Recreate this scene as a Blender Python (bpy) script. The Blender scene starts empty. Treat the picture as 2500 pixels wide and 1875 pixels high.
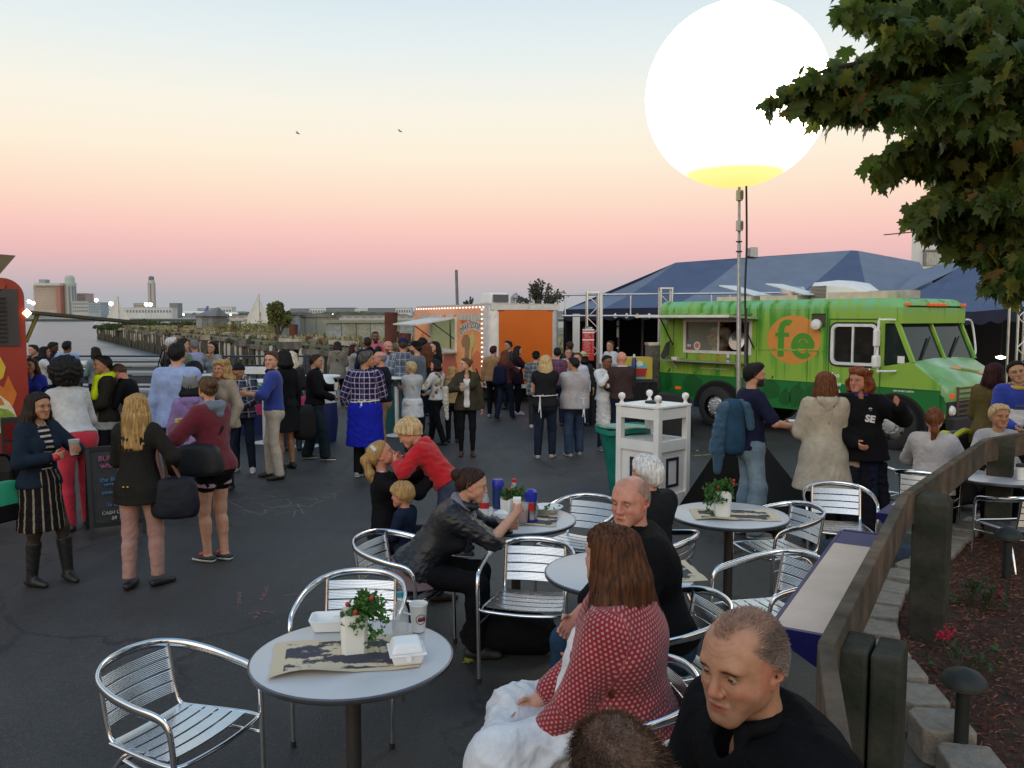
import bpy,bmesh,math,random
import numpy as np
from mathutils import Vector,Matrix
rnd=random.Random(7)
R=math.radians
scene=bpy.context.scene
C=scene.collection
CAM_H,HOR,F=2.2,775.0,2040.0
PITCH=math.atan((937.5-HOR)/F)
cam_d=bpy.data.cameras.new('camera');cam=bpy.data.objects.new('camera',cam_d);C.objects.link(cam)
cam.location=(0,0,CAM_H);cam.rotation_euler=(R(90)-PITCH,0,0)
cam_d.sensor_width=36;cam_d.lens=36*F/2500;cam_d.clip_start=.05;cam_d.clip_end=9000
cam_d.dof.use_dof=False
scene.camera=cam
world=bpy.data.worlds.new('World');scene.world=world;world.use_nodes=True
def lin(c):
 if isinstance(c,str):
  c=[int(c[i:i+2],16)/255 for i in(0,2,4)]
 return tuple((x/12.92 if x<=.04045 else((x+.055)/1.055)**2.4)for x in c)
def build_world():
 nt=world.node_tree;nt.nodes.clear();N=nt.nodes.new;L=nt.links.new
 out=N('ShaderNodeOutputWorld');bg=N('ShaderNodeBackground');tc=N('ShaderNodeTexCoord')
 sep=N('ShaderNodeSeparateXYZ');L(tc.outputs['Generated'],sep.inputs[0])
 asn=N('ShaderNodeMath');asn.operation='ARCSINE';L(sep.outputs['Z'],asn.inputs[0])
 mr=N('ShaderNodeMapRange');mr.inputs['From Min'].default_value=0;mr.inputs['From Max'].default_value=R(90)
 L(asn.outputs[0],mr.inputs['Value'])
 def ramp(stops):
  r=N('ShaderNodeValToRGB');r.color_ramp.interpolation='EASE'
  e=r.color_ramp.elements
  while len(e)>1:e.remove(e[-1])
  for i,(deg,col)in enumerate(stops):
   x=e[0]if i==0 else e.new(deg/90)
   x.position=deg/90;x.color=(*lin(col),1)
  r.color_ramp.interpolation='LINEAR'
  L(mr.outputs[0],r.inputs[0]);return r
 east=ramp([(0,'aab0b6'),(1.3,'b2b2b7'),(2.6,'cfb7ba'),(4.0,'ebbcbb'),(5.8,'facbc1'),(8.0,'fee0ca'),(10.6,'fef0da'),(13.5,'f9f4e6'),(17,'e9f1f0'),(21,'d5e6ef'),(32,'abc7dd'),(55,'88aacc'),(90,'7799c2')])
 west=ramp([(0,'ffcf96'),(3,'ffd7a4'),(8,'ffe9c4'),(16,'f4ecdc'),(28,'d3e0ea'),(50,'a3bedb'),(90,'7799c2')])
 fac=N('ShaderNodeMapRange');fac.interpolation_type='SMOOTHSTEP'
 fac.inputs['From Min'].default_value=.25;fac.inputs['From Max'].default_value=-.9
 L(sep.outputs['Y'],fac.inputs['Value'])
 mx=N('ShaderNodeMix');mx.data_type='RGBA';L(fac.outputs[0],mx.inputs['Factor'])
 L(east.outputs[0],mx.inputs[6])
 gain=N('ShaderNodeVectorMath');gain.operation='SCALE';gain.inputs['Scale'].default_value=1.55
 L(west.outputs[0],gain.inputs[0]);L(gain.outputs[0],mx.inputs[7])
 L(mx.outputs[2],bg.inputs['Color']);bg.inputs['Strength'].default_value=1.0
 L(bg.outputs[0],out.inputs[0])
build_world()
sun_d=bpy.data.lights.new('afterglow_sun','SUN');sun=bpy.data.objects.new('afterglow_sun',sun_d);C.objects.link(sun)
sun_d.energy=.5;sun_d.angle=R(50);sun_d.color=(1,.9,.78)
sun.rotation_euler=(R(62),0,R(-28))
vs=scene.view_settings;vs.view_transform='Standard';vs.look='None';vs.exposure=0;vs.gamma=1;vs.use_curve_mapping=False
scene.cycles.use_denoising=True
scene.cycles.max_bounces=6;scene.cycles.transparent_max_bounces=8
scene.cycles.caustics_reflective=False;scene.cycles.caustics_refractive=False
cp,sp=math.cos(PITCH),math.sin(PITCH)
def ray(px,py):
 dx,dy=(px-1250)/F,-(py-937.5)/F
 return Vector((dx,cp+dy*sp,-sp+dy*cp))
def G(px,py,z=0.0):
 d=ray(px,py);t=(z-CAM_H)/d.z
 return Vector((d.x*t,d.y*t,z))
def D(px,py,y):
 d=ray(px,py);t=y/d.y
 return Vector((d.x*t,y,CAM_H+d.z*t))
_m={}
def M(key,col=(.5,.5,.5),rough=.6,metal=0,var=.15,vs=6,bump=0,bs=60,spec=.5,stretch=(1,1,1),coat=0,emit=None,es=0,alpha=1,trans=0,ior=1.45,sheen=0,two=None,twos=3,coords='Object',transl=0):
 if key in _m:return _m[key]
 if isinstance(col,str):col=lin(col)
 m=bpy.data.materials.new(key);m.use_nodes=True;nt=m.node_tree;b=nt.nodes['Principled BSDF'];N=nt.nodes.new;L=nt.links.new
 b.inputs['Roughness'].default_value=rough;b.inputs['Metallic'].default_value=metal;b.inputs['Specular IOR Level'].default_value=spec
 b.inputs['Base Color'].default_value=(*col,1);b.inputs['IOR'].default_value=ior
 if coat:b.inputs['Coat Weight'].default_value=coat;b.inputs['Coat Roughness'].default_value=.08
 if trans:b.inputs['Transmission Weight'].default_value=trans
 if sheen:b.inputs['Sheen Weight'].default_value=sheen
 if emit is not None:
  b.inputs['Emission Color'].default_value=(*emit,1);b.inputs['Emission Strength'].default_value=es
 if alpha<1:b.inputs['Alpha'].default_value=alpha
 tc=N('ShaderNodeTexCoord');mp=N('ShaderNodeMapping');mp.inputs['Scale'].default_value=stretch
 L(tc.outputs[coords],mp.inputs[0])
 if var or two is not None:
  n=N('ShaderNodeTexNoise');n.inputs['Scale'].default_value=vs;n.inputs['Detail'].default_value=5;n.inputs['Roughness'].default_value=.6
  L(mp.outputs[0],n.inputs['Vector'])
  mr=N('ShaderNodeMapRange');mr.inputs['From Min'].default_value=.3;mr.inputs['From Max'].default_value=.7
  mr.inputs['To Min'].default_value=1-var;mr.inputs['To Max'].default_value=1+var
  L(n.outputs[0],mr.inputs[0])
  base=None
  if two is not None:
   n2=N('ShaderNodeTexNoise');n2.inputs['Scale'].default_value=twos;n2.inputs['Detail'].default_value=4
   L(mp.outputs[0],n2.inputs['Vector'])
   cr=N('ShaderNodeValToRGB');cr.color_ramp.elements[0].position=.42;cr.color_ramp.elements[1].position=.6
   cr.color_ramp.elements[0].color=(*col,1);cr.color_ramp.elements[1].color=(*(lin(two)if isinstance(two,str)else two),1)
   L(n2.outputs[0],cr.inputs[0]);base=cr.outputs[0]
  vm=N('ShaderNodeVectorMath');vm.operation='SCALE'
  if base is None:vm.inputs[0].default_value=col
  else:L(base,vm.inputs[0])
  L(mr.outputs[0],vm.inputs['Scale']);L(vm.outputs[0],b.inputs['Base Color'])
  rr=N('ShaderNodeMapRange');rr.inputs['To Min'].default_value=max(0,rough-.08);rr.inputs['To Max'].default_value=min(1,rough+.08)
  L(n.outputs[0],rr.inputs[0]);L(rr.outputs[0],b.inputs['Roughness'])
 if bump:
  n=N('ShaderNodeTexNoise');n.inputs['Scale'].default_value=bs;n.inputs['Detail'].default_value=4;L(mp.outputs[0],n.inputs['Vector'])
  bp=N('ShaderNodeBump');bp.inputs['Strength'].default_value=bump;bp.inputs['Distance'].default_value=.01
  L(n.outputs[0],bp.inputs['Height']);L(bp.outputs[0],b.inputs['Normal'])
 if transl:
  tr=N('ShaderNodeBsdfTranslucent');tr.inputs[0].default_value=(*[min(1,c*2.2)for c in col],1)
  ms=N('ShaderNodeMixShader');ms.inputs[0].default_value=transl
  o=nt.nodes['Material Output'];L(b.outputs[0],ms.inputs[1]);L(tr.outputs[0],ms.inputs[2]);L(ms.outputs[0],o.inputs[0])
 _m[key]=m;return m
def T(name,label,cat,group=None,loc=(0,0,0),rz=0.0):
 o=bpy.data.objects.new(name,None);C.objects.link(o);o.empty_display_size=.1
 o.location=loc;o.rotation_euler=(0,0,rz);o['label']=label;o['category']=cat
 if group:o['group']=group
 return o
def tag(o,label=None,cat=None,group=None,kind=None):
 if label:o['label']=label
 if cat:o['category']=cat
 if group:o['group']=group
 if kind:o['kind']=kind
 return o
def link(name,mesh,mat=None,parent=None,loc=None,rot=None):
 o=bpy.data.objects.new(name,mesh);C.objects.link(o)
 if mat is not None and not mesh.materials:
  for x in(mat if isinstance(mat,(list,tuple))else[mat]):mesh.materials.append(x)
 if parent is not None:o.parent=parent
 if loc is not None:o.location=loc
 if rot is not None:o.rotation_euler=rot
 return o
def copy_tree(o,parent=None):
 c=o.copy();C.objects.link(c);c.parent=parent
 for ch in list(o.children):copy_tree(ch,c)
 return c
class MB:
 def __init__(s):s.v=[];s.f=[];s.mi=[];s.cm=0
 def add(s,vs,fs):
  n=len(s.v);s.v+=[tuple(map(float,v))for v in vs];s.f+=[tuple(i+n for i in f)for f in fs];s.mi+=[s.cm]*len(fs);return s
 def box(s,c,d,rz=0,rot=None,taper=1.0):
  x,y,z=d[0]/2,d[1]/2,d[2]/2;t=taper
  vs=[Vector(p)for p in((-x,-y,-z),(x,-y,-z),(x,y,-z),(-x,y,-z),(-x*t,-y*t,z),(x*t,-y*t,z),(x*t,y*t,z),(-x*t,y*t,z))]
  m=rot if rot is not None else Matrix.Rotation(rz,3,'Z')
  return s.add([m@v+Vector(c)for v in vs],[(3,2,1,0),(4,5,6,7),(0,1,5,4),(1,2,6,5),(2,3,7,6),(3,0,4,7)])
 def bar(s,a,b,w,h,up=(0,0,1)):
  a,b=Vector(a),Vector(b);t=(b-a).normalized();up=Vector(up)
  if abs(t.dot(up))>.98:up=Vector((0,1,0))
  r=t.cross(up).normalized();u=r.cross(t)
  vs=[p+r*i*w/2+u*j*h/2 for p in(a,b)for i,j in((-1,-1),(1,-1),(1,1),(-1,1))]
  return s.add(vs,[(0,1,2,3),(7,6,5,4),(1,0,4,5),(2,1,5,6),(3,2,6,7),(0,3,7,4)])
 def tube(s,path,r,n=8,cap=True,ry=None,up=(0,0,1),closed=False):
  P=[Vector(p)for p in path];m=len(P)
  rs=r if isinstance(r,(list,tuple))else[r]*m
  ry=rs if ry is None else(ry if isinstance(ry,(list,tuple))else[ry]*m)
  base=len(s.v);vs=[];x=None
  for i,p in enumerate(P):
   if closed:t=(P[(i+1)%m]-P[i-1]).normalized()
   else:t=(P[min(i+1,m-1)]-P[max(i-1,0)]).normalized()
   if x is None:
    u=Vector(up)
    if abs(t.dot(u))>.95:u=Vector((0,1,0))if abs(t.y)<.9 else Vector((1,0,0))
    x=t.cross(u).normalized()
   else:
    x=(x-t*x.dot(t))
    x=x.normalized()if x.length>1e-6 else t.orthogonal().normalized()
   y=x.cross(t)
   for k in range(n):
    a=2*math.pi*k/n;vs.append(p+x*math.cos(a)*rs[i]+y*math.sin(a)*ry[i])
  fs=[]
  for i in range(m if closed else m-1):
   j=(i+1)%m
   for k in range(n):
    fs.append((i*n+k,i*n+(k+1)%n,j*n+(k+1)%n,j*n+k))
  if cap and not closed:fs+=[tuple(range(n))[::-1],tuple((m-1)*n+k for k in range(n))]
  return s.add(vs,fs)
 def lathe(s,prof,n=16,c=(0,0,0),cap=True):
  c=Vector(c);vs=[];fs=[];m=len(prof)
  for r,z in prof:
   for k in range(n):
    a=2*math.pi*k/n;vs.append(c+Vector((r*math.cos(a),r*math.sin(a),z)))
  for i in range(m-1):
   for k in range(n):fs.append((i*n+k,i*n+(k+1)%n,(i+1)*n+(k+1)%n,(i+1)*n+k))
  if cap:fs+=[tuple(range(n))[::-1],tuple((m-1)*n+k for k in range(n))]
  return s.add(vs,fs)
 def prism(s,pts,ax,lo,hi):
  """extrude a 2-D outline; ax = axis of extrusion (0,1,2); outline fills the other two in order"""
  n=len(pts)
  def mk(p,w):
   q=[0,0,0];o=[i for i in range(3)if i!=ax];q[o[0]],q[o[1]],q[ax]=p[0],p[1],w;return q
  return s.add([mk(p,lo)for p in pts]+[mk(p,hi)for p in pts],[tuple(range(n))[::-1],tuple(range(n,2*n))]+[(i,(i+1)%n,n+(i+1)%n,n+i)for i in range(n)])
 def sheet(s,pts,thick=0,nrm=None):
  pts=[Vector(p)for p in pts];n=len(pts)
  if not thick:return s.add(pts,[tuple(range(n))])
  if nrm is None:nrm=(pts[1]-pts[0]).cross(pts[2]-pts[0]).normalized()
  return s.add(pts+[p-Vector(nrm)*thick for p in pts],[tuple(range(n)),tuple(range(n,2*n))[::-1]]+[((i+1)%n,i,n+i,n+(i+1)%n)for i in range(n)])
 def mesh(s,name,smooth=False,fix=True):
  me=bpy.data.meshes.new(name);me.from_pydata(s.v,[],s.f)
  if len(set(s.mi))>1:me.polygons.foreach_set('material_index',s.mi)
  if fix:
   bm=bmesh.new();bm.from_mesh(me);bmesh.ops.recalc_face_normals(bm,faces=bm.faces);bm.to_mesh(me);bm.free()
  if smooth:
   me.shade_smooth();me.set_sharp_from_angle(angle=R(smooth if smooth is not True else 40))
  return me
 def build(s,name,mat,parent=None,smooth=False,loc=None,rot=None,fix=True,bevel=0):
  o=link(name,s.mesh(name,smooth,fix),mat,parent,loc,rot)
  if bevel:
   b=o.modifiers.new('bevel','BEVEL');b.width=bevel;b.segments=2;b.limit_method='ANGLE';b.angle_limit=R(40)
  return o
def text(name,s,size,mat,parent,loc,rot,ext=.002,offset=0,align='CENTER',shear=0,sx=1):
 c=bpy.data.curves.new(name,'FONT');c.body=s;c.size=size;c.extrude=ext;c.offset=offset;c.align_x=align;c.align_y='CENTER';c.shear=shear
 c.resolution_u=3
 c.materials.append(mat);o=bpy.data.objects.new(name,c);C.objects.link(o);me=bpy.data.meshes.new_from_object(o);bpy.data.objects.remove(o);me.name=name
 return link(name,me,mat,parent,loc,rot)
def arc(c,r,a0,a1,n,z=0):
 return[(c[0]+r*math.cos(a0+(a1-a0)*i/n),c[1]+r*math.sin(a0+(a1-a0)*i/n),z)for i in range(n+1)]
def smooth_path(P,n=6):
 P=[Vector(p)for p in P];out=[]
 for i in range(len(P)-1):
  p0,p1,p2,p3=P[max(i-1,0)],P[i],P[i+1],P[min(i+2,len(P)-1)]
  for k in range(n):
   t=k/n
   out.append(.5*((2*p1)+(p2-p0)*t+(2*p0-5*p1+4*p2-p3)*t*t+(3*p1-p0-3*p2+p3)*t**3))
 out.append(P[-1]);return out
 # ====== SETTING
def asphalt_mat():
 m=bpy.data.materials.new('asphalt');m.use_nodes=True;nt=m.node_tree;b=nt.nodes['Principled BSDF'];N=nt.nodes.new;L=nt.links.new
 tc=N('ShaderNodeTexCoord')
 def noise(s,d=6,r=.6,st=(1,1,1)):
  mp=N('ShaderNodeMapping');mp.inputs['Scale'].default_value=st;L(tc.outputs['Object'],mp.inputs[0])
  n=N('ShaderNodeTexNoise');n.inputs['Scale'].default_value=s;n.inputs['Detail'].default_value=d;n.inputs['Roughness'].default_value=r;L(mp.outputs[0],n.inputs['Vector']);return n
 big=noise(.35,5,.65);fine=noise(160,2);mid=noise(3.5,6,.7,(1,.35,1));agg=N('ShaderNodeTexVoronoi');agg.inputs['Scale'].default_value=110;L(tc.outputs['Object'],agg.inputs['Vector'])
 cr=N('ShaderNodeValToRGB');e=cr.color_ramp.elements;e[0].position=.32;e[0].color=(.019,.0165,.0145,1);e[1].position=.68;e[1].color=(.050,.044,.039,1)
 L(big.outputs[0],cr.inputs[0])
 mul=N('ShaderNodeMix');mul.data_type='RGBA';mul.blend_type='OVERLAY';mul.inputs['Factor'].default_value=.55;L(cr.outputs[0],mul.inputs[6]);L(mid.outputs[0],mul.inputs[7])
 c2=N('ShaderNodeValToRGB');c2.color_ramp.elements[0].position=.62;c2.color_ramp.elements[1].position=.8;L(agg.outputs['Color'],c2.inputs[0])
 m2=N('ShaderNodeMix');m2.data_type='RGBA';m2.inputs[7].default_value=(.085,.08,.075,1)
 sc=N('ShaderNodeMath');sc.operation='MULTIPLY';sc.inputs[1].default_value=.45;L(c2.outputs[0],sc.inputs[0]);L(sc.outputs[0],m2.inputs['Factor']);L(mul.outputs[2],m2.inputs[6])
 st=noise(.9,3,.5);c3=N('ShaderNodeValToRGB');c3.color_ramp.elements[0].position=.6;c3.color_ramp.elements[1].position=.74;L(st.outputs[0],c3.inputs[0])
 m3=N('ShaderNodeMix');m3.data_type='RGBA';m3.blend_type='MULTIPLY';m3.inputs[7].default_value=(.55,.55,.56,1);L(c3.outputs[0],m3.inputs['Factor']);L(m2.outputs[2],m3.inputs[6])
 ds=noise(2.2,4);vm_=N('ShaderNodeVectorMath');vm_.operation='MULTIPLY_ADD';vm_.inputs[1].default_value=(.5,.5,.5);L(ds.outputs['Color'],vm_.inputs[0]);L(tc.outputs['Object'],vm_.inputs[2])
 vc=N('ShaderNodeTexVoronoi');vc.feature='DISTANCE_TO_EDGE';vc.inputs['Scale'].default_value=.42;L(vm_.outputs[0],vc.inputs['Vector']);c5=N('ShaderNodeMapRange');c5.inputs['From Min'].default_value=.004;c5.inputs['From Max'].default_value=.010;c5.inputs['To Min'].default_value=.45;L(vc.outputs['Distance'],c5.inputs[0])
 pt=noise(.22,2,.4);c6=N('ShaderNodeMapRange');c6.inputs['From Min'].default_value=.48;c6.inputs['From Max'].default_value=.53;c6.inputs['To Min'].default_value=.78;c6.inputs['To Max'].default_value=1.12;L(pt.outputs[0],c6.inputs[0])
 mu=N('ShaderNodeMath');mu.operation='MULTIPLY';L(c5.outputs[0],mu.inputs[0]);L(c6.outputs[0],mu.inputs[1]);v5=N('ShaderNodeVectorMath');v5.operation='SCALE';L(m3.outputs[2],v5.inputs[0]);L(mu.outputs[0],v5.inputs['Scale'])
 L(v5.outputs[0],b.inputs['Base Color']);b.inputs['Specular IOR Level'].default_value=.62
 rr=N('ShaderNodeMapRange');rr.inputs['To Min'].default_value=.42;rr.inputs['To Max'].default_value=.8;L(mid.outputs[0],rr.inputs[0]);L(rr.outputs[0],b.inputs['Roughness'])
 bp=N('ShaderNodeBump');bp.inputs['Strength'].default_value=.6;bp.inputs['Distance'].default_value=.006;L(agg.outputs['Distance'],bp.inputs['Height'])
 bp2=N('ShaderNodeBump');bp2.inputs['Strength'].default_value=.25;bp2.inputs['Distance'].default_value=.03;L(mid.outputs[0],bp2.inputs['Height']);L(bp.outputs[0],bp2.inputs['Normal']);L(bp2.outputs[0],b.inputs['Normal'])
 return m
g=MB().sheet([(-70,-25,0),(90,-25,0),(90,70,0),(1,70,0),(-2,34,0),(-6,24.4,0),(-70,24.4,0)]).build('asphalt_ground',asphalt_mat());tag(g,kind='structure')
q=MB();q.box((-38.2,24.55,-1.2),(64,.3,2.5));q.bar((-6.1,24.5,-1.21),(-2.1,34,-1.21),.3,2.5);q.bar((-2.1,34,-1.22),(.9,70,-1.22),.3,2.5)
tag(q.build('quay_edge',M('quay',(.16,.17,.18),.85,bump=.3)),kind='structure')
q=MB();q.box((-31,21.9,.004),(50,.75,.008));tag(q.build('blue_painted_strip',M('bluestrip',(.06,.14,.25),.8,var=.4,vs=3)),kind='structure')
def water_mat():
 m=bpy.data.materials.new('harbour_water');m.use_nodes=True;nt=m.node_tree;b=nt.nodes['Principled BSDF'];N=nt.nodes.new;L=nt.links.new
 b.inputs['Base Color'].default_value=(.15,.165,.17,1);b.inputs['Roughness'].default_value=.3;b.inputs['IOR'].default_value=1.33;b.inputs['Specular IOR Level'].default_value=.5
 tc=N('ShaderNodeTexCoord');last=None
 for s,st,ds,dist in((.9,(1,2.2,1),1.0,.3),(.14,(1,3,1),.8,.7),(.03,(1,4,1),.4,.8)):
  mp=N('ShaderNodeMapping');mp.inputs['Scale'].default_value=st;mp.inputs['Rotation'].default_value=(0,0,.25);L(tc.outputs['Object'],mp.inputs[0])
  n=N('ShaderNodeTexNoise');n.inputs['Scale'].default_value=s;n.inputs['Detail'].default_value=4;L(mp.outputs[0],n.inputs['Vector'])
  bp=N('ShaderNodeBump');bp.inputs['Strength'].default_value=ds;bp.inputs['Distance'].default_value=dist;L(n.outputs[0],bp.inputs['Height'])
  if last:L(last.outputs[0],bp.inputs['Normal'])
  last=bp
 L(last.outputs[0],b.inputs['Normal']);return m
w=MB().sheet([(-3000,5,-2.2),(3000,5,-2.2),(3000,4200,-2.2),(-3000,4200,-2.2)]).build('harbour_water',water_mat());tag(w,kind='structure')
def shore(name,y0,y1,z,col,key,x0=-2500,x1=2500):
 b=MB().box(((x0+x1)/2,(y0+y1)/2,z/2-2.2),(x1-x0,y1-y0,z+.4));tag(b.build(name,M(key,col,.95,var=.3,vs=.02)),kind='structure')
shore('far_shore_seawall',900,940,2.3,(.08,.085,.08),'seawall');shore('far_shore_ground',940,3600,2.9,(.32,.30,.24),'shoreg')
hz=lambda c,k=.35:tuple(a*(1-k)+b*k for a,b in zip(c,(.36,.38,.40)))  # mixes distance haze into the base colour of far things
def hill(name,y,x0,x1,h,col,key,seed):
 r=random.Random(seed);m=MB();n=60;top=[];
 for i in range(n+1):
  x=x0+(x1-x0)*i/n;e=min(1,6*min(i,n-i)/n);top.append((x,y,max(.5,h*(.65+.35*r.random())*(.3+.7*e))))
 for i in range(n):
  a,b=top[i],top[i+1];m.add([(a[0],y,0),(b[0],y,0),b,a,(a[0],y+40,0),(b[0],y+40,0),(b[0],y+22,b[2]),(a[0],y+22,a[2])],[(0,1,2,3),(3,2,6,7),(7,6,5,4)])
 tag(m.build(name,M(key,col,.95,var=.35,vs=.06)),kind='structure')
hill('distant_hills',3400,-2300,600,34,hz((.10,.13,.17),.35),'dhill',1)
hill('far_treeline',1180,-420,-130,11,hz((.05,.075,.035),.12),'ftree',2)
def fbox(m,px0,px1,y0,y1,d,dep=18,base=None):
 a=D(px0,y1,d);b=D(px1,y0,d);z0=a.z if base is None else base
 m.box(((a.x+b.x)/2,d+dep/2,(z0+b.z)/2),(b.x-a.x,dep,b.z-z0));return a,b
def window_grid(parent,px0,px1,y0,y1,d,nx,ny,mat,fx=.6,fy=.5,dep=.35,off=.12):
 a=D(px0,y1,d);b=D(px1,y0,d);dx=(b.x-a.x)/nx;dz=(b.z-a.z)/ny
 me=MB().box((0,0,0),(dx*fx,dep,dz*fy)).mesh('window')
 for j in range(ny):
  for i in range(nx):
   link('window',me,mat,parent,(a.x+dx*(i+.5),d-off,a.z+dz*(j+.5)))
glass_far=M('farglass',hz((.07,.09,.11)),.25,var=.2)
t=T('hotel_building','tan slab hotel with rows of windows and rust coloured end wall','building')
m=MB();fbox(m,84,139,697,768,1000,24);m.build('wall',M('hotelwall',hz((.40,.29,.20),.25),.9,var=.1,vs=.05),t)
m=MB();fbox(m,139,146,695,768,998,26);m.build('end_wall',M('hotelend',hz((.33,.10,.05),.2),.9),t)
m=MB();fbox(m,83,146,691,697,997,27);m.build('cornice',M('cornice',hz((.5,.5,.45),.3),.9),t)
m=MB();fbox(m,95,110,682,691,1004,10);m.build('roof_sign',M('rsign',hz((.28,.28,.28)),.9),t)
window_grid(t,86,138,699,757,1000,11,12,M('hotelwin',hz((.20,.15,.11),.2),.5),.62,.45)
t=T('round_tower_building','pale round glass tower with domed top beside the tan hotel','building')
c=D(160.5,760,1000);rr_=28/2040*1000/2
zt=D(160,694,1000).z;zd=D(160,671,1000).z
m=MB().lathe([(rr_,0),(rr_,zt)],28,(c.x,1012,0));m.build('wall',M('rtower',hz((.42,.46,.43),.25),.5,var=.12,vs=.04),t,30)
m=MB().lathe([(rr_*1.05,zt),(rr_*1.05,zt+2),(rr_*.8,zt+2),(rr_*.8,zd-3),(rr_*.6,zd-.8),(rr_*.2,zd)],24,(c.x,1012,0));m.build('dome',M('rtdome',hz((.40,.47,.43),.3),.5),t,30)
for k in range(18):
 a=math.pi+math.pi*(k+.5)/18-.0;MBm=MB().box((0,0,0),(.25,1.1,zt-6))
 if k%3==0:continue
 MBm.build('glass_strip',glass_far if k>8 else M('rtstrip',hz((.45,.44,.30),.25),.5),t,loc=(c.x+math.cos(a)*rr_,1012+math.sin(a)*rr_,zt/2+1),rot=(0,0,a))
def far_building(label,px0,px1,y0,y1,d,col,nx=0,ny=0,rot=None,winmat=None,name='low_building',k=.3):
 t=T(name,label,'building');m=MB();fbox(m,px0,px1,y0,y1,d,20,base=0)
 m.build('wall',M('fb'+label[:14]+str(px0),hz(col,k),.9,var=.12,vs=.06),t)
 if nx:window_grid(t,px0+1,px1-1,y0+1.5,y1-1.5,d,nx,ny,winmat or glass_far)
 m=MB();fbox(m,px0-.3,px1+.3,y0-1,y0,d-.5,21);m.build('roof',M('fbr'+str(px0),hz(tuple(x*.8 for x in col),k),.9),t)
 return t
far_building('pinkish brick block with flat roof behind the glass offices',178,209,717,735,1050,(.40,.26,.22),7,3)
far_building('long pale office block right of the round tower',177,215,736,765,1005,(.42,.43,.40),8,3)
far_building('blue glass office block at the right end of the shore offices',216,245,739,766,1000,(.22,.30,.34),7,4)
far_building('low white terminal hall below the control tower',255,420,752,768,1300,(.62,.62,.60),22,1)
far_building('tan concrete block at the foot of the control tower',326,362,741,752,1500,(.42,.36,.30),6,1)
far_building('dark boxy hangar on the airport skyline',414,434,741,756,1450,(.13,.15,.15),3,1)
far_building('white cargo shed left of the dark hedge line',536,566,750,770,1300,(.62,.63,.60),4,1)
far_building('grey long shed with dark openings',482,536,753,764,1400,(.38,.38,.36),9,1)
for i,(a,b,col,lb)in enumerate([(709,755,(.14,.14,.15),'dark grey hangar just right of the sapling on the old pier'),(755,796,(.66,.66,.62),'white hangar between two dark hangars, left one'),(797,866,(.12,.13,.15),'widest dark grey hangar on the far shore'),(866,898,(.66,.66,.62),'white hangar between two dark hangars, right one'),(899,964,(.12,.13,.16),'dark grey hangar nearest the orange trailer'),(965,1004,(.55,.56,.55),'pale shed right behind the orange trailer roof')]):
 far_building(lb,a,b,754-(i%3),768,1250,col,6,1)
far_building('long concrete causeway wall above the old pier',560,1012,771,777,520,(.46,.42,.38),24,1,winmat=M('cwin',(.2,.19,.2),.8),name='causeway')
t=T('control_tower','tall concrete airport control tower with twin shafts and dark cab on top','tower')
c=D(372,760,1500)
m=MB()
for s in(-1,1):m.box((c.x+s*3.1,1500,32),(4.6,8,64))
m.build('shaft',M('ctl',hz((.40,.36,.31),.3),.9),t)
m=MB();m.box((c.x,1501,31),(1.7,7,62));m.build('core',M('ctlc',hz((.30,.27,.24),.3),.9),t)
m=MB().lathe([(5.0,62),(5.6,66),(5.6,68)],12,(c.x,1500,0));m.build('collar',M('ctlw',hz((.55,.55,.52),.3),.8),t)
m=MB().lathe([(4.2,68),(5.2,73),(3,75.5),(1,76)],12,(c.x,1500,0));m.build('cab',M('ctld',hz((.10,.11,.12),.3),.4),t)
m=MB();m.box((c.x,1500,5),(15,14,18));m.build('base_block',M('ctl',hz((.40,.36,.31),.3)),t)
def plane(px,py,d,tail,label,flip=1,L=32):
 p=D(px,py,d);t=T('jet_airliner',label,'plane',None,(p.x,d,p.z),0 if flip>0 else math.pi)
 w=M('jetwhite',hz((.75,.75,.73),.15),.4);tm=M('jt'+str(px),hz(tail,.15),.5)
 MB().tube([(-L/2,0,.8),(-L*.42,0,.3),(-L*.3,0,0),(L*.4,0,0),(L*.47,0,-.3),(L/2,0,-.6)],[.4,1.1,1.9,1.9,1.3,.3],12).build('fuselage',w,t,40)
 MB().prism([(-L*.5,1),(-L*.36,1),(-L*.46,8.5),(-L*.54,8.5)],1,-.25,.25).build('tail_fin',tm,t)
 for s in(-1,1):
  MB().sheet([(4,s*1.5,-.8),(-2,s*1.5,-.8),(-6,s*14,.4),(-4,s*14,.4)],.4,(0,0,1)).build('wing',w,t)
  MB().tube([(1,s*5,-1.8),(4.5,s*5,-1.8)],1.0,10).build('engine',M('jeng',hz((.3,.3,.32),.2),.5),t,40)
plane(476,763,1100,(.05,.06,.22),'white airliner with dark blue tail parked by the terminal',-1,34)
plane(556,765,1150,(.5,.5,.5),'white airliner with plain tail parked near the cargo shed',1,30)
plane(255,762,1120,(.35,.03,.12),'white airliner with crimson tail behind the awning tip',1,26)
LAMP_LB=['small white lamp nearest the red truck left of the tan hotel','white lamp just left of the tan hotel wall','white lamp above the blue glass office block','large white lamp alone between the glass offices and the left sail','left one of the twin white lamps below the control tower','right one of the twin white lamps below the control tower','warm lamp above the grey shed left of the cargo shed','warm lamp under the blue tailed airliner','warm lamp below the white cargo shed','warm lamp below the dark hangars, nearer the wreck','warm lamp below the dark hangars, nearer the trailer']
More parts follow.
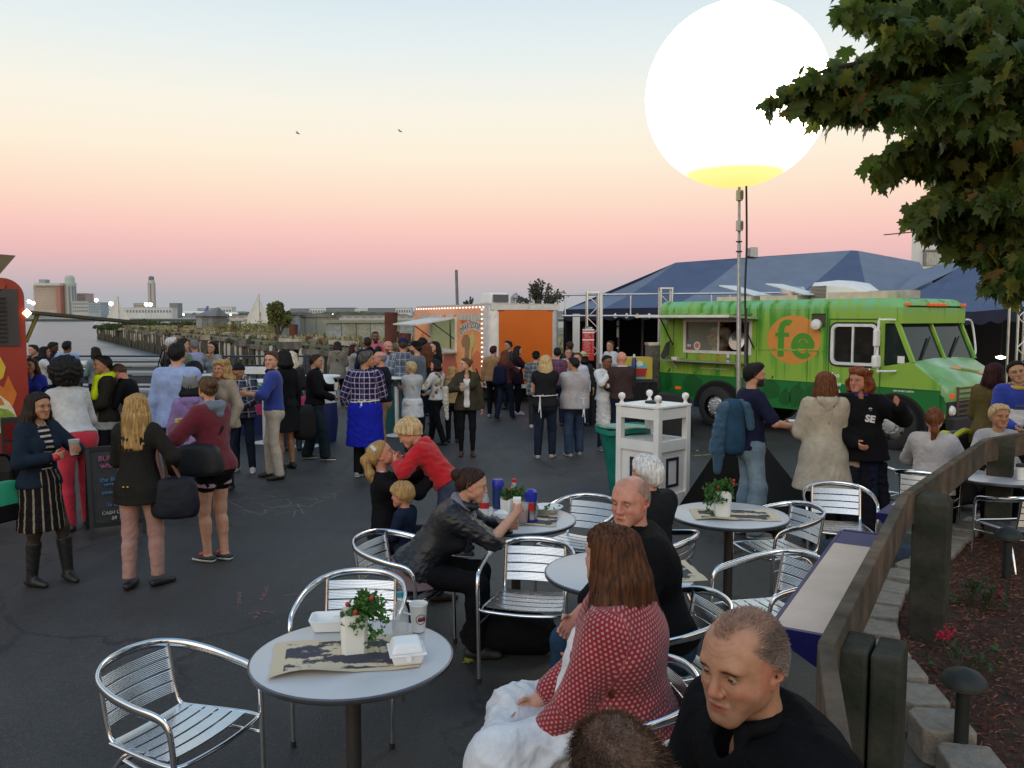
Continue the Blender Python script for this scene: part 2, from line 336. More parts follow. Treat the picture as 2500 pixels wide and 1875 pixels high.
for i,(px,py,e)in enumerate([(72,736,1),(82,740,1),(236,733,1),(272,741.5,1.15),(358,743,1.1),(368,744,1.1),(519.5,758,.8),(449,768,.6),(564,768.5,.6),(813,768,.5),(966,769,.5)]):
 p=D(px,py,980);warm=e<1
 t=T('floodlight',LAMP_LB[i],'floodlight','lamps of the far airport')
 MB().tube([(p.x,980,0),(p.x,980,p.z-1)],.22,6).build('mast',M('flmast',(.3,.3,.3),.8),t)
 lm=M('flood'+('w' if warm else 'c'),(1,1,1),emit=(1,.72,.35)if warm else(1,.97,.9),es=6 if warm else 14,var=0)
 r_=2.0*e
 MB().lathe([(.05,-r_),(r_*.7,-r_*.7),(r_,0),(r_*.7,r_*.7),(.05,r_)],10,(p.x,979,p.z)).build('lamp',lm,t,60)
lm=M('yl',(1,1,1),emit=(1,.9,.25),es=5,var=0)
def sailboat(px,ytop,ybase,d,label):
 p=D(px,ybase,d);z1=D(px,ytop,d).z;h=z1+1.6;t=T('sailboat',label,'sailboat',None,(p.x,d,-2.2),.4)
 MB().add([(-4,0,1.0),(0,-1.4,.9),(4,0,1.2),(0,1.4,.9),(-3.2,0,-.2),(0,-.8,-.3),(3,0,-.2),(0,.8,-.3)],[(0,1,2,3),(0,1,5,4),(1,2,6,5),(2,3,7,6),(3,0,4,7)]).build('hull',M('hull',(.6,.6,.58),.5),t)
 MB().tube([(0.2,0,.8),(.2,0,h)],.1,6).build('mast',M('smast',(.4,.38,.35),.5),t)
 sm=M('sail',(.72,.66,.55),.9,var=.08,vs=.6,transl=.25)
 def sail(nm,a,b,cc,bulge):
  mb=MB();n=8;rows=[]
  a,b,cc=map(Vector,(a,b,cc))
  for i in range(n+1):
   l0=b.lerp(a,i/n);l1=cc.lerp(a,i/n);row=[]
   for j in range(5):
    q_=l0.lerp(l1,j/4);q_.y+=bulge*math.sin(math.pi*j/4)*(1-i/n);row.append(q_)
   rows.append(row)
  flat=[q_ for r_ in rows for q_ in r_]
  mb.add(flat,[(i*5+j,i*5+j+1,(i+1)*5+j+1,(i+1)*5+j)for i in range(n)for j in range(4)])
  mb.build(nm,sm,t,60)
 sail('mainsail',(.2,0,h),(.3,0,1.8),(-4.2,.8,1.8),.6);sail('jib',(.1,0,h*.9),(.9,-.2,1.5),(4.2,0,1.4),.7)
sailboat(289,716,792,240,'cream sailed boat behind the far end of the old pier')
sailboat(632,712,790,215,'cream sailed boat left of the sapling growing on the pier')
# ====== OLD PIER
PA,PB=Vector((-84,170,0)),Vector((-3,34,0));pd=(PB-PA);PL=pd.length;pd.normalize();pn=Vector((-pd.y,pd.x,0))
if pn.x<0:pn=-pn
pier=T('ruined_pier','derelict timber pier on rows of rotten piles with weeds on its deck','pier')
wood=M('oldwood',(.155,.135,.105),.95,var=.45,vs=1.2,bump=.5,bs=6,two=(.07,.06,.045),twos=.5)
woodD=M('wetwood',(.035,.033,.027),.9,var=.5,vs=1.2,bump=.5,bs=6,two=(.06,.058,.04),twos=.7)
tanw=M('tanwood',(.34,.27,.17),.95,var=.3,vs=.8,bump=.3,bs=4,two=(.19,.15,.10),twos=.3)
pale=M('palewood',(.42,.39,.32),.95,var=.25,vs=1)
rust=M('rust',(.10,.032,.02),.9,var=.4,vs=2)
pr=random.Random(5)
m=MB();
for i in range(40):
 s0,s1=PL*i/40,PL*(i+1)/40
 a,b=PA+pd*s0,PA+pd*s1
 m.add([(a.x,a.y,.55),(b.x,b.y,.55),(b.x+pn.x*40,b.y+pn.y*40,1.0),(a.x+pn.x*40,a.y+pn.y*40,1.0),(a.x,a.y,.2),(b.x,b.y,.2)],[(0,1,2,3),(0,1,5,4)])
m.build('deck',M('pierdeck',(.24,.21,.13),.95,var=.4,vs=.3,two=(.09,.105,.045),twos=.12),pier)
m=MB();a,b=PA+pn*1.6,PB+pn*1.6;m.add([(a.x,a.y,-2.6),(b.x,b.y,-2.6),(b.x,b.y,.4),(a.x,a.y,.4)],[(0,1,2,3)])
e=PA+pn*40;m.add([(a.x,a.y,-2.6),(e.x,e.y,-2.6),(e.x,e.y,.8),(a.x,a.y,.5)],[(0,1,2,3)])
m.build('back_wall',M('pierback',(.028,.027,.022),.95,var=.5,vs=.5),pier)  # dark sheet behind the piles for shadow and marine growth under the deck
piles=[MB().tube([(0,0,-2.9),(.02,.03,-1),(0,0,.1+.2*k)],[.24,.21,.17],7).mesh('pile',50)for k in range(3)]
tops=[MB().tube([(0,0,-.95-.12*k),(.02,.0,-.4),(0,.02,.12)],[.14,.2,.15],6).mesh('pile_cap',50)for k in range(3)]
s=0;i=0
while s<PL and i<230:
 q=PA+pd*s+pn*pr.uniform(-.15,.1)
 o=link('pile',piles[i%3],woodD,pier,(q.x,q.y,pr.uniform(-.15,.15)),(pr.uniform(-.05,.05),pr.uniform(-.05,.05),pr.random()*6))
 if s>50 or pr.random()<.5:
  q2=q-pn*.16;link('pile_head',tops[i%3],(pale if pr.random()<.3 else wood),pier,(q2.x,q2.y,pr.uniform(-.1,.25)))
 s+=pr.uniform(.55,.85)if s>60 else pr.uniform(.75,1.1);i+=1
s=0
while s<PL:
 l=pr.uniform(3,8);q0=PA+pd*s-pn*.34;q1=PA+pd*min(PL,s+l)-pn*.34;z=pr.uniform(.15,.5);hgt=pr.uniform(.2,.5)if s>60 else .3
 MB().bar((q0.x,q0.y,z-.05),(q1.x,q1.y,z+pr.uniform(-.08,.08)),.28,hgt).build('fender_beam',tanw if pr.random()<.4 else(wood if pr.random()<.8 else rust),pier)
 s+=l+pr.choice((0,0,.8,2.5))
s=2
while s<PL:
 q=PA+pd*s+pn*pr.uniform(.2,1.5)
 l=pr.uniform(1.5,5);an=math.atan2(pd.y,pd.x)+pr.uniform(-.3,.3)
 MB().box((q.x,q.y,.72+pr.uniform(0,.15)),(l,.3,.22),an).build('loose_timber',pr.choice((wood,rust,pale,tanw)),pier);s+=pr.uniform(1.8,5)
for px,d,hh in((569,82,.95),(543,88,.8),(715,60,1.25),(757,55,.5),(953,41.5,2.0),(440,105,.9),(985,40,1.0)):
 q=D(px,800,d);MB().tube([(q.x,d,.2),(q.x+.05,d,.45+hh)],[.3,.33],9).build('rusty_bollard',rust,pier,50)
def weeds(name,n,mat,seed,rng,hs,spread=1.0):
 r=random.Random(seed);m=MB()
 for _ in range(n):
  s_=r.uniform(*rng)*PL;q=PA+pd*s_+pn*(abs(r.gauss(0,9))+.15)*spread;k=r.uniform(*hs);z=.6
  for _b in range(5):
   a=r.random()*6.28;dx,dy=math.cos(a),math.sin(a);w=.05+.1*k;lx=r.uniform(.1,.5)*k
   m.add([(q.x-dy*w,q.y+dx*w,z),(q.x+dy*w,q.y-dx*w,z),(q.x+dx*lx+dy*w,q.y+dy*lx-dx*w,z+k*.6),(q.x+dx*lx*1.8,q.y+dy*lx*1.8,z+k)],[(0,1,2,3)])
 o=m.build(name,mat,pier,fix=False);o['kind']='stuff';return o
weeds('dry_weeds',2600,M('weed1',(.34,.28,.15),.95,var=.3,vs=.5),3,(0,1),(.15,.5));weeds('green_weeds',1100,M('weed2',(.13,.145,.05),.95,var=.35,vs=.5),4,(0,1),(.12,.4));weeds('pale_rubble_weeds',600,M('weed3',(.33,.31,.25),.95,var=.3),5,(.05,1),(.1,.4))
def leaf_cloud(m,c,r,n,size,rg,flat=1.0,shell=.5):
 for _ in range(n):
  while True:
   v=Vector((rg.uniform(-1,1),rg.uniform(-1,1),rg.uniform(-1,1)))
   if shell*.6<v.length<1:break
  p=Vector((c[0]+v.x*r[0],c[1]+v.y*r[1],c[2]+v.z*r[2]));s_=size*rg.uniform(.6,1.3)
  a=Vector((rg.gauss(0,1),rg.gauss(0,1),rg.gauss(0,.7)*flat)).normalized();b=a.orthogonal().normalized()
  b=(Matrix.Rotation(rg.random()*6.28,3,a)@b);c2=a.cross(b)
  m.add([p-b*s_,p+c2*s_*.5,p+b*s_,p-c2*s_*.5],[(0,1,2,3)])
def bush(name,label,clumps,mat,size,seed,trunk=None,cat='bush',group=None):
 rg=random.Random(seed);t=T(name,label,cat,group);m=MB()
 for c,r,n in clumps:leaf_cloud(m,c,r,n,size,rg)
 o=m.build('crown',mat,t,fix=False)
 if trunk:
  k=MB()
  for path,rad in trunk:k.tube(path,rad,6)
  k.build('trunk',M('barkf',(.08,.065,.05),.95),t,60)
 return t
gm=[M('lf%d'%i,c,.8,var=.35,vs=.7,transl=.2)for i,c in enumerate([(.045,.075,.02),(.10,.11,.03),(.06,.085,.03),(.16,.15,.04)])]
q=D(350,785,135)
bush('green_thicket','dense green thicket on the pier below the control tower',[((q.x+dx,135+rnd.uniform(-3,3),.6+.8*rnd.random()),(2.6,2,1.1*(1-abs(dx)/9)),260)for dx in(-5,-3,-1,1,3,5,7)],gm[0],.28,8,cat='thicket')
def sapling(px0,px1,ytop,ybase,d,label,seed,n=9,mat=gm[2],size=.11,per=70,spread=.35,name='sapling'):
 rg=random.Random(seed);b=D((px0+px1)/2,ybase,d);w=D(px1,ybase,d).x-D(px0,ybase,d).x;h=D(px0,ytop,d).z-b.z
 t=T(name,label,'tree',None);k=MB();m=MB()
 for i in range(n):
  x=b.x+w*rg.uniform(-.5,.5);z=b.z+h*(1-.75*abs((x-b.x)/w)*1.6)*rg.uniform(.6,1);y=d+rg.uniform(-.4,.4)*w
  path=[(b.x+.1*w*rg.uniform(-1,1),d,b.z-1),(b.x+(x-b.x)*.5,d,b.z+(z-b.z)*.45),(x,y,z)]
  k.tube(smooth_path(path,4),[.05]*3+[.035]*3+[.02]*2+[.01],5)
  for f in np.linspace(.3,1,7):
   p=Vector(path[1]).lerp(Vector(path[2]),(f-.3)/.7);leaf_cloud(m,p,(w*.5*spread*(1.1-f*.6),w*.4*spread,h*.1),int(per/7),size,rg,shell=0)
 m.build('crown',mat,t,fix=False);k.build('trunk',M('barkf',(.08,.065,.05),.95),t,60);return t
sapling(648,712,724,806,62,'yellowish green sapling growing through the pier deck',11,12,gm[1],.2,160,.45)
q=D(592,800,75)
bush('yellow_bush','low yellow green bush on the pier left of the sapling',[((q.x+dx,75,1.1),(1.4,1,.9),150)for dx in(-1.5,0,1.6,3)],gm[3],.16,14)
sapling(1250,1385,676,752,30,'thin leaved shrub rising behind the orange trailer roof',12,14,M('lf9',(.07,.075,.05),.8,transl=.15),.065,60,.26)
sapling(1130,1165,722,748,34,'sparse weed bush poking above the trailer roof',17,4,M('lf9',(.07,.075,.05)),.06,24,.2)
def hut(name,label,px0,px1,y0,y1,d,wallmat,roofmat,holes,dep=6,pitch=.0):
 t=T(name,label,'shed');a,b=D(px0,y1,d),D(px1,y0,d);z0=min(a.z,.5)
 m=MB();n=max(3,int((b.x-a.x)/.9));dx=(b.x-a.x)/n;rg=random.Random(px0)
 for i in range(n):
  if i in holes:m2=MB().box((a.x+dx*(i+.5),d,b.z-.3),(dx,.15,.6)).build('wall_board',wallmat,t);continue
  MB().box((a.x+dx*(i+.5),d+rg.uniform(-.04,.04),(z0+b.z)/2),(dx*.96,.15,b.z-z0)).build('wall_board',wallmat if rg.random()<.75 else M('hutgrey',(.25,.27,.27),.9,var=.3),t)
 MB().box(((a.x+b.x)/2,d+dep,(z0+b.z)/2),(b.x-a.x,.15,b.z-z0)).build('back_wall',woodD,t)
 for x in(a.x,b.x):MB().box((x,d+dep/2,(z0+b.z)/2),(.15,dep,b.z-z0)).build('side_wall',wallmat,t)
 if pitch:MB().add([(a.x-.4,d-.4,b.z),(b.x+.4,d-.4,b.z),(b.x-.2,d+dep/2,b.z+pitch),(a.x+1.2,d+dep/2,b.z+pitch*.8),(b.x+.4,d+dep,b.z),(a.x-.4,d+dep,b.z)],[(0,1,2,3),(3,2,4,5),(0,3,5),(1,4,2)]).build('roof',roofmat,t)
 else:MB().box(((a.x+b.x)/2,d+dep/2,b.z+.12),(b.x-a.x+.5,dep+.5,.2)).build('roof',roofmat,t)
greyw=M('greywood',(.17,.17,.165),.95,var=.35,vs=1)
hut('ruined_shed','collapsing grey timber shed with a dark doorway on the pier',480,521,772,795,108,greyw,greyw,{3,4},5,1.2)
hut('blue_cabin','faded blue cabin with broken window at the left of the wreck on the pier',679,716,770,806,64,M('fadblue',(.22,.33,.38),.9,var=.3,vs=1,two=(.38,.40,.38),twos=.6),greyw,set(),4)
hut('cream_wreck','long cream painted wreck with a hole in its blue end',717,800,774,807,66,M('cream',(.40,.37,.29),.9,var=.25,vs=.8,two=(.25,.25,.22),twos=.4),greyw,{9,10},4)
hut('rubble_wall','low broken concrete wall on the pier near the trailer',800,1010,789,806,60,M('rubw',(.30,.30,.26),.95,var=.3,two=(.17,.19,.11),twos=.4),M('rubw2',(.25,.26,.2),.95),{4,9},3)
a,b=D(1121,750,29),D(1114,659,29);t=MB().tube([(a.x,29,0),tuple(b)],[.06,.05],8).build('leaning_pole',M('pole',(.17,.17,.17),.7),smooth=50)
tag(t,'thin dark pole leaning above the orange trailer','pole')
for px,py,d,lb in((727,326,70,'small gull gliding high at the left of the sky'),(977,321,70,'small gull gliding high nearer the balloon light')):
 p=D(px,py,d);m=MB();m.tube([(-.17,0,0),(0,0,.02),(.2,0,0)],[.02,.06,.01],6)
 m.sheet([(-.05,.05,0),(.08,.05,0),(.02,.32,.1),(-.1,.55,.06)],.01);m.sheet([(-.05,-.05,0),(.08,-.05,0),(.02,-.3,.12),(-.1,-.5,.1)],.01)
 o=m.build('gull',M('gull',(.2,.2,.2),.8),loc=tuple(p),rot=(.4,.2,.5));tag(o,lb,'bird')
 # ====== GREEN FOOD TRUCK
chrome=M('chrome',(.6,.6,.6),.18,1,var=.05);alu=M('aluminium',(.62,.63,.64),.32,1,var=.1,vs=20)
blk=M('black',(.012,.012,.013),.6,var=.2);rubber=M('rubber',(.02,.02,.021),.8,var=.25,vs=10);white=M('whitepaint',(.72,.72,.70),.5,var=.06,vs=4)
steel=M('steel',(.35,.35,.36),.4,1,var=.15);darkin=M('darkinterior',(.02,.02,.02),.8)
glass=M('carglass',(.016,.026,.024),.08,var=0,spec=.22)
def wrap_mat(key,veg=False):
 m=bpy.data.materials.new(key);m.use_nodes=True;nt=m.node_tree;b=nt.nodes['Principled BSDF'];N=nt.nodes.new;L=nt.links.new
 tc=N('ShaderNodeTexCoord');sp_=N('ShaderNodeSeparateXYZ');L(tc.outputs['Object'],sp_.inputs[0])
 mp=N('ShaderNodeMapping');mp.inputs['Scale'].default_value=(7,7,.35);L(tc.outputs['Object'],mp.inputs[0])
 n=N('ShaderNodeTexNoise');n.inputs['Scale'].default_value=1;n.inputs['Detail'].default_value=5;L(mp.outputs[0],n.inputs['Vector'])
 big=N('ShaderNodeTexNoise');big.inputs['Scale'].default_value=.7;L(tc.outputs['Object'],big.inputs['Vector'])
 add=N('ShaderNodeMath');add.operation='MULTIPLY_ADD';add.inputs[1].default_value=.9;L(big.outputs[0],add.inputs[0]);L(n.outputs[0],add.inputs[2])
 cr=N('ShaderNodeValToRGB');e=cr.color_ramp.elements
 e[0].position=.62;e[0].color=(.030,.155,.022,1);e[1].position=1.2/1.3;e[1].color=(.21,.36,.05,1)
 x=e.new(.78);x.color=(.075,.255,.028,1);L(add.outputs[0],cr.inputs[0])
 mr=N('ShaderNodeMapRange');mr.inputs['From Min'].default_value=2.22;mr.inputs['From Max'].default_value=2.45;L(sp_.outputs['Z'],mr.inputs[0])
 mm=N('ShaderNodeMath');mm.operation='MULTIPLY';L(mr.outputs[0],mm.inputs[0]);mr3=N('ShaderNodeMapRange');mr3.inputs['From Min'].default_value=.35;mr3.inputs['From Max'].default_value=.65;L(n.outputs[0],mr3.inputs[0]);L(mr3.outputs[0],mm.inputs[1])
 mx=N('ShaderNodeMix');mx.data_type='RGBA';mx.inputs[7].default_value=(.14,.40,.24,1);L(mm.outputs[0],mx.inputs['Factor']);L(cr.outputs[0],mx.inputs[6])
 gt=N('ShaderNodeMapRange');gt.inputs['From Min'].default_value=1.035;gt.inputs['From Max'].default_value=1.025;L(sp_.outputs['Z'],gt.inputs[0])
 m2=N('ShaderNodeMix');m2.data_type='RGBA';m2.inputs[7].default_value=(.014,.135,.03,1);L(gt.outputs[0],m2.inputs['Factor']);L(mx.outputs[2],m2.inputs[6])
 gs=N('ShaderNodeVectorMath');gs.operation='SCALE';gs.inputs['Scale'].default_value=1.18;L(m2.outputs[2],gs.inputs[0])
 L(gs.outputs[0],b.inputs['Base Color']);b.inputs['Roughness'].default_value=.5;b.inputs['Specular IOR Level'].default_value=.25
 nn=N('ShaderNodeTexNoise');nn.inputs['Scale'].default_value=3;L(tc.outputs['Object'],nn.inputs['Vector']);bp=N('ShaderNodeBump');bp.inputs['Strength'].default_value=.12;bp.inputs['Distance'].default_value=.02;L(nn.outputs[0],bp.inputs['Height']);L(bp.outputs[0],b.inputs['Normal'])
 return m
wrap=wrap_mat('vinyl_wrap');darkveg=M('vegprint',(.012,.10,.022),.4,var=.1);orange=M('orangedisc',(.62,.25,.05),.4,var=.05);lettergreen=M('lettergreen',(.06,.27,.025),.4,var=.05);ltext=M('whitelet',(.7,.75,.7),.5,var=0);otext=M('orangelet',(.6,.25,.04),.5,var=0)
ang=math.atan2(-2.0,2.58)
tr=T('food_truck','green vegetable printed food truck with orange fe disc and open serving window','food truck',None,(3.05,17.2,0),ang)
TW=2.05
m=MB()
def wall(x0,x1,z0,z1):m.box(((x0+x1)/2,.02,(z0+z1)/2),(x1-x0,.04,z1-z0))
ZT=2.36
wall(0,.56,.5,ZT);wall(.56,1.92,.5,1.5);wall(.56,1.92,2.13,ZT);wall(1.92,3.07,.5,ZT);wall(3.07,3.33,.5,2.02);wall(3.07,3.33,2.27,ZT)
wall(3.33,3.44,.5,ZT);wall(3.44,4.24,.5,1.36);wall(3.44,4.24,2.09,ZT);wall(4.24,4.34,.5,ZT)
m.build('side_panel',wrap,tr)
MB().prism([(4.34,.5),(5.25,.5),(5.25,1.12),(4.78,1.47),(4.34,1.38)],1,0,.04).build('cab_side_panel',wrap,tr)
MB().prism([(4.34,2.1),(4.53,2.1),(4.53,ZT),(4.34,ZT)],1,0,.04).build('cab_top_panel',wrap,tr)
m=MB()
for y_,w_ in((.03,.07),(TW-.03,.07),(TW/2,.05)):MB().bar((4.53,y_,2.12),(4.80,y_,1.46),w_,.06).build('windscreen_pillar',wrap,tr)
MB().box((2.2,TW-.02,1.45),(4.5,.04,1.9)).build('far_side_panel',wrap,tr)
MB().box((.02,TW/2,1.45),(.04,TW-.08,1.9)).build('rear_panel',wrap,tr)
MB().box((2.6,TW/2,.56),(5.1,TW-.1,.1)).build('floor',blk,tr)
n=8;prof=[]
for i in range(n+1):a=math.pi/2*i/n;prof.append((.16-.16*math.cos(a),ZT+.17*math.sin(a)))
prof2=[(y,z)for y,z in prof]+[(TW-y,z)for y,z in prof[::-1]]
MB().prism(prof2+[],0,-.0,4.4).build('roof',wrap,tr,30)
m=MB();k=len(prof2);vs=[]
for i in range(6):
 a=math.pi/2*i/5;xx=4.4+.22*math.sin(a);sc=1-.10*(1-math.cos(a));dz=.13*(1-math.cos(a))
 for y,z in prof2:vs.append((xx,TW/2+(y-TW/2)*sc,max(ZT-.02,z-dz)))
m.add(vs,[(i*k+j,i*k+j+1,(i+1)*k+j+1,(i+1)*k+j)for i in range(5)for j in range(k-1)])
m.box((4.57,TW/2,2.235),(.09,TW-.04,.27));m.build('cab_brow',wrap,tr,40)
mk=M('marker',(.55,.08,.01),.3,emit=(1,.15,.02),es=.25,var=0)
for y in(.14,.82,.96,1.10,1.24,1.92):MB().box((4.635,y,2.42),(.05,.1 if y in(.14,1.92)else .12,.055)).build('marker_lamp',mk,tr,bevel=.012)
for y0,y1 in((.07,TW/2-.03),(TW/2+.03,TW-.07)):
 MB().sheet([(4.535,y0,2.09),(4.79,y0,1.47),(4.79,y1,1.47),(4.535,y1,2.09)],.01).build('windscreen_pane',glass,tr)
for y0,y1,s in((.3,.8,1),(1.2,1.75,1)):
 MB().bar((4.80,y0,1.5),(4.66,y1,1.86),.015,.03).build('wiper',blk,tr)
MB().prism([(4.36,1.40),(4.76,1.48),(4.515,2.08),(4.36,2.08)],1,.012,.026).build('quarter_window',glass,tr)
MB().box((4.62,.005,1.5),(.11,.008,.12)).build('white_sticker',white,tr)
MB().box((4.3,1.0,1.2),(.5,.5,.9)).build('seat',M('seatdark',(.02,.02,.022),.8),tr)
MB().box((4.5,1.0,1.43),(.45,1.9,.1)).build('dashboard',blk,tr)
MB().box((3.42,1.05,1.45),(.03,1.9,1.8)).build('partition',M('partition',(.10,.11,.09),.7),tr)
for c_,d_ in(((3.40,-.004,1.35),(.012,.012,1.65)),((4.29,-.004,1.0),(.012,.012,.9)),((3.85,-.004,2.17),(.9,.012,.018))):MB().box(c_,d_).build('door_seam',M('seam',(.03,.1,.02),.6),tr)
def rrect(x0,x1,z0,z1,r,n=5):
 P=[]
 for cx,cz,a0 in((x1-r,z1-r,0),(x0+r,z1-r,90),(x0+r,z0+r,180),(x1-r,z0+r,270)):
  for i in range(n+1):a=R(a0+90*i/n);P.append((cx+r*math.cos(a),cz+r*math.sin(a)))
 return P
def ring(out,inn,y0,y1):
 m=MB();n=len(out);mk_=lambda P,y:[(p[0],y,p[1])for p in P]
 m.add(mk_(out,y0)+mk_(inn,y0)+mk_(out,y1)+mk_(inn,y1),[f for i in range(n)for j in[(i+1)%n]for f in((i,j,n+j,n+i),(2*n+i,3*n+i,3*n+j,2*n+j),(i,2*n+i,2*n+j,j),(n+i,n+j,3*n+j,3*n+i))]);return m
ring(rrect(3.41,4.27,1.34,2.12,.14),rrect(3.48,4.20,1.41,2.05,.09),-.02,.03).build('window_gasket',blk,tr)
ring(rrect(3.44,4.24,1.37,2.09,.11),rrect(3.49,4.19,1.42,2.04,.08),-.028,.03).build('window_frame',M('alupaint',(.66,.67,.66),.4),tr)
MB().box((3.82,-.012,1.73),(.03,.03,.63)).build('window_bar',M('alupaint',(.66,.67,.66),.4),tr)
g1=M('sideglass',(.02,.022,.02),.05,var=0,spec=.7,alpha=.75)
MB().box((3.65,.012,1.73),(.34,.008,.63)).build('window_pane',g1,tr);MB().box((4.01,.012,1.73),(.36,.008,.63)).build('window_pane',g1,tr)
MB().box((4.02,.5,1.45),(.25,.3,.2),rot=Matrix.Rotation(.5,3,'Y')).build('white_bundle',white,tr)
m=MB();m.tube([(4.13,-.03,1.32),(4.13,-.05,1.26),(4.13,-.05,1.14)],.022,8);m.build('door_handle',chrome,tr,50)
m=MB();m.tube(smooth_path([(4.52,-.02,2.16),(4.40,-.22,2.16),(4.36,-.24,2.1),(4.36,-.24,1.36),(4.40,-.22,1.31),(4.56,-.02,1.31)],4),.018,7);m.build('mirror_frame',white,tr,50)
MB().box((4.35,-.27,1.86),(.06,.16,.3)).build('mirror',white,tr,bevel=.03);MB().box((4.36,-.28,1.47),(.09,.19,.22)).build('mirror',white,tr,bevel=.04)
MB().tube(smooth_path([(4.6,TW+.02,2.16),(4.62,TW+.22,2.1),(4.7,TW+.22,1.6),(4.75,TW+.02,1.5)],4),.018,7).build('mirror_frame',white,tr,50)
def loft(sections,name,mat,bev=0):
 m=MB();k=len(sections[0]);m.add([p for s in sections for p in s],[(i*k+j,i*k+(j+1)%k,(i+1)*k+(j+1)%k,(i+1)*k+j)for i in range(len(sections)-1)for j in range(k)]+[tuple(range(k)),tuple((len(sections)-1)*k+j for j in range(k))[::-1]])
 return m.build(name,mat,tr,35)
sec=[]
for x,z,i in((4.78,1.475,0),(5.0,1.33,.01),(5.22,1.15,.02),(5.30,1.08,.03),(5.32,1.0,.035)):
 sec.append([(x,i,z-.16),(x,i,z-.03),(x,i+.06,z),(x,.7,z+.035),(x,TW-.7,z+.035),(x,TW-i-.06,z),(x,TW-i,z-.03),(x,TW-i,z-.16)])
loft(sec,'hood',M('hoodwrap',(.16,.36,.10),.3,var=.2,vs=2,two=(.34,.5,.36),twos=1.6))
MB().sheet([(4.98,.95,1.385),(5.16,1.75,1.24),(5.2,1.6,1.21),(5.02,.75,1.355)],.004).build('hood_graphic',orange,tr)
MB().sheet([(5.05,1.1,1.345),(5.13,1.5,1.275),(5.15,1.4,1.262),(5.07,1.0,1.33)],.004).build('hood_graphic',lettergreen,tr)
MB().box((5.2,TW/2,.78),(.2,TW-.08,.56)).build('nose_panel',wrap,tr)
grf=M('grille',(.10,.065,.04),.5,var=.2)
MB().box((5.305,TW/2,.82),(.02,1.2,.46)).build('grille_back',blk,tr)
for i in range(6):MB().box((5.325,TW/2,.62+i*.085),(.035,1.2,.026)).build('grille_slat',grf,tr)
for y in(.42,TW-.42):MB().box((5.325,y,.82),(.04,.03,.5)).build('grille_post',grf,tr)
for y,s in((.27,1),(TW-.27,-1)):
 MB().box((5.305,y,.80),(.02,.25,.46)).build('headlamp_bezel',blk,tr,bevel=.02)
 MB().box((5.32,y,.93),(.02,.13,.09)).build('turn_lamp',mk,tr,bevel=.01)
 mm_=MB().lathe([(.005,.035),(.06,.03),(.085,0),(.09,-.02)],16);mm_.build('headlamp',M('lampglass',(.75,.75,.72),.12,var=0),tr,40,(5.33,y,.69),(0,R(90),0))
MB().box((5.42,TW/2,.5),(.14,TW+.02,.2)).build('bumper',blk,tr,bevel=.02)
MB().box((5.28,-.006,.62),(.12,.012,.06)).build('side_marker',mk,tr)
def wheel(x,r=.41,y=.10,hubmat=None):
 w=tr
 m=MB().lathe([(.24,-.11),(r-.05,-.115),(r,-.08),(r,.08),(r-.05,.115),(.24,.11)],32,cap=False)
 m.build('tyre',rubber,w,40,(x,y+.04,r),(R(90),0,0))
 rim=MB().lathe([(.25,-.10),(.245,-.02),(.20,.03),(.155,.05),(.15,.085),(.10,.09),(.095,.13),(.03,.14),(.005,.14)],28).build('rim',M('rimmetal',(.5,.5,.49),.4,.6,var=.15),w,30,(x,y+.02,r),(R(90),0,0))
 for i in range(10):
  a=6.283*i/10;MB().lathe([(.014,0),(.014,.03),(.004,.035)],6).build('lug_nut',chrome,rim,0,(.125*math.cos(a),.125*math.sin(a),.088))
 for i in range(5):
  a=6.283*(i+.5)/5;MB().lathe([(.028,0),(.028,.012)],10).build('hand_hole',blk,rim,0,(.195*math.cos(a),.195*math.sin(a),.03))
wheel(1.30);wheel(4.56)
for x in(1.3,4.56):MB().lathe([(.3,-.1),(.41,-.08),(.41,.08),(.3,.1)],24).build('tyre',rubber,tr,40,(x,TW-.15,.41),(R(90),0,0))
def arch(x,r=.52):
 m=MB();P=arc((x,.42),r,0,math.pi,18);P=[(p[0],p[1])for p in P];P=[(x+r,.36)]+P+[(x-r,.36)]
 Q=[(x+(p[0]-x)*.93,.36+(p[1]-.36)*.93)for p in P]
 n=len(P)
 m.add([(p[0],-.02,p[1])for p in P]+[(p[0],-.02,p[1])for p in Q]+[(p[0],.05,p[1])for p in P]+[(p[0],.05,p[1])for p in Q],[f for i in range(n-1)for f in((i,i+1,n+i+1,n+i),(i,2*n+i,2*n+i+1,i+1),(n+i,n+i+1,3*n+i+1,3*n+i))])
 m.build('wheel_arch_trim',blk,tr,40)
 MB().prism(Q,1,-.012,.3).build('wheel_well',M('well',(.006,.006,.006),.95,var=0),tr)
arch(1.30);arch(4.56)
for o in list(tr.children):
 if o.name.startswith('tyre')and o.location.y<.5:o.location.y=-.035
 if o.name.startswith('rim'):o.location.y=-.05
MB().box((1.24,1.2,1.85),(1.5,.05,1.0)).build('kitchen_wall',M('kitchen',(.10,.095,.08),.6,var=.2),tr)
MB().box((.6,.6,1.8),(.03,1.2,.9)).build('kitchen_wall',M('kitchen',(.10,.095,.08),.6),tr);MB().box((1.24,.6,1.38),(1.4,1.1,.06)).build('kitchen_counter',steel,tr)
MB().box((1.24,.6,2.3),(1.4,1.1,.06)).build('kitchen_ceiling',white,tr)
ring([(.53,1.47),(1.95,1.47),(1.95,2.16),(.53,2.16)],[(.58,1.53),(1.9,1.53),(1.9,2.11),(.58,2.11)],-.02,.05).build('serving_window_frame',M('alupaint',(.66,.67,.66),.4),tr)
MB().box((.93,.01,1.82),(.68,.008,.58)).build('window_pane',M('clearpane',(.5,.55,.5),.05,var=0,alpha=.22),tr)
MB().box((1.27,.0,1.82),(.03,.02,.58)).build('window_bar',M('alupaint',(.66,.67,.66),.4),tr)
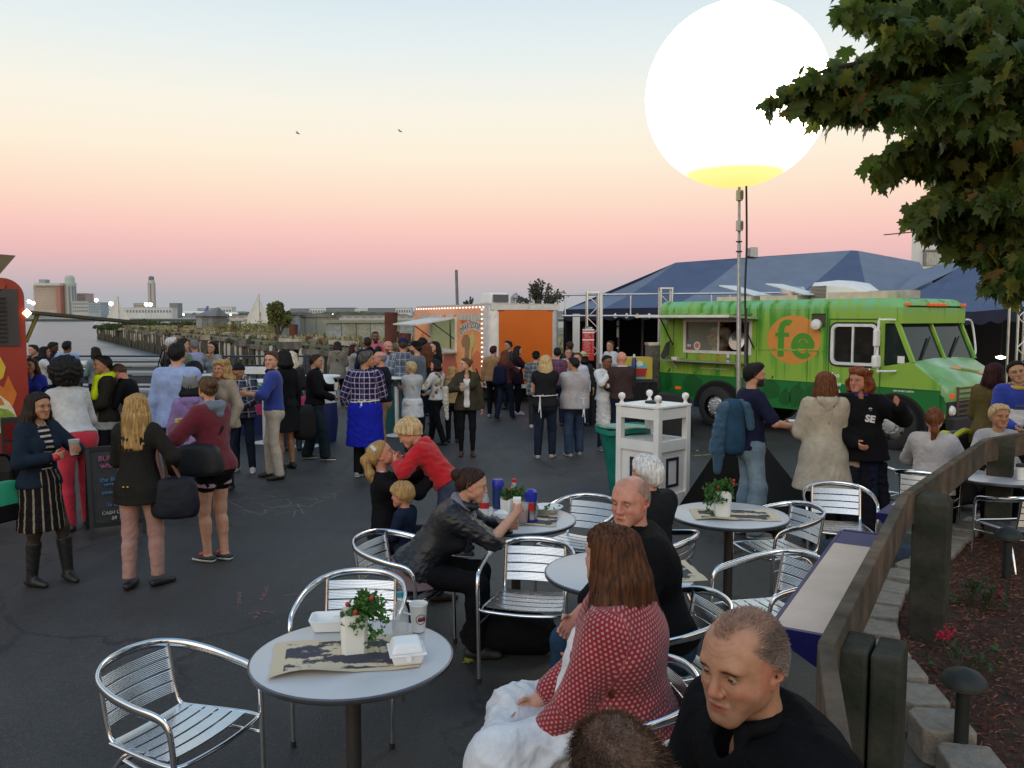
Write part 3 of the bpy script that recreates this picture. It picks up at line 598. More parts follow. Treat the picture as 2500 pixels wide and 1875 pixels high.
MB().lathe([(.005,.006),(.085,.006),(.085,0)],20).build('round_sticker',M('sticker',(.75,.72,.68),.5),tr,0,(.82,.004,1.62),(R(90),0,0))
MB().lathe([(.005,.008),(.055,.008),(.055,0)],20).build('sticker_centre',M('stickred',(.6,.2,.18),.5),tr,0,(.82,.0,1.62),(R(90),0,0))
for i,c_ in enumerate(((.1,.15,.4),(.6,.6,.6),(.5,.08,.06))):MB().box((.645,.0,1.67-i*.05),(.08,.006,.045)).build('card_sticker',M('cs%d'%i,c_,.5),tr)
for x,y,r,hh,mt in((1.38,.3,.16,.09,chrome),(1.72,.25,.12,.16,blk),(1.85,.2,.05,.12,white),(1.55,.35,.1,.05,chrome)):MB().lathe([(r*.7,0),(r,hh*.6),(r,hh),(r*.9,hh)],14).build('pan',mt,tr,40,(x,y,1.42))
for x,z in((.95,1.85),(.88,1.80),(1.03,1.78),(.97,1.74)):MB().lathe([(.01,-.06),(.07,-.03),(.08,.02),(.01,.06)],10).build('vegetable',M('veg%d'%int(z*100),(.5,.15,.03)if z>1.79 else(.35,.3,.05),.6),tr,60,(x,.3,z))
MB().lathe([(.2,0),(.2,.012),(.02,.02),(.015,.2)],18).build('scale_dial',chrome,tr,40,(1.42,.35,1.74),(R(80),0,0))
rotA=Matrix.Rotation(R(-4),3,'X')
MB().box((1.1,-.46,2.205),(1.95,.96,.035),rot=Matrix.Rotation(R(-3),3,'X')).build('awning_flap',M('flapmetal',(.55,.57,.55),.35,.6,var=.1),tr)
MB().box((1.1,-.93,2.225),(1.97,.03,.05)).build('awning_edge',M('alupaint',(.66,.67,.66),.4),tr)
m=MB();m.box((1.1,-.02,2.27),(1.7,.05,.03));m.build('awning_hinge',wrap,tr)
for x in(.3,2.0):MB().tube([(x,-.02,1.62),(x,-.42,2.18)],.014,6).build('awning_strut',blk,tr,50)
MB().box((1.05,-.15,1.31),(1.6,.3,.025)).build('counter_shelf',alu,tr)
for x in(.4,1.75):MB().bar((x,-.02,1.12),(x,-.22,1.30),.025,.025).build('shelf_bracket',M('alupaint',(.66,.67,.66),.4),tr)
text('truck_lettering','food',.105,otext,tr,(.93,-.004,1.40),(R(90),0,0),.001,.004);text('truck_lettering','extrovert',.105,otext,tr,(1.36,-.004,1.40),(R(90),0,0),.001,.004)
text('truck_tagline',"got food cough?  go for it, mister !",.05,ltext,tr,(1.2,-.006,1.17),(R(90),0,0),.001,.001,shear=.3)
text('truck_lettering','foo',.12,ltext,tr,(3.53,-.004,1.18),(R(90),0,0),.001,.004);text('truck_lettering','nc.',.12,ltext,tr,(4.12,-.004,1.16),(R(90),0,0),.001,.004)
text('truck_lettering','w',.12,ltext,tr,(3.6,-.004,1.03),(R(90),0,0),.001,.004);text('truck_lettering','t',.12,ltext,tr,(4.1,-.004,1.0),(R(90),0,0),.001,.004)
text('truck_lettering','20',.12,ltext,tr,(3.57,-.006,.88),(R(90),0,0),.001,.004);text('truck_lettering','J',.12,ltext,tr,(4.1,-.006,.84),(R(90),0,0),.001,.004)
text('truck_tagline','eat street cuisine',.05,ltext,tr,(4.68,-.006,.985),(R(90),0,0),.001,.001,shear=.3)
MB().prism([(2.755+.5*math.cos(a),1.79+.45*math.sin(a))for a in np.linspace(0,2*math.pi,48,endpoint=False)],1,-.004,.0).build('orange_disc',orange,tr)
def stroke(pts,w,name='letter_stroke',mat=lettergreen,y=-.008,parent=tr):
 m=MB();P=[Vector((p[0],0,p[1]))for p in pts];L_,R_=[],[]
 for i,p in enumerate(P):
  t=(P[min(i+1,len(P)-1)]-P[max(i-1,0)]).normalized();nrm=Vector((-t.z,0,t.x));L_.append(p+nrm*w/2);R_.append(p-nrm*w/2)
 n=len(P);m.add([(q.x,y,q.z)for q in L_+R_]+[(q.x,y+.004,q.z)for q in L_+R_],[f for i in range(n-1)for f in((i,i+1,n+i+1,n+i),(i,2*n+i,2*n+i+1,i+1),(n+i,n+i+1,3*n+i+1,3*n+i))]+[(0,n,3*n,2*n),(n-1,3*n-1,4*n-1,2*n-1)])
 return m.build(name,mat,parent)
fx=2.54
stroke([(fx-.02,1.47),(fx-.02,1.98),(fx+.0,2.06),(fx+.05,2.10),(fx+.13,2.11),(fx+.16,2.09)],.115);stroke([(fx-.13,1.88),(fx+.13,1.88)],.075,y=-.0095)
ex,ez=2.93,1.68
a_=[math.radians(x)for x in np.linspace(0,318,30)]
stroke([(ex+.165*math.cos(x),ez+.185*math.sin(x))for x in a_],.105);stroke([(ex-.16,ez),(ex+.205,ez)],.09,y=-.0095)
MB().prism([(ex+.11*math.cos(a),ez+.12*abs(math.sin(a))-.0)for a in np.linspace(0,math.pi,12)],1,-.007,-.003).build('letter_stroke',lettergreen,tr)
for x in(-.06,.07):MB().prism([(ex+x+.012*math.cos(a),ez+.075+.012*math.sin(a))for a in np.linspace(0,6.28,8,endpoint=False)],1,-.012,-.006).build('letter_dot',otext,tr)
def blob(cx,cz,w,h,seed=0,pinch=.0):return[(cx+w*math.cos(a)*(1+pinch*math.cos(2*a)),cz+h*math.sin(a)*(1+.12*math.cos(3*a+seed)))for a in np.linspace(0,2*math.pi,26,endpoint=False)]
for i,(cx,cz,w,h,s_)in enumerate([(.75,.79,.22,.22,0),(2.35,.84,.16,.19,1),(2.62,.70,.12,.14,2),(2.86,.74,.17,.2,.5),(3.18,.86,.18,.14,2.2),(2.1,.68,.1,.13,1),(3.55,.72,.15,.17,.3),(.2,.85,.08,.2,1)]):
 MB().prism(blob(cx,cz,w,h,s_),1,-.005,0).build('vegetable_print',darkveg,tr)
 stroke([(cx,cz+h*.8),(cx+.03,cz+h+.07)],.03,'vegetable_print',darkveg,-.005)
for x in(.3,2.05,3.02,3.36):MB().box((x,-.002,1.45),(.008,.007,1.85)).build('panel_seam',M('seam',(.03,.1,.02),.6),tr)
rv=MB().lathe([(.009,.0),(.006,.004),(.001,.005)],6).mesh('rivet')
for x in np.linspace(.06,3.3,30):
 for z in(.56,2.33):link('rivet',rv,wrap,tr,(x,-.001,z),(R(90),0,0))
for x0,x1,z in((0,3.40,1.60),(0,3.38,1.035),(4.32,5.2,1.035)):
 if z==1.60:MB().box((.28,-.006,z),(.55,.014,.03)).build('belt_rail',wrap,tr);MB().box((2.66,-.006,z),(1.45,.014,.03)).build('belt_rail',wrap,tr)
 else:MB().box(((x0+x1)/2,-.006,z),(x1-x0,.014,.018)).build('belt_rail',wrap,tr)
MB().box((3.2,.1,2.145),(.26,.14,.25)).build('lamp_recess',M('recess',(.07,.06,.04),.8),tr)
MB().lathe([(.09,0),(.10,.03),(.08,.12),(.03,.14)],14).build('side_lamp',white,tr,40,(3.2,-.06,2.08),(R(100),0,.4))
MB().box((.06,-.03,2.22),(.1,.08,.08)).build('rear_bracket',rust,tr);MB().lathe([(.02,0),(.05,.08),(.03,.12)],10).build('side_lamp',white,tr,40,(.2,-.08,2.06))
MB().box((.42,-.006,.72),(.12,.012,.06)).build('side_marker',mk,tr)
MB().add([(.2,-.1,1.66),(.32,-.12,1.72),(.3,-.14,1.42),(.22,-.2,1.3),(.12,-.16,1.38),(.2,-.02,1.45)],[(0,1,2),(0,2,3),(0,3,4),(1,5,2),(2,5,3),(0,4,5),(0,5,1),(3,5,4)]).build('hanging_bag',blk,tr)
for x0,x1,y0 in((1.05,1.75,.25),(1.9,2.62,.3)):MB().box(((x0+x1)/2,y0+.25,2.57),(x1-x0,.5,.09)).build('roof_hatch_frame',M('hatchmetal',(.6,.55,.42),.4,.4,var=.15),tr)
for x0 in(1.05,2.0):MB().add([(x0,.3,2.86),(x0+.75,.3,2.64),(x0+.75,.8,2.64),(x0,.8,2.86),(x0,.3,2.84),(x0+.75,.3,2.62),(x0+.75,.8,2.62),(x0,.8,2.84)],[(0,1,2,3),(4,7,6,5),(0,4,5,1),(3,2,6,7),(0,3,7,4),(1,5,6,2)]).build('roof_hatch_lid',white,tr)
MB().lathe([(.18,0),(.18,.14),(.24,.14),(.24,.24),(.2,.28),(.02,.29)],20).build('exhaust_fan',alu,tr,40,(2.0,1.1,2.53))
ac=MB();sec=[]
for x,w,h in((2.62,.30,.28),(2.66,.33,.33),(3.1,.33,.36),(3.4,.32,.30),(3.62,.26,.14),(3.66,.2,.05)):sec.append([(x,.95-w,2.53),(x,.95-w,2.53+h*.7),(x,.95-w*.7,2.53+h),(x,.95+w*.7,2.53+h),(x,.95+w,2.53+h*.7),(x,.95+w,2.53)])
loft(sec,'roof_air_conditioner',white)
for i in range(9):MB().box((2.80,.61,2.575+i*.026),(.3,.03,.01)).build('vent_slot',M('ventdark',(.1,.1,.1),.8),tr)
MB().box((3.75,.4,2.58),(1.0,.45,.13)).build('roof_box',M('hatchmetal',(.6,.55,.42),.4,.4),tr);MB().box((4.1,.7,2.6),(.7,.3,.14)).build('roof_box',M('roofbox',(.4,.39,.35),.5,.3),tr)
def fx_(u):k=(3.05+.79*u)/(17.2-.61*u);return(18.0*k-3.195)/(.616+.788*k)
fy_=lambda y:y if y<.2 else .2+(y-.2)*1.14
for o in tr.children:
 if o.location.length>.01:o.location.x=fx_(o.location.x);o.location.y=fy_(o.location.y)
 else:
  for v in o.data.vertices:v.co.x=fx_(v.co.x);v.co.y=fy_(v.co.y)
TP,ang=(3.195,18.0,0),math.atan2(-.788,.616);tr.location=TP;tr.rotation_euler[2]=ang
TM=Matrix.Translation(TP)@Matrix.Rotation(ang,4,'Z')
b_=MB().lathe([(.03,0),(.033,.08),(.033,.12),(.012,.17),(.012,.2)],12);o=b_.build('water_bottle',M('bottlewhite',(.7,.75,.75),.2,alpha=.6),None,40)
o.matrix_basis=TM@Matrix.Translation((fx_(1.58),-.16,1.323));tag(o,'small water bottle with teal label on the truck counter shelf','bottle');MB().lathe([(.0345,.04),(.0345,.09)],12,cap=False).build('bottle_label',M('teal',(.02,.25,.3),.5),o,40)
o=MB().box((0,0,.03),(.13,.1,.06),taper=1.2).build('food_tray',white,None);o.matrix_basis=TM@Matrix.Translation((fx_(.5),-.2,1.323));tag(o,'white paper food tray left on the truck counter shelf','food tray')
# ====== ORANGE TRAILER
to=T('food_trailer','orange concession trailer with silver corner trim and open serving flap','food trailer',None,(-.56,20.9,0),math.atan2(.92,-.4))
ox=M('trailerorange',(.62,.13,.012),.35,var=.1,vs=.8);orange_lit=M('trailerorange_lit',(.80,.34,.12),.4,var=.08,two=(.74,.25,.06),twos=.7);dp=M('treadplate',(.62,.63,.64),.3,.75,var=.12,bump=.8,bs=90);ored=M('trailerred',(.45,.07,.01),.4,var=.1)  # side wall orange made paler, its brighter lighting put into the colour
TL,TWd,Z0,Z1=6.4,2.0,.42,2.5
MB().box((TL/2,-TWd+.05,1.45),(TL-.3,.06,2.0)).build('far_wall',ox,to)
m=MB()
def w2(x0,x1,z0,z1,mm):mm.box(((x0+x1)/2,-.03,(z0+z1)/2),(x1-x0,.06,z1-z0))
w2(.24,2.45,Z0,Z1-.2,m);w2(2.45,4.75,Z0,1.28,m);w2(2.45,4.75,2.2,Z1-.2,m);w2(4.75,TL,Z0,Z1-.2,m);m.build('side_wall',orange_lit,to)
m=MB();w2(.24,TL,Z1-.2,Z1,m);m.build('header_strip',M('headstrip',(.72,.34,.2),.35,var=.1),to)
MB().box((.02,-TWd/2,(Z0+Z1)/2-.02),(.05,TWd-.5,Z1-Z0-.2)).build('end_panel',ox,to)
m=MB();m.box((.03,-TWd/2,Z1-.05),(.07,TWd-.1,.12));m.box((.03,-TWd/2,Z0+.03),(.07,TWd-.1,.1));m.build('end_trim',dp,to)
for y in(-.0,-TWd):
 P=[(.26-.26*math.cos(R(a)),(-.26+.26*math.sin(R(a)))if y==0 else(-TWd+.26-.26*math.sin(R(a))))for a in range(0,91,15)]
 n=len(P);MB().add([(p[0],p[1]+(.012 if y==0 else-.012),z)for z in(Z0,Z1)for p in P],[(i,i+1,n+i+1,n+i)for i in range(n-1)]).build('corner_trim',dp,to,40)
 MB().box((.34,y+(.008 if y==0 else-.008),(Z0+Z1)/2),(.22,.03,Z1-Z0)).build('corner_strip',dp,to)
MB().box((TL/2,-TWd/2,Z1+.02),(TL-.1,TWd-.1,.06)).build('roof',M('roofalu',(.5,.5,.5),.4,.5),to);MB().box((TL/2,-TWd/2,Z0),(TL-.2,TWd-.2,.06)).build('floor',blk,to)
for y in(-.3,-1.7):MB().box((.0,y,2.37),(.03,.16,.03)).build('marker_lamp',M('redmark',(.3,.03,.01),.4),to)
bulb=M('bulb',(1,1,1),emit=(1,.72,.5),es=2.2,var=0)
for i in range(16):MB().lathe([(.005,-.022),(.022,0),(.005,.022)],6).build('fairy_bulb',bulb,to,60,(.46,.03,.6+i*.12))
for i in range(24):MB().lathe([(.005,-.022),(.022,0),(.005,.022)],6).build('fairy_bulb',bulb,to,60,(.35+i*.25,.025,2.46))  # bulb row added along the header to stand for its glow
gl=M('greylet',(.45,.43,.38),.5);glo=M('greylet2',(.2,.19,.17),.5)
for x0,x1 in((.35,2.35),(2.65,3.3),(3.6,6.0)):
 MB().box(((x0+x1)/2,.006,2.2),(x1-x0,.01,.15)).build('lettering_strip',M('greyletstrip',(.47,.44,.38),.5,var=.5,vs=9,stretch=(1.5,1,.2)),to)
for i,(x,z,r_)in enumerate([(2.05,1.83,.5),(1.87,1.90,.4),(1.68,1.94,.3),(1.50,1.98,.2),(1.20,2.0,0),(1.02,2.0,0),(.84,1.98,-.05),(.66,1.95,-.1)]):
 MB().box((x,.008,z),(.17,.012,.24),rot=Matrix.Rotation(-r_*.6,3,'Y')).build('logo_letter_edge',M('paleedge',(.6,.6,.58),.5),to)
for ch,x,z,r_ in zip('CRAZOO7Z'[:0]+'GRABZOOP'[:8],(2.05,1.87,1.68,1.50,1.20,1.02,.84,.66),(1.83,1.90,1.94,1.98,2.0,2.0,1.98,1.95),(.5,.4,.3,.2,0,0,-.05,-.1)):
 text('logo_letter',ch,.24,glo,to,(x,.02,z),(R(90),r_*.6,R(180)),.003,.004)
em=M('emblembrown',(.28,.15,.05),.5);ey=M('emblemyellow',(.55,.48,.16),.5)
MB().prism([(1.45,1.35),(1.95,1.4),(2.05,1.55),(1.85,1.72),(1.55,1.75),(1.35,1.6)],1,.0,.008).build('emblem_shape',em,to);MB().prism([(1.5,.8),(1.8,.8),(1.78,1.4),(1.45,1.4)],1,.0,.006).build('emblem_shape',em,to)
stroke([(1.12,1.82),(1.2,1.65),(1.28,1.4),(1.35,1.1),(1.28,.85),(1.1,.68)],.14,'emblem_stroke',ey,.012,to)
MB().prism(blob(1.2,1.62,.16,.2),1,.0,.011).build('emblem_shape',ey,to)
for cx,cz,w,h in((1.6,2.1,.5,.12),(.9,.9,.5,.4),(5.6,1.2,.4,.5)):MB().prism(blob(cx,cz,w,h,1),1,-.002,.003).build('flame_print',ox,to)
MB().prism([(2.2,.5),(3.9,.5),(3.4,1.2),(2.6,1.22)],1,.0,.004).build('flame_print',ored,to)
pg=M('palegreen_glow',(.50,.56,.36),.6,var=.08,emit=(.5,.56,.36),es=.12)  # faint emission put into the wall material so the kitchen looks lit
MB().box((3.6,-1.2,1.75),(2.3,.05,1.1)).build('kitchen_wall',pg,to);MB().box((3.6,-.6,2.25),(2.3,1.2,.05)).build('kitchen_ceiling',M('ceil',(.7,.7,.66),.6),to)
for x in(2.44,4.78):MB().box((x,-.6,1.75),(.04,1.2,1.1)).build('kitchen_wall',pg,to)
for x in(2.46,4.74):MB().box((x,.0,1.74),(.06,.08,.94)).build('window_jamb',M('alupaint',(.66,.67,.66),.4),to)
MB().box((3.6,.02,1.27),(2.4,.12,.07)).build('window_sill',M('alupaint',(.66,.67,.66),.4),to);MB().box((3.6,.18,1.22),(2.3,.36,.03)).build('counter_shelf',alu,to)
for x in(2.62,3.3,4.1):MB().box((x,-.4,1.75),(.04,.04,.95)).build('kitchen_post',M('greenpost',(.10,.13,.05),.6),to)
lampm=M('tubelamp',(1,1,1),emit=(1,.97,.85),es=5,var=0)
MB().box((3.6,-.5,2.2),(1.2,.12,.03)).build('tube_lamp',lampm,to)
MB().add([(2.45,.02,2.2),(4.8,.02,2.2),(4.8,1.15,2.02),(2.45,1.15,2.02),(2.45,.02,2.16),(4.8,.02,2.16),(4.8,1.15,1.98),(2.45,1.15,1.98)],[(0,1,2,3),(4,7,6,5),(0,4,5,1),(3,2,6,7),(0,3,7,4),(1,5,6,2)]).build('awning_flap',M('flapwhite',(.62,.58,.54),.5),to)
for x in(2.55,4.7):MB().tube([(x,.02,1.6),(x,.7,2.08)],.015,6).build('awning_strut',blk,to,50)
MB().box((2.75,-.15,1.42),(.24,.22,.26)).build('yellow_tub',M('ytub',(.5,.42,.08),.5),to,bevel=.02)
MB().lathe([(.28,-.1),(.36,-.1),(.36,.1),(.28,.1)],20).build('wheel',rubber,to,40,(2.6,-.12,.36),(R(90),0,0));MB().box((3,-1,.25),(5,1.6,.3)).build('underframe',M('well',(.006,.006,.006),.95,var=0),to)
MB().box((2.1,-1.0,2.72),(.8,.6,.32),taper=.85).build('roof_air_conditioner',white,to,bevel=.05);MB().box((1.66,-1.0,2.72),(.02,.45,.2)).build('vent_panel',M('ventdark',(.1,.1,.1),.8),to)
MB().tube([(.6,-.9,2.5),(.6,-.9,2.7),(.45,-.9,2.76)],.07,8).build('roof_vent',M('ventgrey',(.3,.3,.32),.5),to,50)
MB().tube([(.15,.06,.5),(-.15,.3,.65),(-.35,.5,.95)],.018,6).build('trailer_jack_handle',blk,to,50)
# ====== RED TRUCK at the left edge
red=M('redtruck',(.26,.022,.014),.35,var=.12,vs=2)
rt=T('food_truck','red food truck with burger and flame picture at the left edge','food truck',None,(-5.75,9.9,0),R(32))
W_,ZTOP=2.3,2.66
P=[(0,.42),(0,ZTOP-.22)]+[(-.22+.22*math.cos(a),ZTOP-.22+.22*math.sin(a))for a in np.linspace(.2,math.pi/2,7)]+[(-W_+.22,ZTOP),(-W_,ZTOP-.22),(-W_,.42)]
MB().prism(P,1,0,5.5).build('body',red,rt,30)
MB().box((-.5,-.015,2.20),(.86,.03,.66)).build('louver_frame',M('louvf',(.035,.035,.035),.5),rt)
for i in range(11):MB().box((-.55,-.045,1.93+i*.05),(.72,.03,.022),rot=Matrix.Rotation(.5,3,'X')).build('louver_slat',M('louvs',(.05,.05,.05),.5),rt)
MB().lathe([(.005,.02),(.07,.02),(.09,0)],16).build('marker_lamp',M('redmark',(.3,.03,.01),.4),rt,40,(-.26,-.01,2.57),(R(90),0,0))
MB().box((-.18,-.02,.78),(.24,.04,.5)).build('tail_lamp_housing',blk,rt,bevel=.015);MB().box((-.18,-.045,.86),(.18,.02,.2)).build('tail_lamp',M('taillamp',(.12,.005,.006),.25),rt);MB().box((-.18,-.045,.66),(.18,.02,.12)).build('tail_lamp',M('taillamp',(.12,.005,.006),.25),rt)
MB().box((-1.1,-.1,.5),(2.2,.2,.16)).build('bumper',blk,rt)
yel=M('flameyellow',(.55,.38,.03),.5,var=.05);org=M('flameorange',(.5,.13,.015),.5,var=.15);bunm=M('bun',(.42,.17,.04),.5,var=.2);lett=M('lettuce',(.20,.30,.04),.5,var=.3,vs=20);chs=M('cheese',(.6,.45,.06),.5);mt_=M('patty',(.10,.03,.015),.6);tom=M('tomato',(.4,.03,.02),.4);cream=M('outline',(.62,.55,.38),.5)
def deco(name,pts,mat,lv):MB().prism(pts,1,-.004-.003*lv,-.001).build(name,mat,rt)
deco('flame_print',[(-.95,1.05),(-.7,1.0),(-.2,1.05),(-.12,1.3),(-.2,1.52),(-.25,1.38),(-.36,1.45),(-.5,1.3),(-.8,1.5)],org,1)
deco('flame_print',[(-.62,1.45),(-.5,1.38),(-.36,1.4),(-.25,1.5),(-.22,1.62),(-.27,1.74),(-.32,1.8),(-.31,1.62),(-.42,1.56),(-.52,1.62),(-.6,1.76)],yel,2)
deco('burger_outline',[(-.95,.72),(-.5,.76),(-.28,.86),(-.2,.98),(-.13,1.02),(-.16,1.12),(-.2,1.2),(-.3,1.3),(-.95,1.36)],cream,2)
deco('burger_bun_print',[(-.95,1.16),(-.4,1.16),(-.25,1.18),(-.28,1.26),(-.5,1.33),(-.95,1.35)],bunm,3)
deco('burger_lettuce_print',[(-.95,.95),(-.6,.9),(-.32,.92),(-.2,1.0),(-.15,1.05),(-.22,1.12),(-.4,1.17),(-.95,1.18)],lett,4);deco('burger_patty_print',[(-.95,.98),(-.5,.98),(-.36,1.02),(-.35,1.1),(-.95,1.12)],mt_,5)
deco('burger_cheese_print',[(-.95,1.0),(-.62,1.0),(-.5,.94),(-.42,1.05),(-.6,1.1),(-.95,1.08)],chs,6);deco('burger_tomato_print',[(-.9,1.13),(-.4,1.12),(-.36,1.15),(-.9,1.17)],tom,6);deco('burger_bun_print',[(-.95,.76),(-.5,.79),(-.32,.88),(-.35,.91),(-.95,.92)],bunm,5)
MB().bar((0,1.0,2.27),(1.35,1.0,2.13),2.0,.035).build('awning_flap',M('awnolive',(.035,.036,.022),.6),rt)
MB().tube([(.14,.2,2.24),(.0,.2,1.9)],.025,7).build('awning_strut',M('strutyellow',(.22,.2,.06),.5),rt,50)
MB().lathe([(.005,-.05),(.05,0),(.005,.05)],10).build('work_lamp',lm,rt,60,(.02,-.02,2.25))
MB().add([(-.35,.6,2.66),(-.28,.6,2.66),(-.05,.6,2.96),(-.4,.6,2.98),(-.35,.7,2.66),(-.28,.7,2.66),(-.05,.7,2.96),(-.4,.7,2.98)],[(0,1,2,3),(7,6,5,4),(0,4,5,1),(1,5,6,2),(2,6,7,3),(3,7,4,0)]).build('roof_hatch_lid',M('brownlid',(.12,.10,.06),.6),rt)
for y in(.9,4.3):MB().lathe([(.2,-.12),(.42,-.12),(.42,.12),(.2,.12)],20).build('wheel',rubber,rt,40,(-.1,y,.42),(0,R(90),0))
# ====== TENTS
bl=M('tentblue',(.085,.118,.205),.75,var=.12,vs=1.5,bump=.2,bs=4,transl=.12);gr=M('tentgrey',(.185,.22,.29),.75,var=.12,vs=1.5,bump=.2,bs=4,transl=.12);nv=M('tentnavy',(.012,.016,.04),.8,var=.2)
def tent(label,eave,ridge,cols,back,yb,seedlab):
 """eave: list of (px,py,d) along the front; ridge: list along the top; strips alternate"""
 t=T('event_tent',label,'tent');E=[D(*e)for e in eave];Rg=[D(*r)for r in ridge]
 def sag(a,b,f):p=a.lerp(b,f);p.z-=.10*math.sin(math.pi*f)*min(1,(a-b).length/4);return p
 def panel(A0,A1,B0,B1,mat):
  m=MB();nu,nv_=6,8;vs=[]
  for j in range(nv_+1):
   l,r=sag(A0,B0,j/nv_),sag(A1,B1,j/nv_)
   for i in range(nu+1):p=l.lerp(r,i/nu);p.z-=.05*math.sin(math.pi*i/nu)*math.sin(math.pi*j/nv_);vs.append(p)
  m.add(vs,[(j*(nu+1)+i,j*(nu+1)+i+1,(j+1)*(nu+1)+i+1,(j+1)*(nu+1)+i)for j in range(nv_)for i in range(nu)])
  m.build('roof_panel',mat,t,60)
 for(e0,e1,r0,r1,mt)in cols:panel(Rg[r0],Rg[r1],E[e0],E[e1],mt)
 for a,b in zip(E[:-1],E[1:]):
  n=max(3,int((b-a).length/.45));m=MB();vs=[]
  for i in range(n*4+1):
   f=i/(n*4);p=a.lerp(b,f);dz=.24+.09*abs(math.sin(math.pi*f*n));vs+=[p+Vector((0,-.02,.02)),p+Vector((0,-.02+.03*math.sin(i),-dz))]
  m.add(vs,[(2*i,2*i+1,2*i+3,2*i+2)for i in range(n*4)]);m.build('valance',nv,t,60)
 bk=[D(*b)for b in back]
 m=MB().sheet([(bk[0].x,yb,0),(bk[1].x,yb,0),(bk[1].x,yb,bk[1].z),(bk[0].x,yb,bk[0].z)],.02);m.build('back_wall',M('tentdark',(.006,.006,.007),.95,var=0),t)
 return t,E,Rg
t1,E1,R1=tent('wide blue and grey striped tent behind the green truck',[(1377,757,24),(1470,755,24),(1640,752,24),(1905,750,24),(2130,750,24),(2330,752,24.5)],[(1650,641,29),(1812,631,29),(2078,611,29),(2095,612,29),(2245,640,30)],[(0,1,0,0,gr),(1,2,0,1,bl),(2,3,1,2,gr),(3,4,2,3,bl),(4,5,3,4,gr)],[(1380,757,30),(2400,640,30)],31,1)
m=MB();q0,q1=D(1440,700,34),D(2300,690,34)
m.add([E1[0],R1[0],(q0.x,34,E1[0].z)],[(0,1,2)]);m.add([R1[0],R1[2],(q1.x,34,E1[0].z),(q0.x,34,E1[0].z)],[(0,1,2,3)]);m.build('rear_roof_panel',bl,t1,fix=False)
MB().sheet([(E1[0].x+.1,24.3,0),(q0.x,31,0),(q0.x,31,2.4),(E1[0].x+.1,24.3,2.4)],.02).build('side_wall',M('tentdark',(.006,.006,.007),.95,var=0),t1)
MB().box((E1[0].x+.35,24.0,1.15),(.2,.1,2.3)).build('white_leg',white,t1)
for px in(1510,1568):
 p=D(px,800,27);MB().tube([(p.x,27,0),(p.x,27,2.6)],.04,8).build('tent_pole',M('tpole',(.12,.12,.13),.5),t1,50)
p=D(1508,800,25.5)
for i,(z0,z1,mt)in enumerate(((1.95,2.1,white),(1.6,1.9,white),(1.25,1.3,white),(.9,1.1,M('redband',(.3,.02,.02),.6)))):MB().box((p.x,25.5,(z0+z1)/2),(.06,.05,z1-z0)).build('pole_banner',mt,t1)
for px,c_ in((1502,white),(1530,white),(1556,M('ybit',(.5,.35,.03),.6)),(1585,white)):
 p=D(px,768,23.9);MB().lathe([(.005,0),(.05,.03),(.06,.1),(.01,.16)],10).build('valance_lamp',c_,t1,50,(p.x,23.9,p.z-.12))
t2,E2,R2=tent('darker blue tent on the right with dipping eave behind the truck cab',[(2150,745,22),(2250,760,21.5),(2375,763,21),(2500,752,21),(2640,752,21)],[(2330,660,25),(2392,618,26),(2445,610,26),(2620,625,26)],[(0,1,0,0,bl),(1,2,0,1,bl),(2,3,1,2,bl),(3,4,2,3,gr)],[(2260,700,27),(2700,690,27)],26.5,2)
MB().add([E2[0],R2[0],R2[1],D(2245,660,28)],[(0,1,2,3)]).build('roof_panel',gr,t2,fix=False)
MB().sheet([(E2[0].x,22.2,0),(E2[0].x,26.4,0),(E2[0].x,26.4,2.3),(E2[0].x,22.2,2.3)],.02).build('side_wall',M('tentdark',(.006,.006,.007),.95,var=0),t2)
p=D(2443,873,23);o=T('work_lamp','lit lamp glowing inside the dark tent right of the truck','lamp',None,tuple(p));MB().lathe([(.005,-.05),(.11,-.02),(.13,.02),(.005,.06)],12).build('lamp',M('wl',(1,1,1),emit=(1,.95,.6),es=6,var=0),o,60);MB().tube([(0,0,.05),(0,0,1.2)],.012,5).build('cable',blk,o)
p=D(1835,616,29);o=T('floodlight','grey unlit floodlight clamped on the tent ridge by the mast','floodlight',None,tuple(p),R(20));MB().box((0,0,0),(.26,.3,.3)).build('housing',M('flgrey',(.28,.29,.27),.6),o,bevel=.05);MB().box((-.02,-.17,0),(.28,.04,.32)).build('front_glass',M('flglass',(.4,.42,.4),.3),o);MB().box((0,.05,-.22),(.3,.04,.14)).build('bracket',blk,o)
tm_=M('trussalu',(.62,.63,.64),.35,.8,var=.1)
def truss(label,px,d,ztop,w=.3):
 b=G(px,0,0)if False else D(px,800,d);t=T('truss_tower',label,'truss','aluminium truss towers',(b.x,d,0))
 for x in(-w/2,w/2):
  for y in(-w/2,w/2):MB().tube([(x,y,0),(x,y,ztop)],.026,6).build('chord',tm_,t,50)
 z=.1;k=0
 while z<ztop-.3:
  a,b2=(-w/2,w/2)if k%2 else(w/2,-w/2)
  MB().tube([(a,-w/2,z),(b2,-w/2,z+.3)],.012,5).build('brace',tm_,t,50);MB().tube([(w/2,a,z),(w/2,b2,z+.3)],.012,5).build('brace',tm_,t,50);z+=.3;k+=1
 MB().box((0,0,ztop),(w+.05,w+.05,.04)).build('top_plate',tm_,t);return t,b
ta,pa=truss('silver truss tower behind the red menu sign',1446,22.6,D(1446,714,22.6).z)
tb,pb_=truss('silver truss tower at the rear corner of the green truck',1624,22.6,D(1624,704,22.6).z)
tc_,pc_=truss('silver truss tower at the right edge below the maple',2492,16.5,D(2492,690,16.5).z)
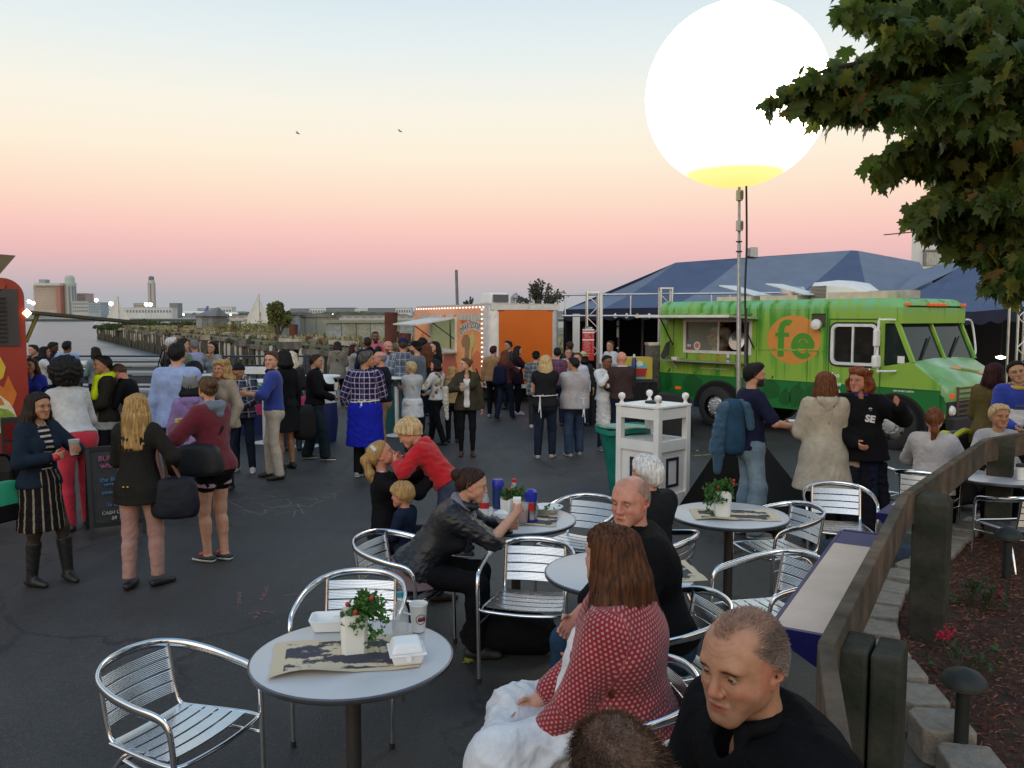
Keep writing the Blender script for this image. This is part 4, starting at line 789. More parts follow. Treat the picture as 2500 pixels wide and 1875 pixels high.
for px0,px1,y0,y1,d,lb in((1372,2010,720,714,22.9,'upper silver pipe rail crossing in front of the striped tent'),(1372,1640,771,771,22.9,'lower silver pipe rail under the tent valance')):
 a,b=D(px0,y0,d),D(px1,y1,d);t=T('pipe_rail',lb,'rail');MB().tube([a,b],.028,8).build('pipe',tm_,t,50)
 if y0==720:
  for px in(1380,1463,1540,1737,1782,1875):q=D(px,720,d);MB().tube([(q.x,d,q.z),(q.x,d,q.z-.58)],.02,6).build('upright',tm_,t,50)
a,b=D(1468,800,22.4),D(1468,718,22.4);o=MB().tube([(a.x,22.4,0),tuple(b)],.045,8).build('white_post',white,smooth=50);tag(o,'white round post just right of the menu sign','post')
wb=T('white_building','white building with one shuttered window behind the maple leaves','building');a,b=D(2222,700,46),D(2600,420,46)
bw=M('bldwhite',(.62,.64,.63),.8,var=.05,vs=.3)
MB().prism([(a.x,46),(b.x,46),(b.x*1.25,58),(a.x*1.27,58)],2,0,7.6).build('wall',bw,wb);MB().prism([(a.x-.1,45.9),(b.x,45.9),(b.x*1.25,58),(a.x*1.27,58)],2,7.6,7.8).build('roof',bw,wb)
wc0,wc1=D(2256,648,46),D(2305,614,46)
MB().box(((wc0.x+wc1.x)/2,45.97,(wc0.z+wc1.z)/2),(wc1.x-wc0.x,.1,wc1.z-wc0.z)).build('window',M('winpale',(.42,.44,.40),.6),wb)
for x in np.linspace(wc0.x+.1,wc1.x-.1,7):MB().box((x,45.91,(wc0.z+wc1.z)/2),(.03,.05,wc1.z-wc0.z-.06)).build('shutter_slat',M('winpale2',(.5,.52,.48),.6),wb)
MB().box(((wc0.x+wc1.x)/2-.05,45.9,wc1.z+.05),(wc1.x-wc0.x+.15,.16,.08)).build('lintel',M('lint',(.2,.2,.19),.7),wb);MB().box((wc0.x-.04,45.9,(wc0.z+wc1.z)/2),(.08,.16,wc1.z-wc0.z)).build('window_frame',M('lint',(.2,.2,.19),.7),wb)
MB().box((wc1.x+.55,45.95,wc1.z-.2),(.3,.1,.14)).build('wall_light',M('lint',(.2,.2,.19),.7),wb)
# ====== BALLOON LIGHT ON MAST
mc=Vector((2.6,9.25,0));MX=D(1812,800,9.25).x
bt=T('balloon_light','giant glowing white balloon light on a telescopic mast with black skirt','balloon light',None,(MX,9.25,0))
cB=D(1797,235,9.25);rB=226/2040*math.hypot(9.25,cB.z-2.2)*.915
def balloon_mat():
 m=bpy.data.materials.new('balloon');m.use_nodes=True;nt=m.node_tree;nt.nodes.clear();N=nt.nodes.new;L=nt.links.new
 tc=N('ShaderNodeTexCoord');s=N('ShaderNodeSeparateXYZ');L(tc.outputs['Object'],s.inputs[0])
 cr=N('ShaderNodeValToRGB');e=cr.color_ramp.elements;e[0].position=.0;e[0].color=(.145,.128,.038,1);e[1].position=.16;e[1].color=(1,.93,.74,1);x=e.new(.07);x.color=(.17,.148,.055,1)
 mr=N('ShaderNodeMapRange');mr.inputs['From Min'].default_value=-rB;mr.inputs['From Max'].default_value=rB;L(s.outputs['Z'],mr.inputs[0]);L(mr.outputs[0],cr.inputs[0])
 em_=N('ShaderNodeEmission');L(cr.outputs[0],em_.inputs[0]);em_.inputs[1].default_value=7.0
 o=N('ShaderNodeOutputMaterial');L(em_.outputs[0],o.inputs[0]);return m
bpy.context.view_layer.update()
m=MB().lathe([(max(.004,rB*math.sin(math.pi*i/48)),-rB*math.cos(math.pi*i/48))for i in range(49)],72)
m.build('balloon',balloon_mat(),bt,True,(cB.x-MX,0,cB.z))
gal=M('galv',(.30,.31,.31),.4,.7,var=.15,vs=15)
zt_=D(1805,432,9.25).z;xt=D(1805,432,9.25).x-MX
for o in bt.children:o.location.y=.0
Zs=[(0,.028),(1.2,.028),(1.2,.026),(2.35,.025),(2.36,.021),(3.0,.02),(3.01,.016),(zt_-.02,.015)]
def mx(z):return xt*z/zt_
MB().tube([(mx(z),-1.12*min(1,max(0,(z-2.5)/.4))*0-.0,z)for z,r in Zs],[r for z,r in Zs],12).build('mast',gal,bt,50)
bz=cB.z-rB
for z in(D(1805,478,9.25).z,D(1809,552,9.25).z):MB().box((mx(z)-.005,-.03,z),(.062,.06,.11)).build('mast_box',M('mastbox',(.5,.5,.47),.5),bt);MB().box((mx(z)+.012,-.068,z),(.03,.01,.08)).build('box_label',M('boxlab',(.15,.14,.12),.6),bt)
for z in(D(1809,590,9.25).z,D(1809,614,9.25).z):MB().lathe([(.035,-.006),(.035,.006)],12).build('mast_clamp',blk,bt,0,(mx(z),0,z))
MB().box((mx(zt_),0,zt_),(.16,.08,.025),rot=Matrix.Rotation(-.12,3,'Y')).build('mast_head',M('mhead',(.2,.17,.1),.5),bt)
m=MB();m.tube(smooth_path([(mx(zt_)+.07,-.02,zt_),(mx(3.6)+.065,-.03,3.7),(mx(3)+.075,-.03,3.0),(mx(2.4)+.06,-.03,2.4),(.07,-.03,1.5),(.06,-.03,.9)],5),.011,6);m.build('cable',blk,bt,50)
MB().tube([(.038,-.02,.9),(.034,-.02,2.3)],.015,8).build('lower_mast_tube',M('mdark',(.10,.10,.11),.4,.5),bt,50)
ap=Vector((0,0,1.12));cs=[Vector((D(1663,800,9.6).x-MX,.35,0)),Vector((.1,-1.12,0)),Vector((D(2003,800,9.5).x-MX,.2,0)),Vector((.1,1.1,0))]
m=MB()
for a,b in zip(cs,cs[1:]+cs[:1]):
 nu,nv_=8,8;vs=[]
 for j in range(nv_+1):
  for i in range(nu+1):
   e_=a.lerp(b,i/nu);p=ap.lerp(e_,j/nv_);s_=math.sin(math.pi*i/nu)*(j/nv_)*.13;c0=Vector((0,0,p.z));d_=(p-c0);p=c0+d_*(1-s_);vs.append(p)
 m.add(vs,[(j*(nu+1)+i,j*(nu+1)+i+1,(j+1)*(nu+1)+i+1,(j+1)*(nu+1)+i)for j in range(nv_)for i in range(nu)])
m.build('fabric_skirt',M('skirt',(.006,.006,.006),.9,var=.2,bump=.2,bs=6,spec=.2),bt,30,fix=True)
# ====== TRASH BOX, BINS
def trash_box(label,x,y,rz,h=1.17,s=.62,inset=True,sc=1.0,group=None):
 t=T('trash_box',label,'trash box',group,(x,y,0),rz);k=s/2;pw=.075
 for sx in(-1,1):
  for sy in(-1,1):
   MB().box((sx*(k-pw/2),sy*(k-pw/2),h/2),(pw,pw,h)).build('corner_post',white,t,bevel=.006)
   MB().lathe([(.03,0),(.03,.012),(.018,.03),(.018,.045),(.035,.065),(.043,.09),(.036,.115),(.015,.128),(.002,.13)],16,(sx*(k-pw/2-.01),sy*(k-pw/2-.01),h+.025)).build('finial',white,t,50)
 MB().box((0,0,h+.012),(s+.012,s+.012,.026)).build('top_board',white,t,bevel=.004)
 MB().box((.02,.02,h+.04),(.16,.12,.03)).build('ashtray',blk,t)
 for a in range(4):
  rm=Matrix.Rotation(a*math.pi/2,3,'Z')
  def bx(c,d,nm,mt):MB().box(rm@Vector(c),d,rot=rm).build(nm,mt,t)
  w=s-2*pw
  bx((0,-k+.03,h-.07),(w,.045,.12),'rail',white);bx((0,-k+.03,h-.44),(w,.045,.12),'rail',white);bx((0,-k+.03,.09),(w,.045,.15),'rail',white)
  bx((0,-k+.05,(h-.5+.165)/2),(w,.03,h-.5-.165),'panel',white)
  if inset:
   z0,z1,wx=.26,h-.6,w*.42;nb=M('navytrim',(.014,.017,.05),.5,var=.1)
   for c,d in(((0,-k+.03,z0),(wx+.03,.018,.03)),((0,-k+.03,z1),(wx+.03,.018,.03)),((-wx/2,-k+.03,(z0+z1)/2),(.03,.0175,z1-z0-.032)),((wx/2,-k+.03,(z0+z1)/2),(.03,.0175,z1-z0-.032))):bx(c,d,'navy_trim',nb)
 MB().box((0,0,h-.39),(s-.1,s-.1,.02)).build('inner_board',M('scuffwhite',(.55,.55,.53),.6,var=.3,vs=12),t)
 return t
trash_box('white panelled trash box with navy trim and ball finials in the middle of the lot',1.66,9.75,R(43))
gbag=M('greenbag',(.01,.16,.12),.22,var=.25,vs=5,bump=.9,bs=7)
gb=G(1498,1168)
t=T('trash_bin','open trash bin lined with a glossy green bag behind the white box','trash bin',None,(gb.x-.02,10.25,0),R(20))
m=MB();sec=[]
for z,r_ in((0,.15),(.3,.19),(.6,.25),(.82,.3),(.86,.34),(.80,.345)):sec.append([(r_*math.cos(a)*(1+.04*math.sin(5*a)),r_*math.sin(a)*(1+.04*math.sin(5*a)),z+.02*math.sin(3*a))for a in np.linspace(0,2*math.pi,24,endpoint=False)])
n=24;m.add([p for s_ in sec for p in s_],[(i*n+j,i*n+(j+1)%n,(i+1)*n+(j+1)%n,(i+1)*n+j)for i in range(5)for j in range(n)]+[tuple(range(n))]);m.build('bag_liner',gbag,t,50)
MB().lathe([(.005,.83),(.3,.86)],20,cap=False).build('bag_top',gbag,t,60)
MB().tube(smooth_path([(-.05,-.3,.75),(-.1,-.36,.45),(-.18,-.4,.2),(-.2,-.42,.0)],5),.008,5).build('cord',blk,t)
navy=M('navypanel',(.012,.02,.10),.5,var=.15);teal=M('tealbin',(.015,.22,.19),.4,var=.15,vs=5)
def station(px,d,rz,lb):
 p=D(px,800,d);t=T('trash_station',lb,'trash station',None,(p.x,d,0),rz);h=1.28
 for x in(-.42,.42):MB().box((x,0,h/2),(.09,.09,h)).build('corner_post',white,t);MB().lathe([(.035,0),(.025,.03),(.05,.08),(.03,.12),(.003,.13)],12,(x,0,h)).build('finial',white,t,50)
 MB().box((0,0,h-.06),(1.0,.1,.13)).build('rail',white,t);MB().box((0,.25,.32),(.9,.6,.64)).build('cabinet',navy,t);MB().box((0,.2,.79),(.74,.5,.27),taper=1.06).build('bin',teal,t,bevel=.03);MB().box((0,.2,.94),(.8,.54,.05)).build('bin_lid',M('teal2',(.06,.3,.27),.4),t,bevel=.02)
 MB().box((.2,-.06,.5),(.34,.02,.2)).build('poster',M('pinkposter',(.45,.03,.12),.6),t)
station(608,15.5,R(-3),'white framed navy trash station with teal bin left of the high table')
def high_table(px,d,lb,r=.36,h=1.08):
 p=D(px,800,d);t=T('high_table',lb,'high table','white high tables',(p.x,d,0));MB().lathe([(.005,h-.01),(r-.02,h-.012),(r,h),(r,h+.02),(r-.01,h+.026),(.005,h+.027)],28).build('table_top',white,t,40)
 MB().lathe([(.04,.03),(.04,h-.01)],12).build('column',white,t,40);MB().lathe([(.22,0),(.22,.012),(.06,.04)],20).build('base',white,t,40);return t
high_table(641,14.6,'round white high table beside the white trash station');high_table(745,14.2,'round white high table behind the man in the black jacket');high_table(782,15.8,'round white high table behind the parka woman');high_table(967,15.5,'round white high table near the bald bearded man')
high_table(532,16.2,'round white high table in front of the long haired woman by the water')
p=D(780,800,14.8);t=T('drinks_barrel','white and navy drinks barrel behind the man in the black jacket','barrel',None,(p.x,14.8,0))
MB().lathe([(.26,0),(.3,.35),(.28,.7)],20).build('lower_barrel',navy,t,40);MB().lathe([(.28,.7),(.27,.85),(.275,1.0),(.2,1.16),(.005,1.17)],20).build('upper_barrel',white,t,40);MB().box((0,-.275,.85),(.2,.02,.09)).build('red_label',M('redlab',(.5,.04,.04),.5),t)
p=D(966,800,15.9);t=T('trash_bin','dark teal square bin under the far high table','trash bin',None,(p.x,15.9,0));MB().box((0,0,.45),(.55,.55,.9),taper=1.1).build('body',M('tealdark',(.01,.085,.085),.5),t,bevel=.02);MB().box((0,0,.92),(.6,.6,.04)).build('lid',M('tealdark',(.01,.085,.085),.5),t)
rl=T('quay_railing','dark blue pipe railing along the edge of the quay','railing');rb_=M('railblue',(.012,.03,.075),.5,var=.1)
for z in(1.08,.82,.56,.3):MB().tube([(-40,24.2,z),(-5.8,24.2,z)],.03 if z>1 else .016,6).build('rail_pipe',rb_,rl,50)
for i in range(18):MB().tube([(-40+i*2,24.2,0),(-40+i*2,24.2,1.08)],.03,6).build('post',rb_,rl,50)
gw=M('greyplank',(.30,.30,.29),.8,var=.25,vs=3,bump=.3,bs=12,stretch=(.3,4,4));gwd=M('greydark',(.10,.105,.11),.8,var=.2)
def long_table(x0,x1,y,z,lb):
 t=T('picnic_table',lb,'picnic table','long grey timber tables',((x0+x1)/2,y,0));L_=x1-x0
 for i in range(4):MB().box((0,-.3+i*.2,z),(L_,.185,.04)).build('plank',gw,t)
 MB().box((0,-.33,z-.12),(L_-.2,.04,.16)).build('apron_board',gwd,t)
 for x in np.arange(-L_/2+.3,L_/2,1.9):
  for y_ in(-.28,.28):MB().box((x,y_,(z-.02)/2),(.09,.09,z-.04)).build('leg',gwd,t)
  MB().box((x,0,z-.06),(.08,.5,.07)).build('cross_beam',gwd,t)
 for s in(-1,1):
  for k in(0,.15):MB().box((0,s*(.62+k),z-.36),(L_,.14,.035)).build('bench_plank',gw,t)
 return t
long_table(-11.5,-6.4,18.2,1.0,'long grey timber table nearest the standing crowd');long_table(-13.5,-7.3,20.2,1.06,'long grey timber table in the middle row');long_table(-15,-8.6,22.3,1.1,'long grey timber table closest to the water')
for i,(px,d,z)in enumerate(((197,20.1,1.08),(212,18.2,1.02))):
 p=D(px,800,d);o=MB().box((0,0,.035),(.24,.18,.07),taper=1.15).build('food_tray',white,None,loc=(p.x,d,z+.001));tag(o,('white paper tray on the middle grey table','white paper tray on the nearest grey table')[i],'food tray')
 # ====== VENDOR STAND
vt=D(1500,900,17.6);t=T('vendor_table','vendor table under a floor length black cloth in front of the truss','table',None,(vt.x-.1,17.4,0))
m=MB();n=40;vs=[]
for i in range(n+1):
 f=i/n;x=-.85+1.75*f;vs+=[(x,-.4+.02*math.sin(i*1.9),.86),(x,-.42+.035*math.sin(i*1.7),.0)]
m.add(vs,[(2*i,2*i+1,2*i+3,2*i+2)for i in range(n)]);m.box((.02,.0,.87),(1.76,.82,.03));m.box((-.85,0,.43),(.02,.8,.85));m.box((.9,0,.43),(.02,.8,.85));m.build('black_cloth',M('blackcloth',(.009,.009,.012),.9,var=.2),t,40);MB().box((.02,.1,.4),(1.6,.6,.8)).build('table_frame',blk,t)
tx,ty=vt.x-.1,17.4
def on_table(nm,lb,cat,dx,dy,build):o=T(nm,lb,cat,None,(tx+dx,ty+dy,.886));build(o);return o
on_table('steamer','grey metal steamer box on the vendor table','steamer',.0,0,lambda o:(MB().box((0,0,.18),(.46,.36,.36)).build('body',M('steamgrey',(.28,.29,.31),.35,.5),o,bevel=.01),MB().box((0,-.19,.14),(.3,.02,.18)).build('door',M('steamdark',(.1,.1,.11),.4),o),MB().lathe([(.02,0),(.02,.03),(.005,.035)],8).build('knob',blk,o,0,(.19,-.18,.28),(R(90),0,0))))
on_table('mustard_bottle','orange squeeze bottle standing on the vendor table','bottle',.18,-.25,lambda o:(MB().lathe([(.04,0),(.04,.17),(.015,.2),(.006,.28)],12).build('body',M('mustard',(.55,.25,.03),.5),o,40),MB().lathe([(.015,.2),(.004,.29)],8).build('nozzle',M('mustardcap',(.5,.15,.02),.5),o,40)))
on_table('blue_bottle','tall dark blue bottle with white cap on the vendor table','bottle',.5,.1,lambda o:(MB().lathe([(.05,0),(.05,.42),(.03,.48)],12).build('body',M('bluebottle',(.02,.03,.14),.4),o,40),MB().lathe([(.025,.48),(.025,.54),(.005,.55)],10).build('cap',white,o,40)))
on_table('cup_stack','stack of white paper cups on the vendor table','cup stack',.1,-.3,lambda o:[MB().lathe([(.03,0),(.04,.1),(.042,.105)],12).build('cup',white,o,40,(0,0,.04*i))for i in range(4)])
on_table('condiment_tray','tray of yellow and red condiment tubs on the vendor table','condiment tray',-.3,-.2,lambda o:(MB().box((0,0,.02),(.5,.25,.04)).build('tray',M('tray',(.3,.28,.22),.5),o),[MB().lathe([(.04,0),(.045,.09),(.005,.1)],10).build('tub',M('tub%d'%(i%3),((.5,.38,.05),(.45,.04,.03),(.6,.58,.5))[i%3],.5),o,40,(-.18+i*.09,.02,.04))for i in range(5)]))
on_table('flower_pot','little pot of red flowers at the left end of the vendor table','flower pot',-.55,-.1,lambda o:(MB().lathe([(.05,0),(.07,.12)],12).build('pot',M('pot',(.4,.38,.34),.6),o,40),[MB().lathe([(.005,0),(.03,.02),(.005,.04)],6).build('flower',M('redflower',(.5,.03,.02),.6),o,0,(rnd.uniform(-.09,.09),rnd.uniform(-.09,.09),.16+rnd.random()*.12))for _ in range(9)]))
sp_=D(1436,840,18.6);ms=T('menu_sign','tall red menu board with black rounded header on a post','menu sign',None,(sp_.x,18.6,0))
zb,ztp=D(1436,880,18.6).z,D(1436,804,18.6).z;wS=.26
MB().box((0,0,(zb+ztp)/2),(wS,.03,ztp-zb)).build('board',M('signred',(.42,.014,.02),.5,var=.06),ms);MB().prism([(-.14,ztp)]+[(.12*math.cos(a),ztp+.0+.08*math.sin(a))for a in np.linspace(math.pi,0,12)]+[(.14,ztp)],1,-.02,.02).build('header',blk,ms);MB().tube([(0,.04,0),(0,.04,ztp)],.02,6).build('post',blk,ms)
text('header_script','Coca',.075,M('signwhite',(.7,.7,.7),.5,var=0),ms,(0,-.024,ztp+.035),(R(90),0,0),.001,.002,shear=.4)
for f in(.985,.90,.665):MB().box((0,-.018,zb+(ztp-zb)*f),(wS,.01,.028)).build('white_band',M('signwhite',(.7,.7,.7),.5),ms)
for f in(.945,.86,.83,.80,.77,.74,.62,.59,.56,.53,.50,.47,.44,.41,.36,.32,.27,.22):MB().box((-.03+.02*math.sin(f*60),-.017,zb+(ztp-zb)*f),(.13+.03*math.sin(f*37),.006,.009)).build('print_line',M('signpink',(.6,.25,.25),.5),ms);MB().box((.105,-.017,zb+(ztp-zb)*f),(.025,.006,.009)).build('print_line',M('signpink',(.6,.25,.25),.5),ms)
yp=D(1550,900,17.9);yc=T('yellow_cart','yellow drinks cart with red and blue ice cup picture on a black base','cart',None,(yp.x+.02,18.0,0))
ym=M('cartyellow',(.50,.40,.05),.5,var=.08);MB().box((0,0,1.12),(.66,.5,.46)).build('upper_panel',ym,yc);MB().box((.05,.05,.45),(.6,.5,.88)).build('base_cabinet',blk,yc)
MB().prism([(-.12,.94),(.18,.94),(.22,1.12),(-.16,1.12)],1,-.262,-.25).build('red_cup_print',M('cupred',(.42,.02,.02),.5),yc);MB().prism(blob(.03,1.17,.18,.11,.5),1,-.258,-.25).build('ice_print',M('icecyan',(.12,.45,.5),.5),yc);MB().prism(blob(.06,1.22,.07,.06,.5),1,-.262,-.25).build('ice_print',white,yc);MB().prism(blob(.05,.92,.14,.03),1,-.258,-.25).build('ice_print',M('icecyan',(.12,.45,.5),.5),yc)
yb_=D(1542,950,17.3);o=T('power_box','yellow electrical spider box beside the black base cabinet','power box',None,(yb_.x-.02,17.3,0));MB().box((0,0,.62),(.16,.2,.44)).build('housing',ym,o,bevel=.01);MB().box((0,0,.2),(.05,.05,.4)).build('stand',blk,o);MB().box((0,-.11,.66),(.08,.02,.05)).build('socket',blk,o);MB().tube(smooth_path([(.06,-.1,.55),(.14,-.12,.35),(.08,-.12,.12),(-.1,-.1,.02)],6),.012,6).build('cord',M('cordgrey',(.3,.3,.28),.6),o)
lp=D(1598,900,18.3);o=T('steel_locker','tall tread plate steel locker behind the rear of the green truck','locker',None,(lp.x-.02,18.4,0));MB().box((0,0,.8),(.27,.5,1.6)).build('body',M('treaddark',(.13,.13,.125),.4,.7,var=.4,vs=12,bump=.9,bs=70),o);MB().box((0,0,1.62),(.3,.54,.05)).build('lid',alu,o)
bp_=D(1625,980,16.0);o=T('equipment_case','black sloping equipment case on the ground behind the trash box','case',None,(2.95,15.5,0),R(-20));MB().prism([(-.35,0),(.4,0),(.32,.75),(-.2,.8)],1,-.25,.25).build('body',blk,o);MB().box((0,-.26,.6),(.2,.02,.04)).build('handle',chrome,o)
# ====== TABLES AND CHAIRS
topm=M('tabletop',(.50,.50,.51),.30,0,var=.04,vs=3);edge=M('tableedge',(.16,.16,.165),.35,.8,var=.1);pole_m=M('tablepole',(.055,.05,.047),.45,.4,var=.1)
def cafe_table(x,y,lb,r=.44,h=.73,rz=0):
 t=T('cafe_table',lb,'table','round aluminium cafe tables',(x,y,0),rz)
 MB().lathe([(.005,h-.004),(r-.012,h-.004),(r-.004,h-.006),(r-.002,h-.012),(r-.004,h-.02),(.005,h-.022)],56).build('table_top',topm,t,35)
 MB().lathe([(r-.006,h-.03),(r+.001,h-.022),(r+.001,h-.008),(r-.006,h-.003)],56,cap=False).build('rim',edge,t,50)
 MB().lathe([(.034,.03),(.034,h-.03)],16).build('column',pole_m,t,40);MB().lathe([(.1,h-.04),(.04,h-.07)],16).build('top_bracket',pole_m,t,40)
 MB().lathe([(.28,0),(.29,.006),(.27,.02),(.1,.045),(.05,.05)],32).build('base',pole_m,t,40);return t
cafe_table(-.70,3.56,'round table in front with paper mat, parsley carton, bottle and burger box')
cafe_table(.03,6.05,'round table with soda bottle, thermoses and iced tea before the leather jacketed woman')
cafe_table(1.63,6.18,'round table with parsley carton beside the black mast skirt')
cafe_table(.63,4.76,'round table mostly hidden behind the woman in the red blouse')
cafe_table(4.55,7.7,'round table behind the fence where the blond woman in grey sits')
pol=M('polished',(.74,.75,.77),.13,1,var=.04,vs=8);pol2=M('brushed',(.70,.71,.72),.26,1,var=.08,vs=14)
def rib_mat():
 m=bpy.data.materials.new('ribbed');m.use_nodes=True;nt=m.node_tree;b=nt.nodes['Principled BSDF'];b.inputs['Metallic'].default_value=1;b.inputs['Roughness'].default_value=.2;b.inputs['Base Color'].default_value=(.72,.73,.74,1)
 tc=nt.nodes.new('ShaderNodeTexCoord');w=nt.nodes.new('ShaderNodeTexWave');w.bands_direction='Z';w.inputs['Scale'].default_value=38;nt.links.new(tc.outputs['Object'],w.inputs[0])
 bp=nt.nodes.new('ShaderNodeBump');bp.inputs['Strength'].default_value=.55;bp.inputs['Distance'].default_value=.003;nt.links.new(w.outputs['Fac'],bp.inputs['Height']);nt.links.new(bp.outputs[0],b.inputs['Normal']);return m
ribm=rib_mat();footm=M('rubberfoot',(.015,.015,.015),.7)
def make_chair():
 t=T('cafe_chair','x','chair','aluminium slatted cafe armchairs')
 half=[(.255,.235,.0),(.262,.225,.35),(.268,.215,.56),(.272,.195,.625),(.278,.15,.655),(.284,.02,.675),(.272,-.12,.70),(.225,-.235,.725),(.13,-.305,.745),(0,-.325,.752)]
 path=smooth_path(half+[(-x,y,z)for x,y,z in half[-2::-1]],5)
 rx,ry=[],[]
 for p in path:f=min(1,max(0,(p.z-.60)/.06));rx.append(.0125+.0095*f);ry.append(.0125-.0015*f)
 MB().tube(path,ry,10,ry=rx).build('arm_rail',pol,t,60)
 for s in(-1,1):
  MB().tube(smooth_path([(s*.225,-.30,0),(s*.215,-.22,.25),(s*.20,-.12,.40),(s*.195,.0,.432)],5),.0115,8).build('leg',pol,t,60)
  MB().tube(smooth_path([(s*.195,.02,.438),(s*.195,-.14,.438),(s*.195,-.20,.455),(s*.195,-.225,.52),(s*.195,-.265,.74)],5),.0105,8).build('upright',pol,t,60)
  MB().lathe([(.014,0),(.015,.03),(.013,.03)],10,(s*.255,.235,0)).build('foot_cap',footm,t,40)
 for k in range(4):
  z0=.50+k*.056;m=MB();vs=[];n=10
  for i in range(n+1):
   x=-.195+.39*i/n;b=-.022*(1-(x/.195)**2)
   for z,o_ in((z0,0),(z0,.003),(z0+.047,.003),(z0+.047,0)):vs.append((x,-.232-(z-.5)*.16+b+o_,z))
  m.add(vs,[(i*4+j,i*4+(j+1)%4,(i+1)*4+(j+1)%4,(i+1)*4+j)for i in range(n)for j in range(4)]+[(3,2,1,0),(n*4,n*4+1,n*4+2,n*4+3)])
  m.build('back_slat',ribm,t,30)
 for k in range(5):
  y=-.165+k*.072;w=.405+.06*(k/4);m=MB();vs=[];n=6
  for i in range(n+1):
   x=-w/2+w*i/n;dz=-.008*(1-(2*x/w)**2);dy=.012*(1-(2*x/w)**2)*(k/4)
   for yy,zz in((-.031,.445),(.031,.445),(.031,.453),(-.031,.453)):vs.append((x,y+yy+dy,zz+dz))
  m.add(vs,[(i*4+j,i*4+(j+1)%4,(i+1)*4+(j+1)%4,(i+1)*4+j)for i in range(n)for j in range(4)]+[(3,2,1,0),(n*4,n*4+1,n*4+2,n*4+3)]);m.build('seat_slat',pol2,t,30)
 MB().tube(smooth_path([(-.2,-.2,.44),(-.24,.05,.442),(-.25,.19,.444),(-.21,.235,.445),(0,.25,.44),(.21,.235,.445),(.25,.19,.444),(.24,.05,.442),(.2,-.2,.44)],5),.0105,8).build('seat_frame',pol,t,60)
 MB().tube([(-.262,.22,.36),(-.2,-.13,.385)],.009,6).build('stretcher',pol,t,60);MB().tube([(.262,.22,.36),(.2,-.13,.385)],.009,6).build('stretcher',pol,t,60);MB().tube([(-.205,-.15,.36),(.205,-.15,.36)],.009,6).build('stretcher',pol,t,60)
 return t
chair0=make_chair();nch=0
def chair(x,y,deg,lb,sc=1.0):
 global nch
 o=chair0 if nch==0 else copy_tree(chair0);nch+=1
 o.location=(x,y,0);o.rotation_euler=(0,0,R(deg));o.scale=(sc,sc,sc);o['label']=lb;return o
chair(-1.42,3.46,-113,'empty aluminium armchair nearest the camera, left of the front table',.97)
chair(-.86,4.36,178,'empty aluminium armchair tucked behind the front table facing it')
chair(-.70,5.36,-112,'aluminium armchair holding the woman in the black leather jacket')
chair(.10,5.06,168,'empty aluminium armchair between the leather jacketed woman and red blouse woman')
chair(.40,3.22,98,'aluminium armchair holding the woman in the red dotted blouse',1.03)
chair(.78,4.16,105,'aluminium armchair holding the bald man in the black sweater')
chair(.93,5.58,58,'aluminium armchair holding the white haired person')
chair(2.02,6.25,108,'empty aluminium armchair right of the mid table with parsley carton')
chair(2.75,6.92,165,'empty aluminium armchair in front of the trench coat woman')
chair(1.53,4.86,112,'empty aluminium armchair beside the cream topped fence shelf')
chair(.52,6.42,150,'aluminium armchair half hidden behind the bald man head at the bottle table')
chair(4.02,8.0,-35,'aluminium armchair holding the auburn haired woman in white')
chair(4.3,6.95,5,'empty aluminium armchair seen under the fence rail between two posts')
chair(5.35,7.35,62,'empty aluminium armchair right of the second fence post at the frame edge')
chair(3.55,8.3,-150,'aluminium armchair with a dark jacket hung over its back')
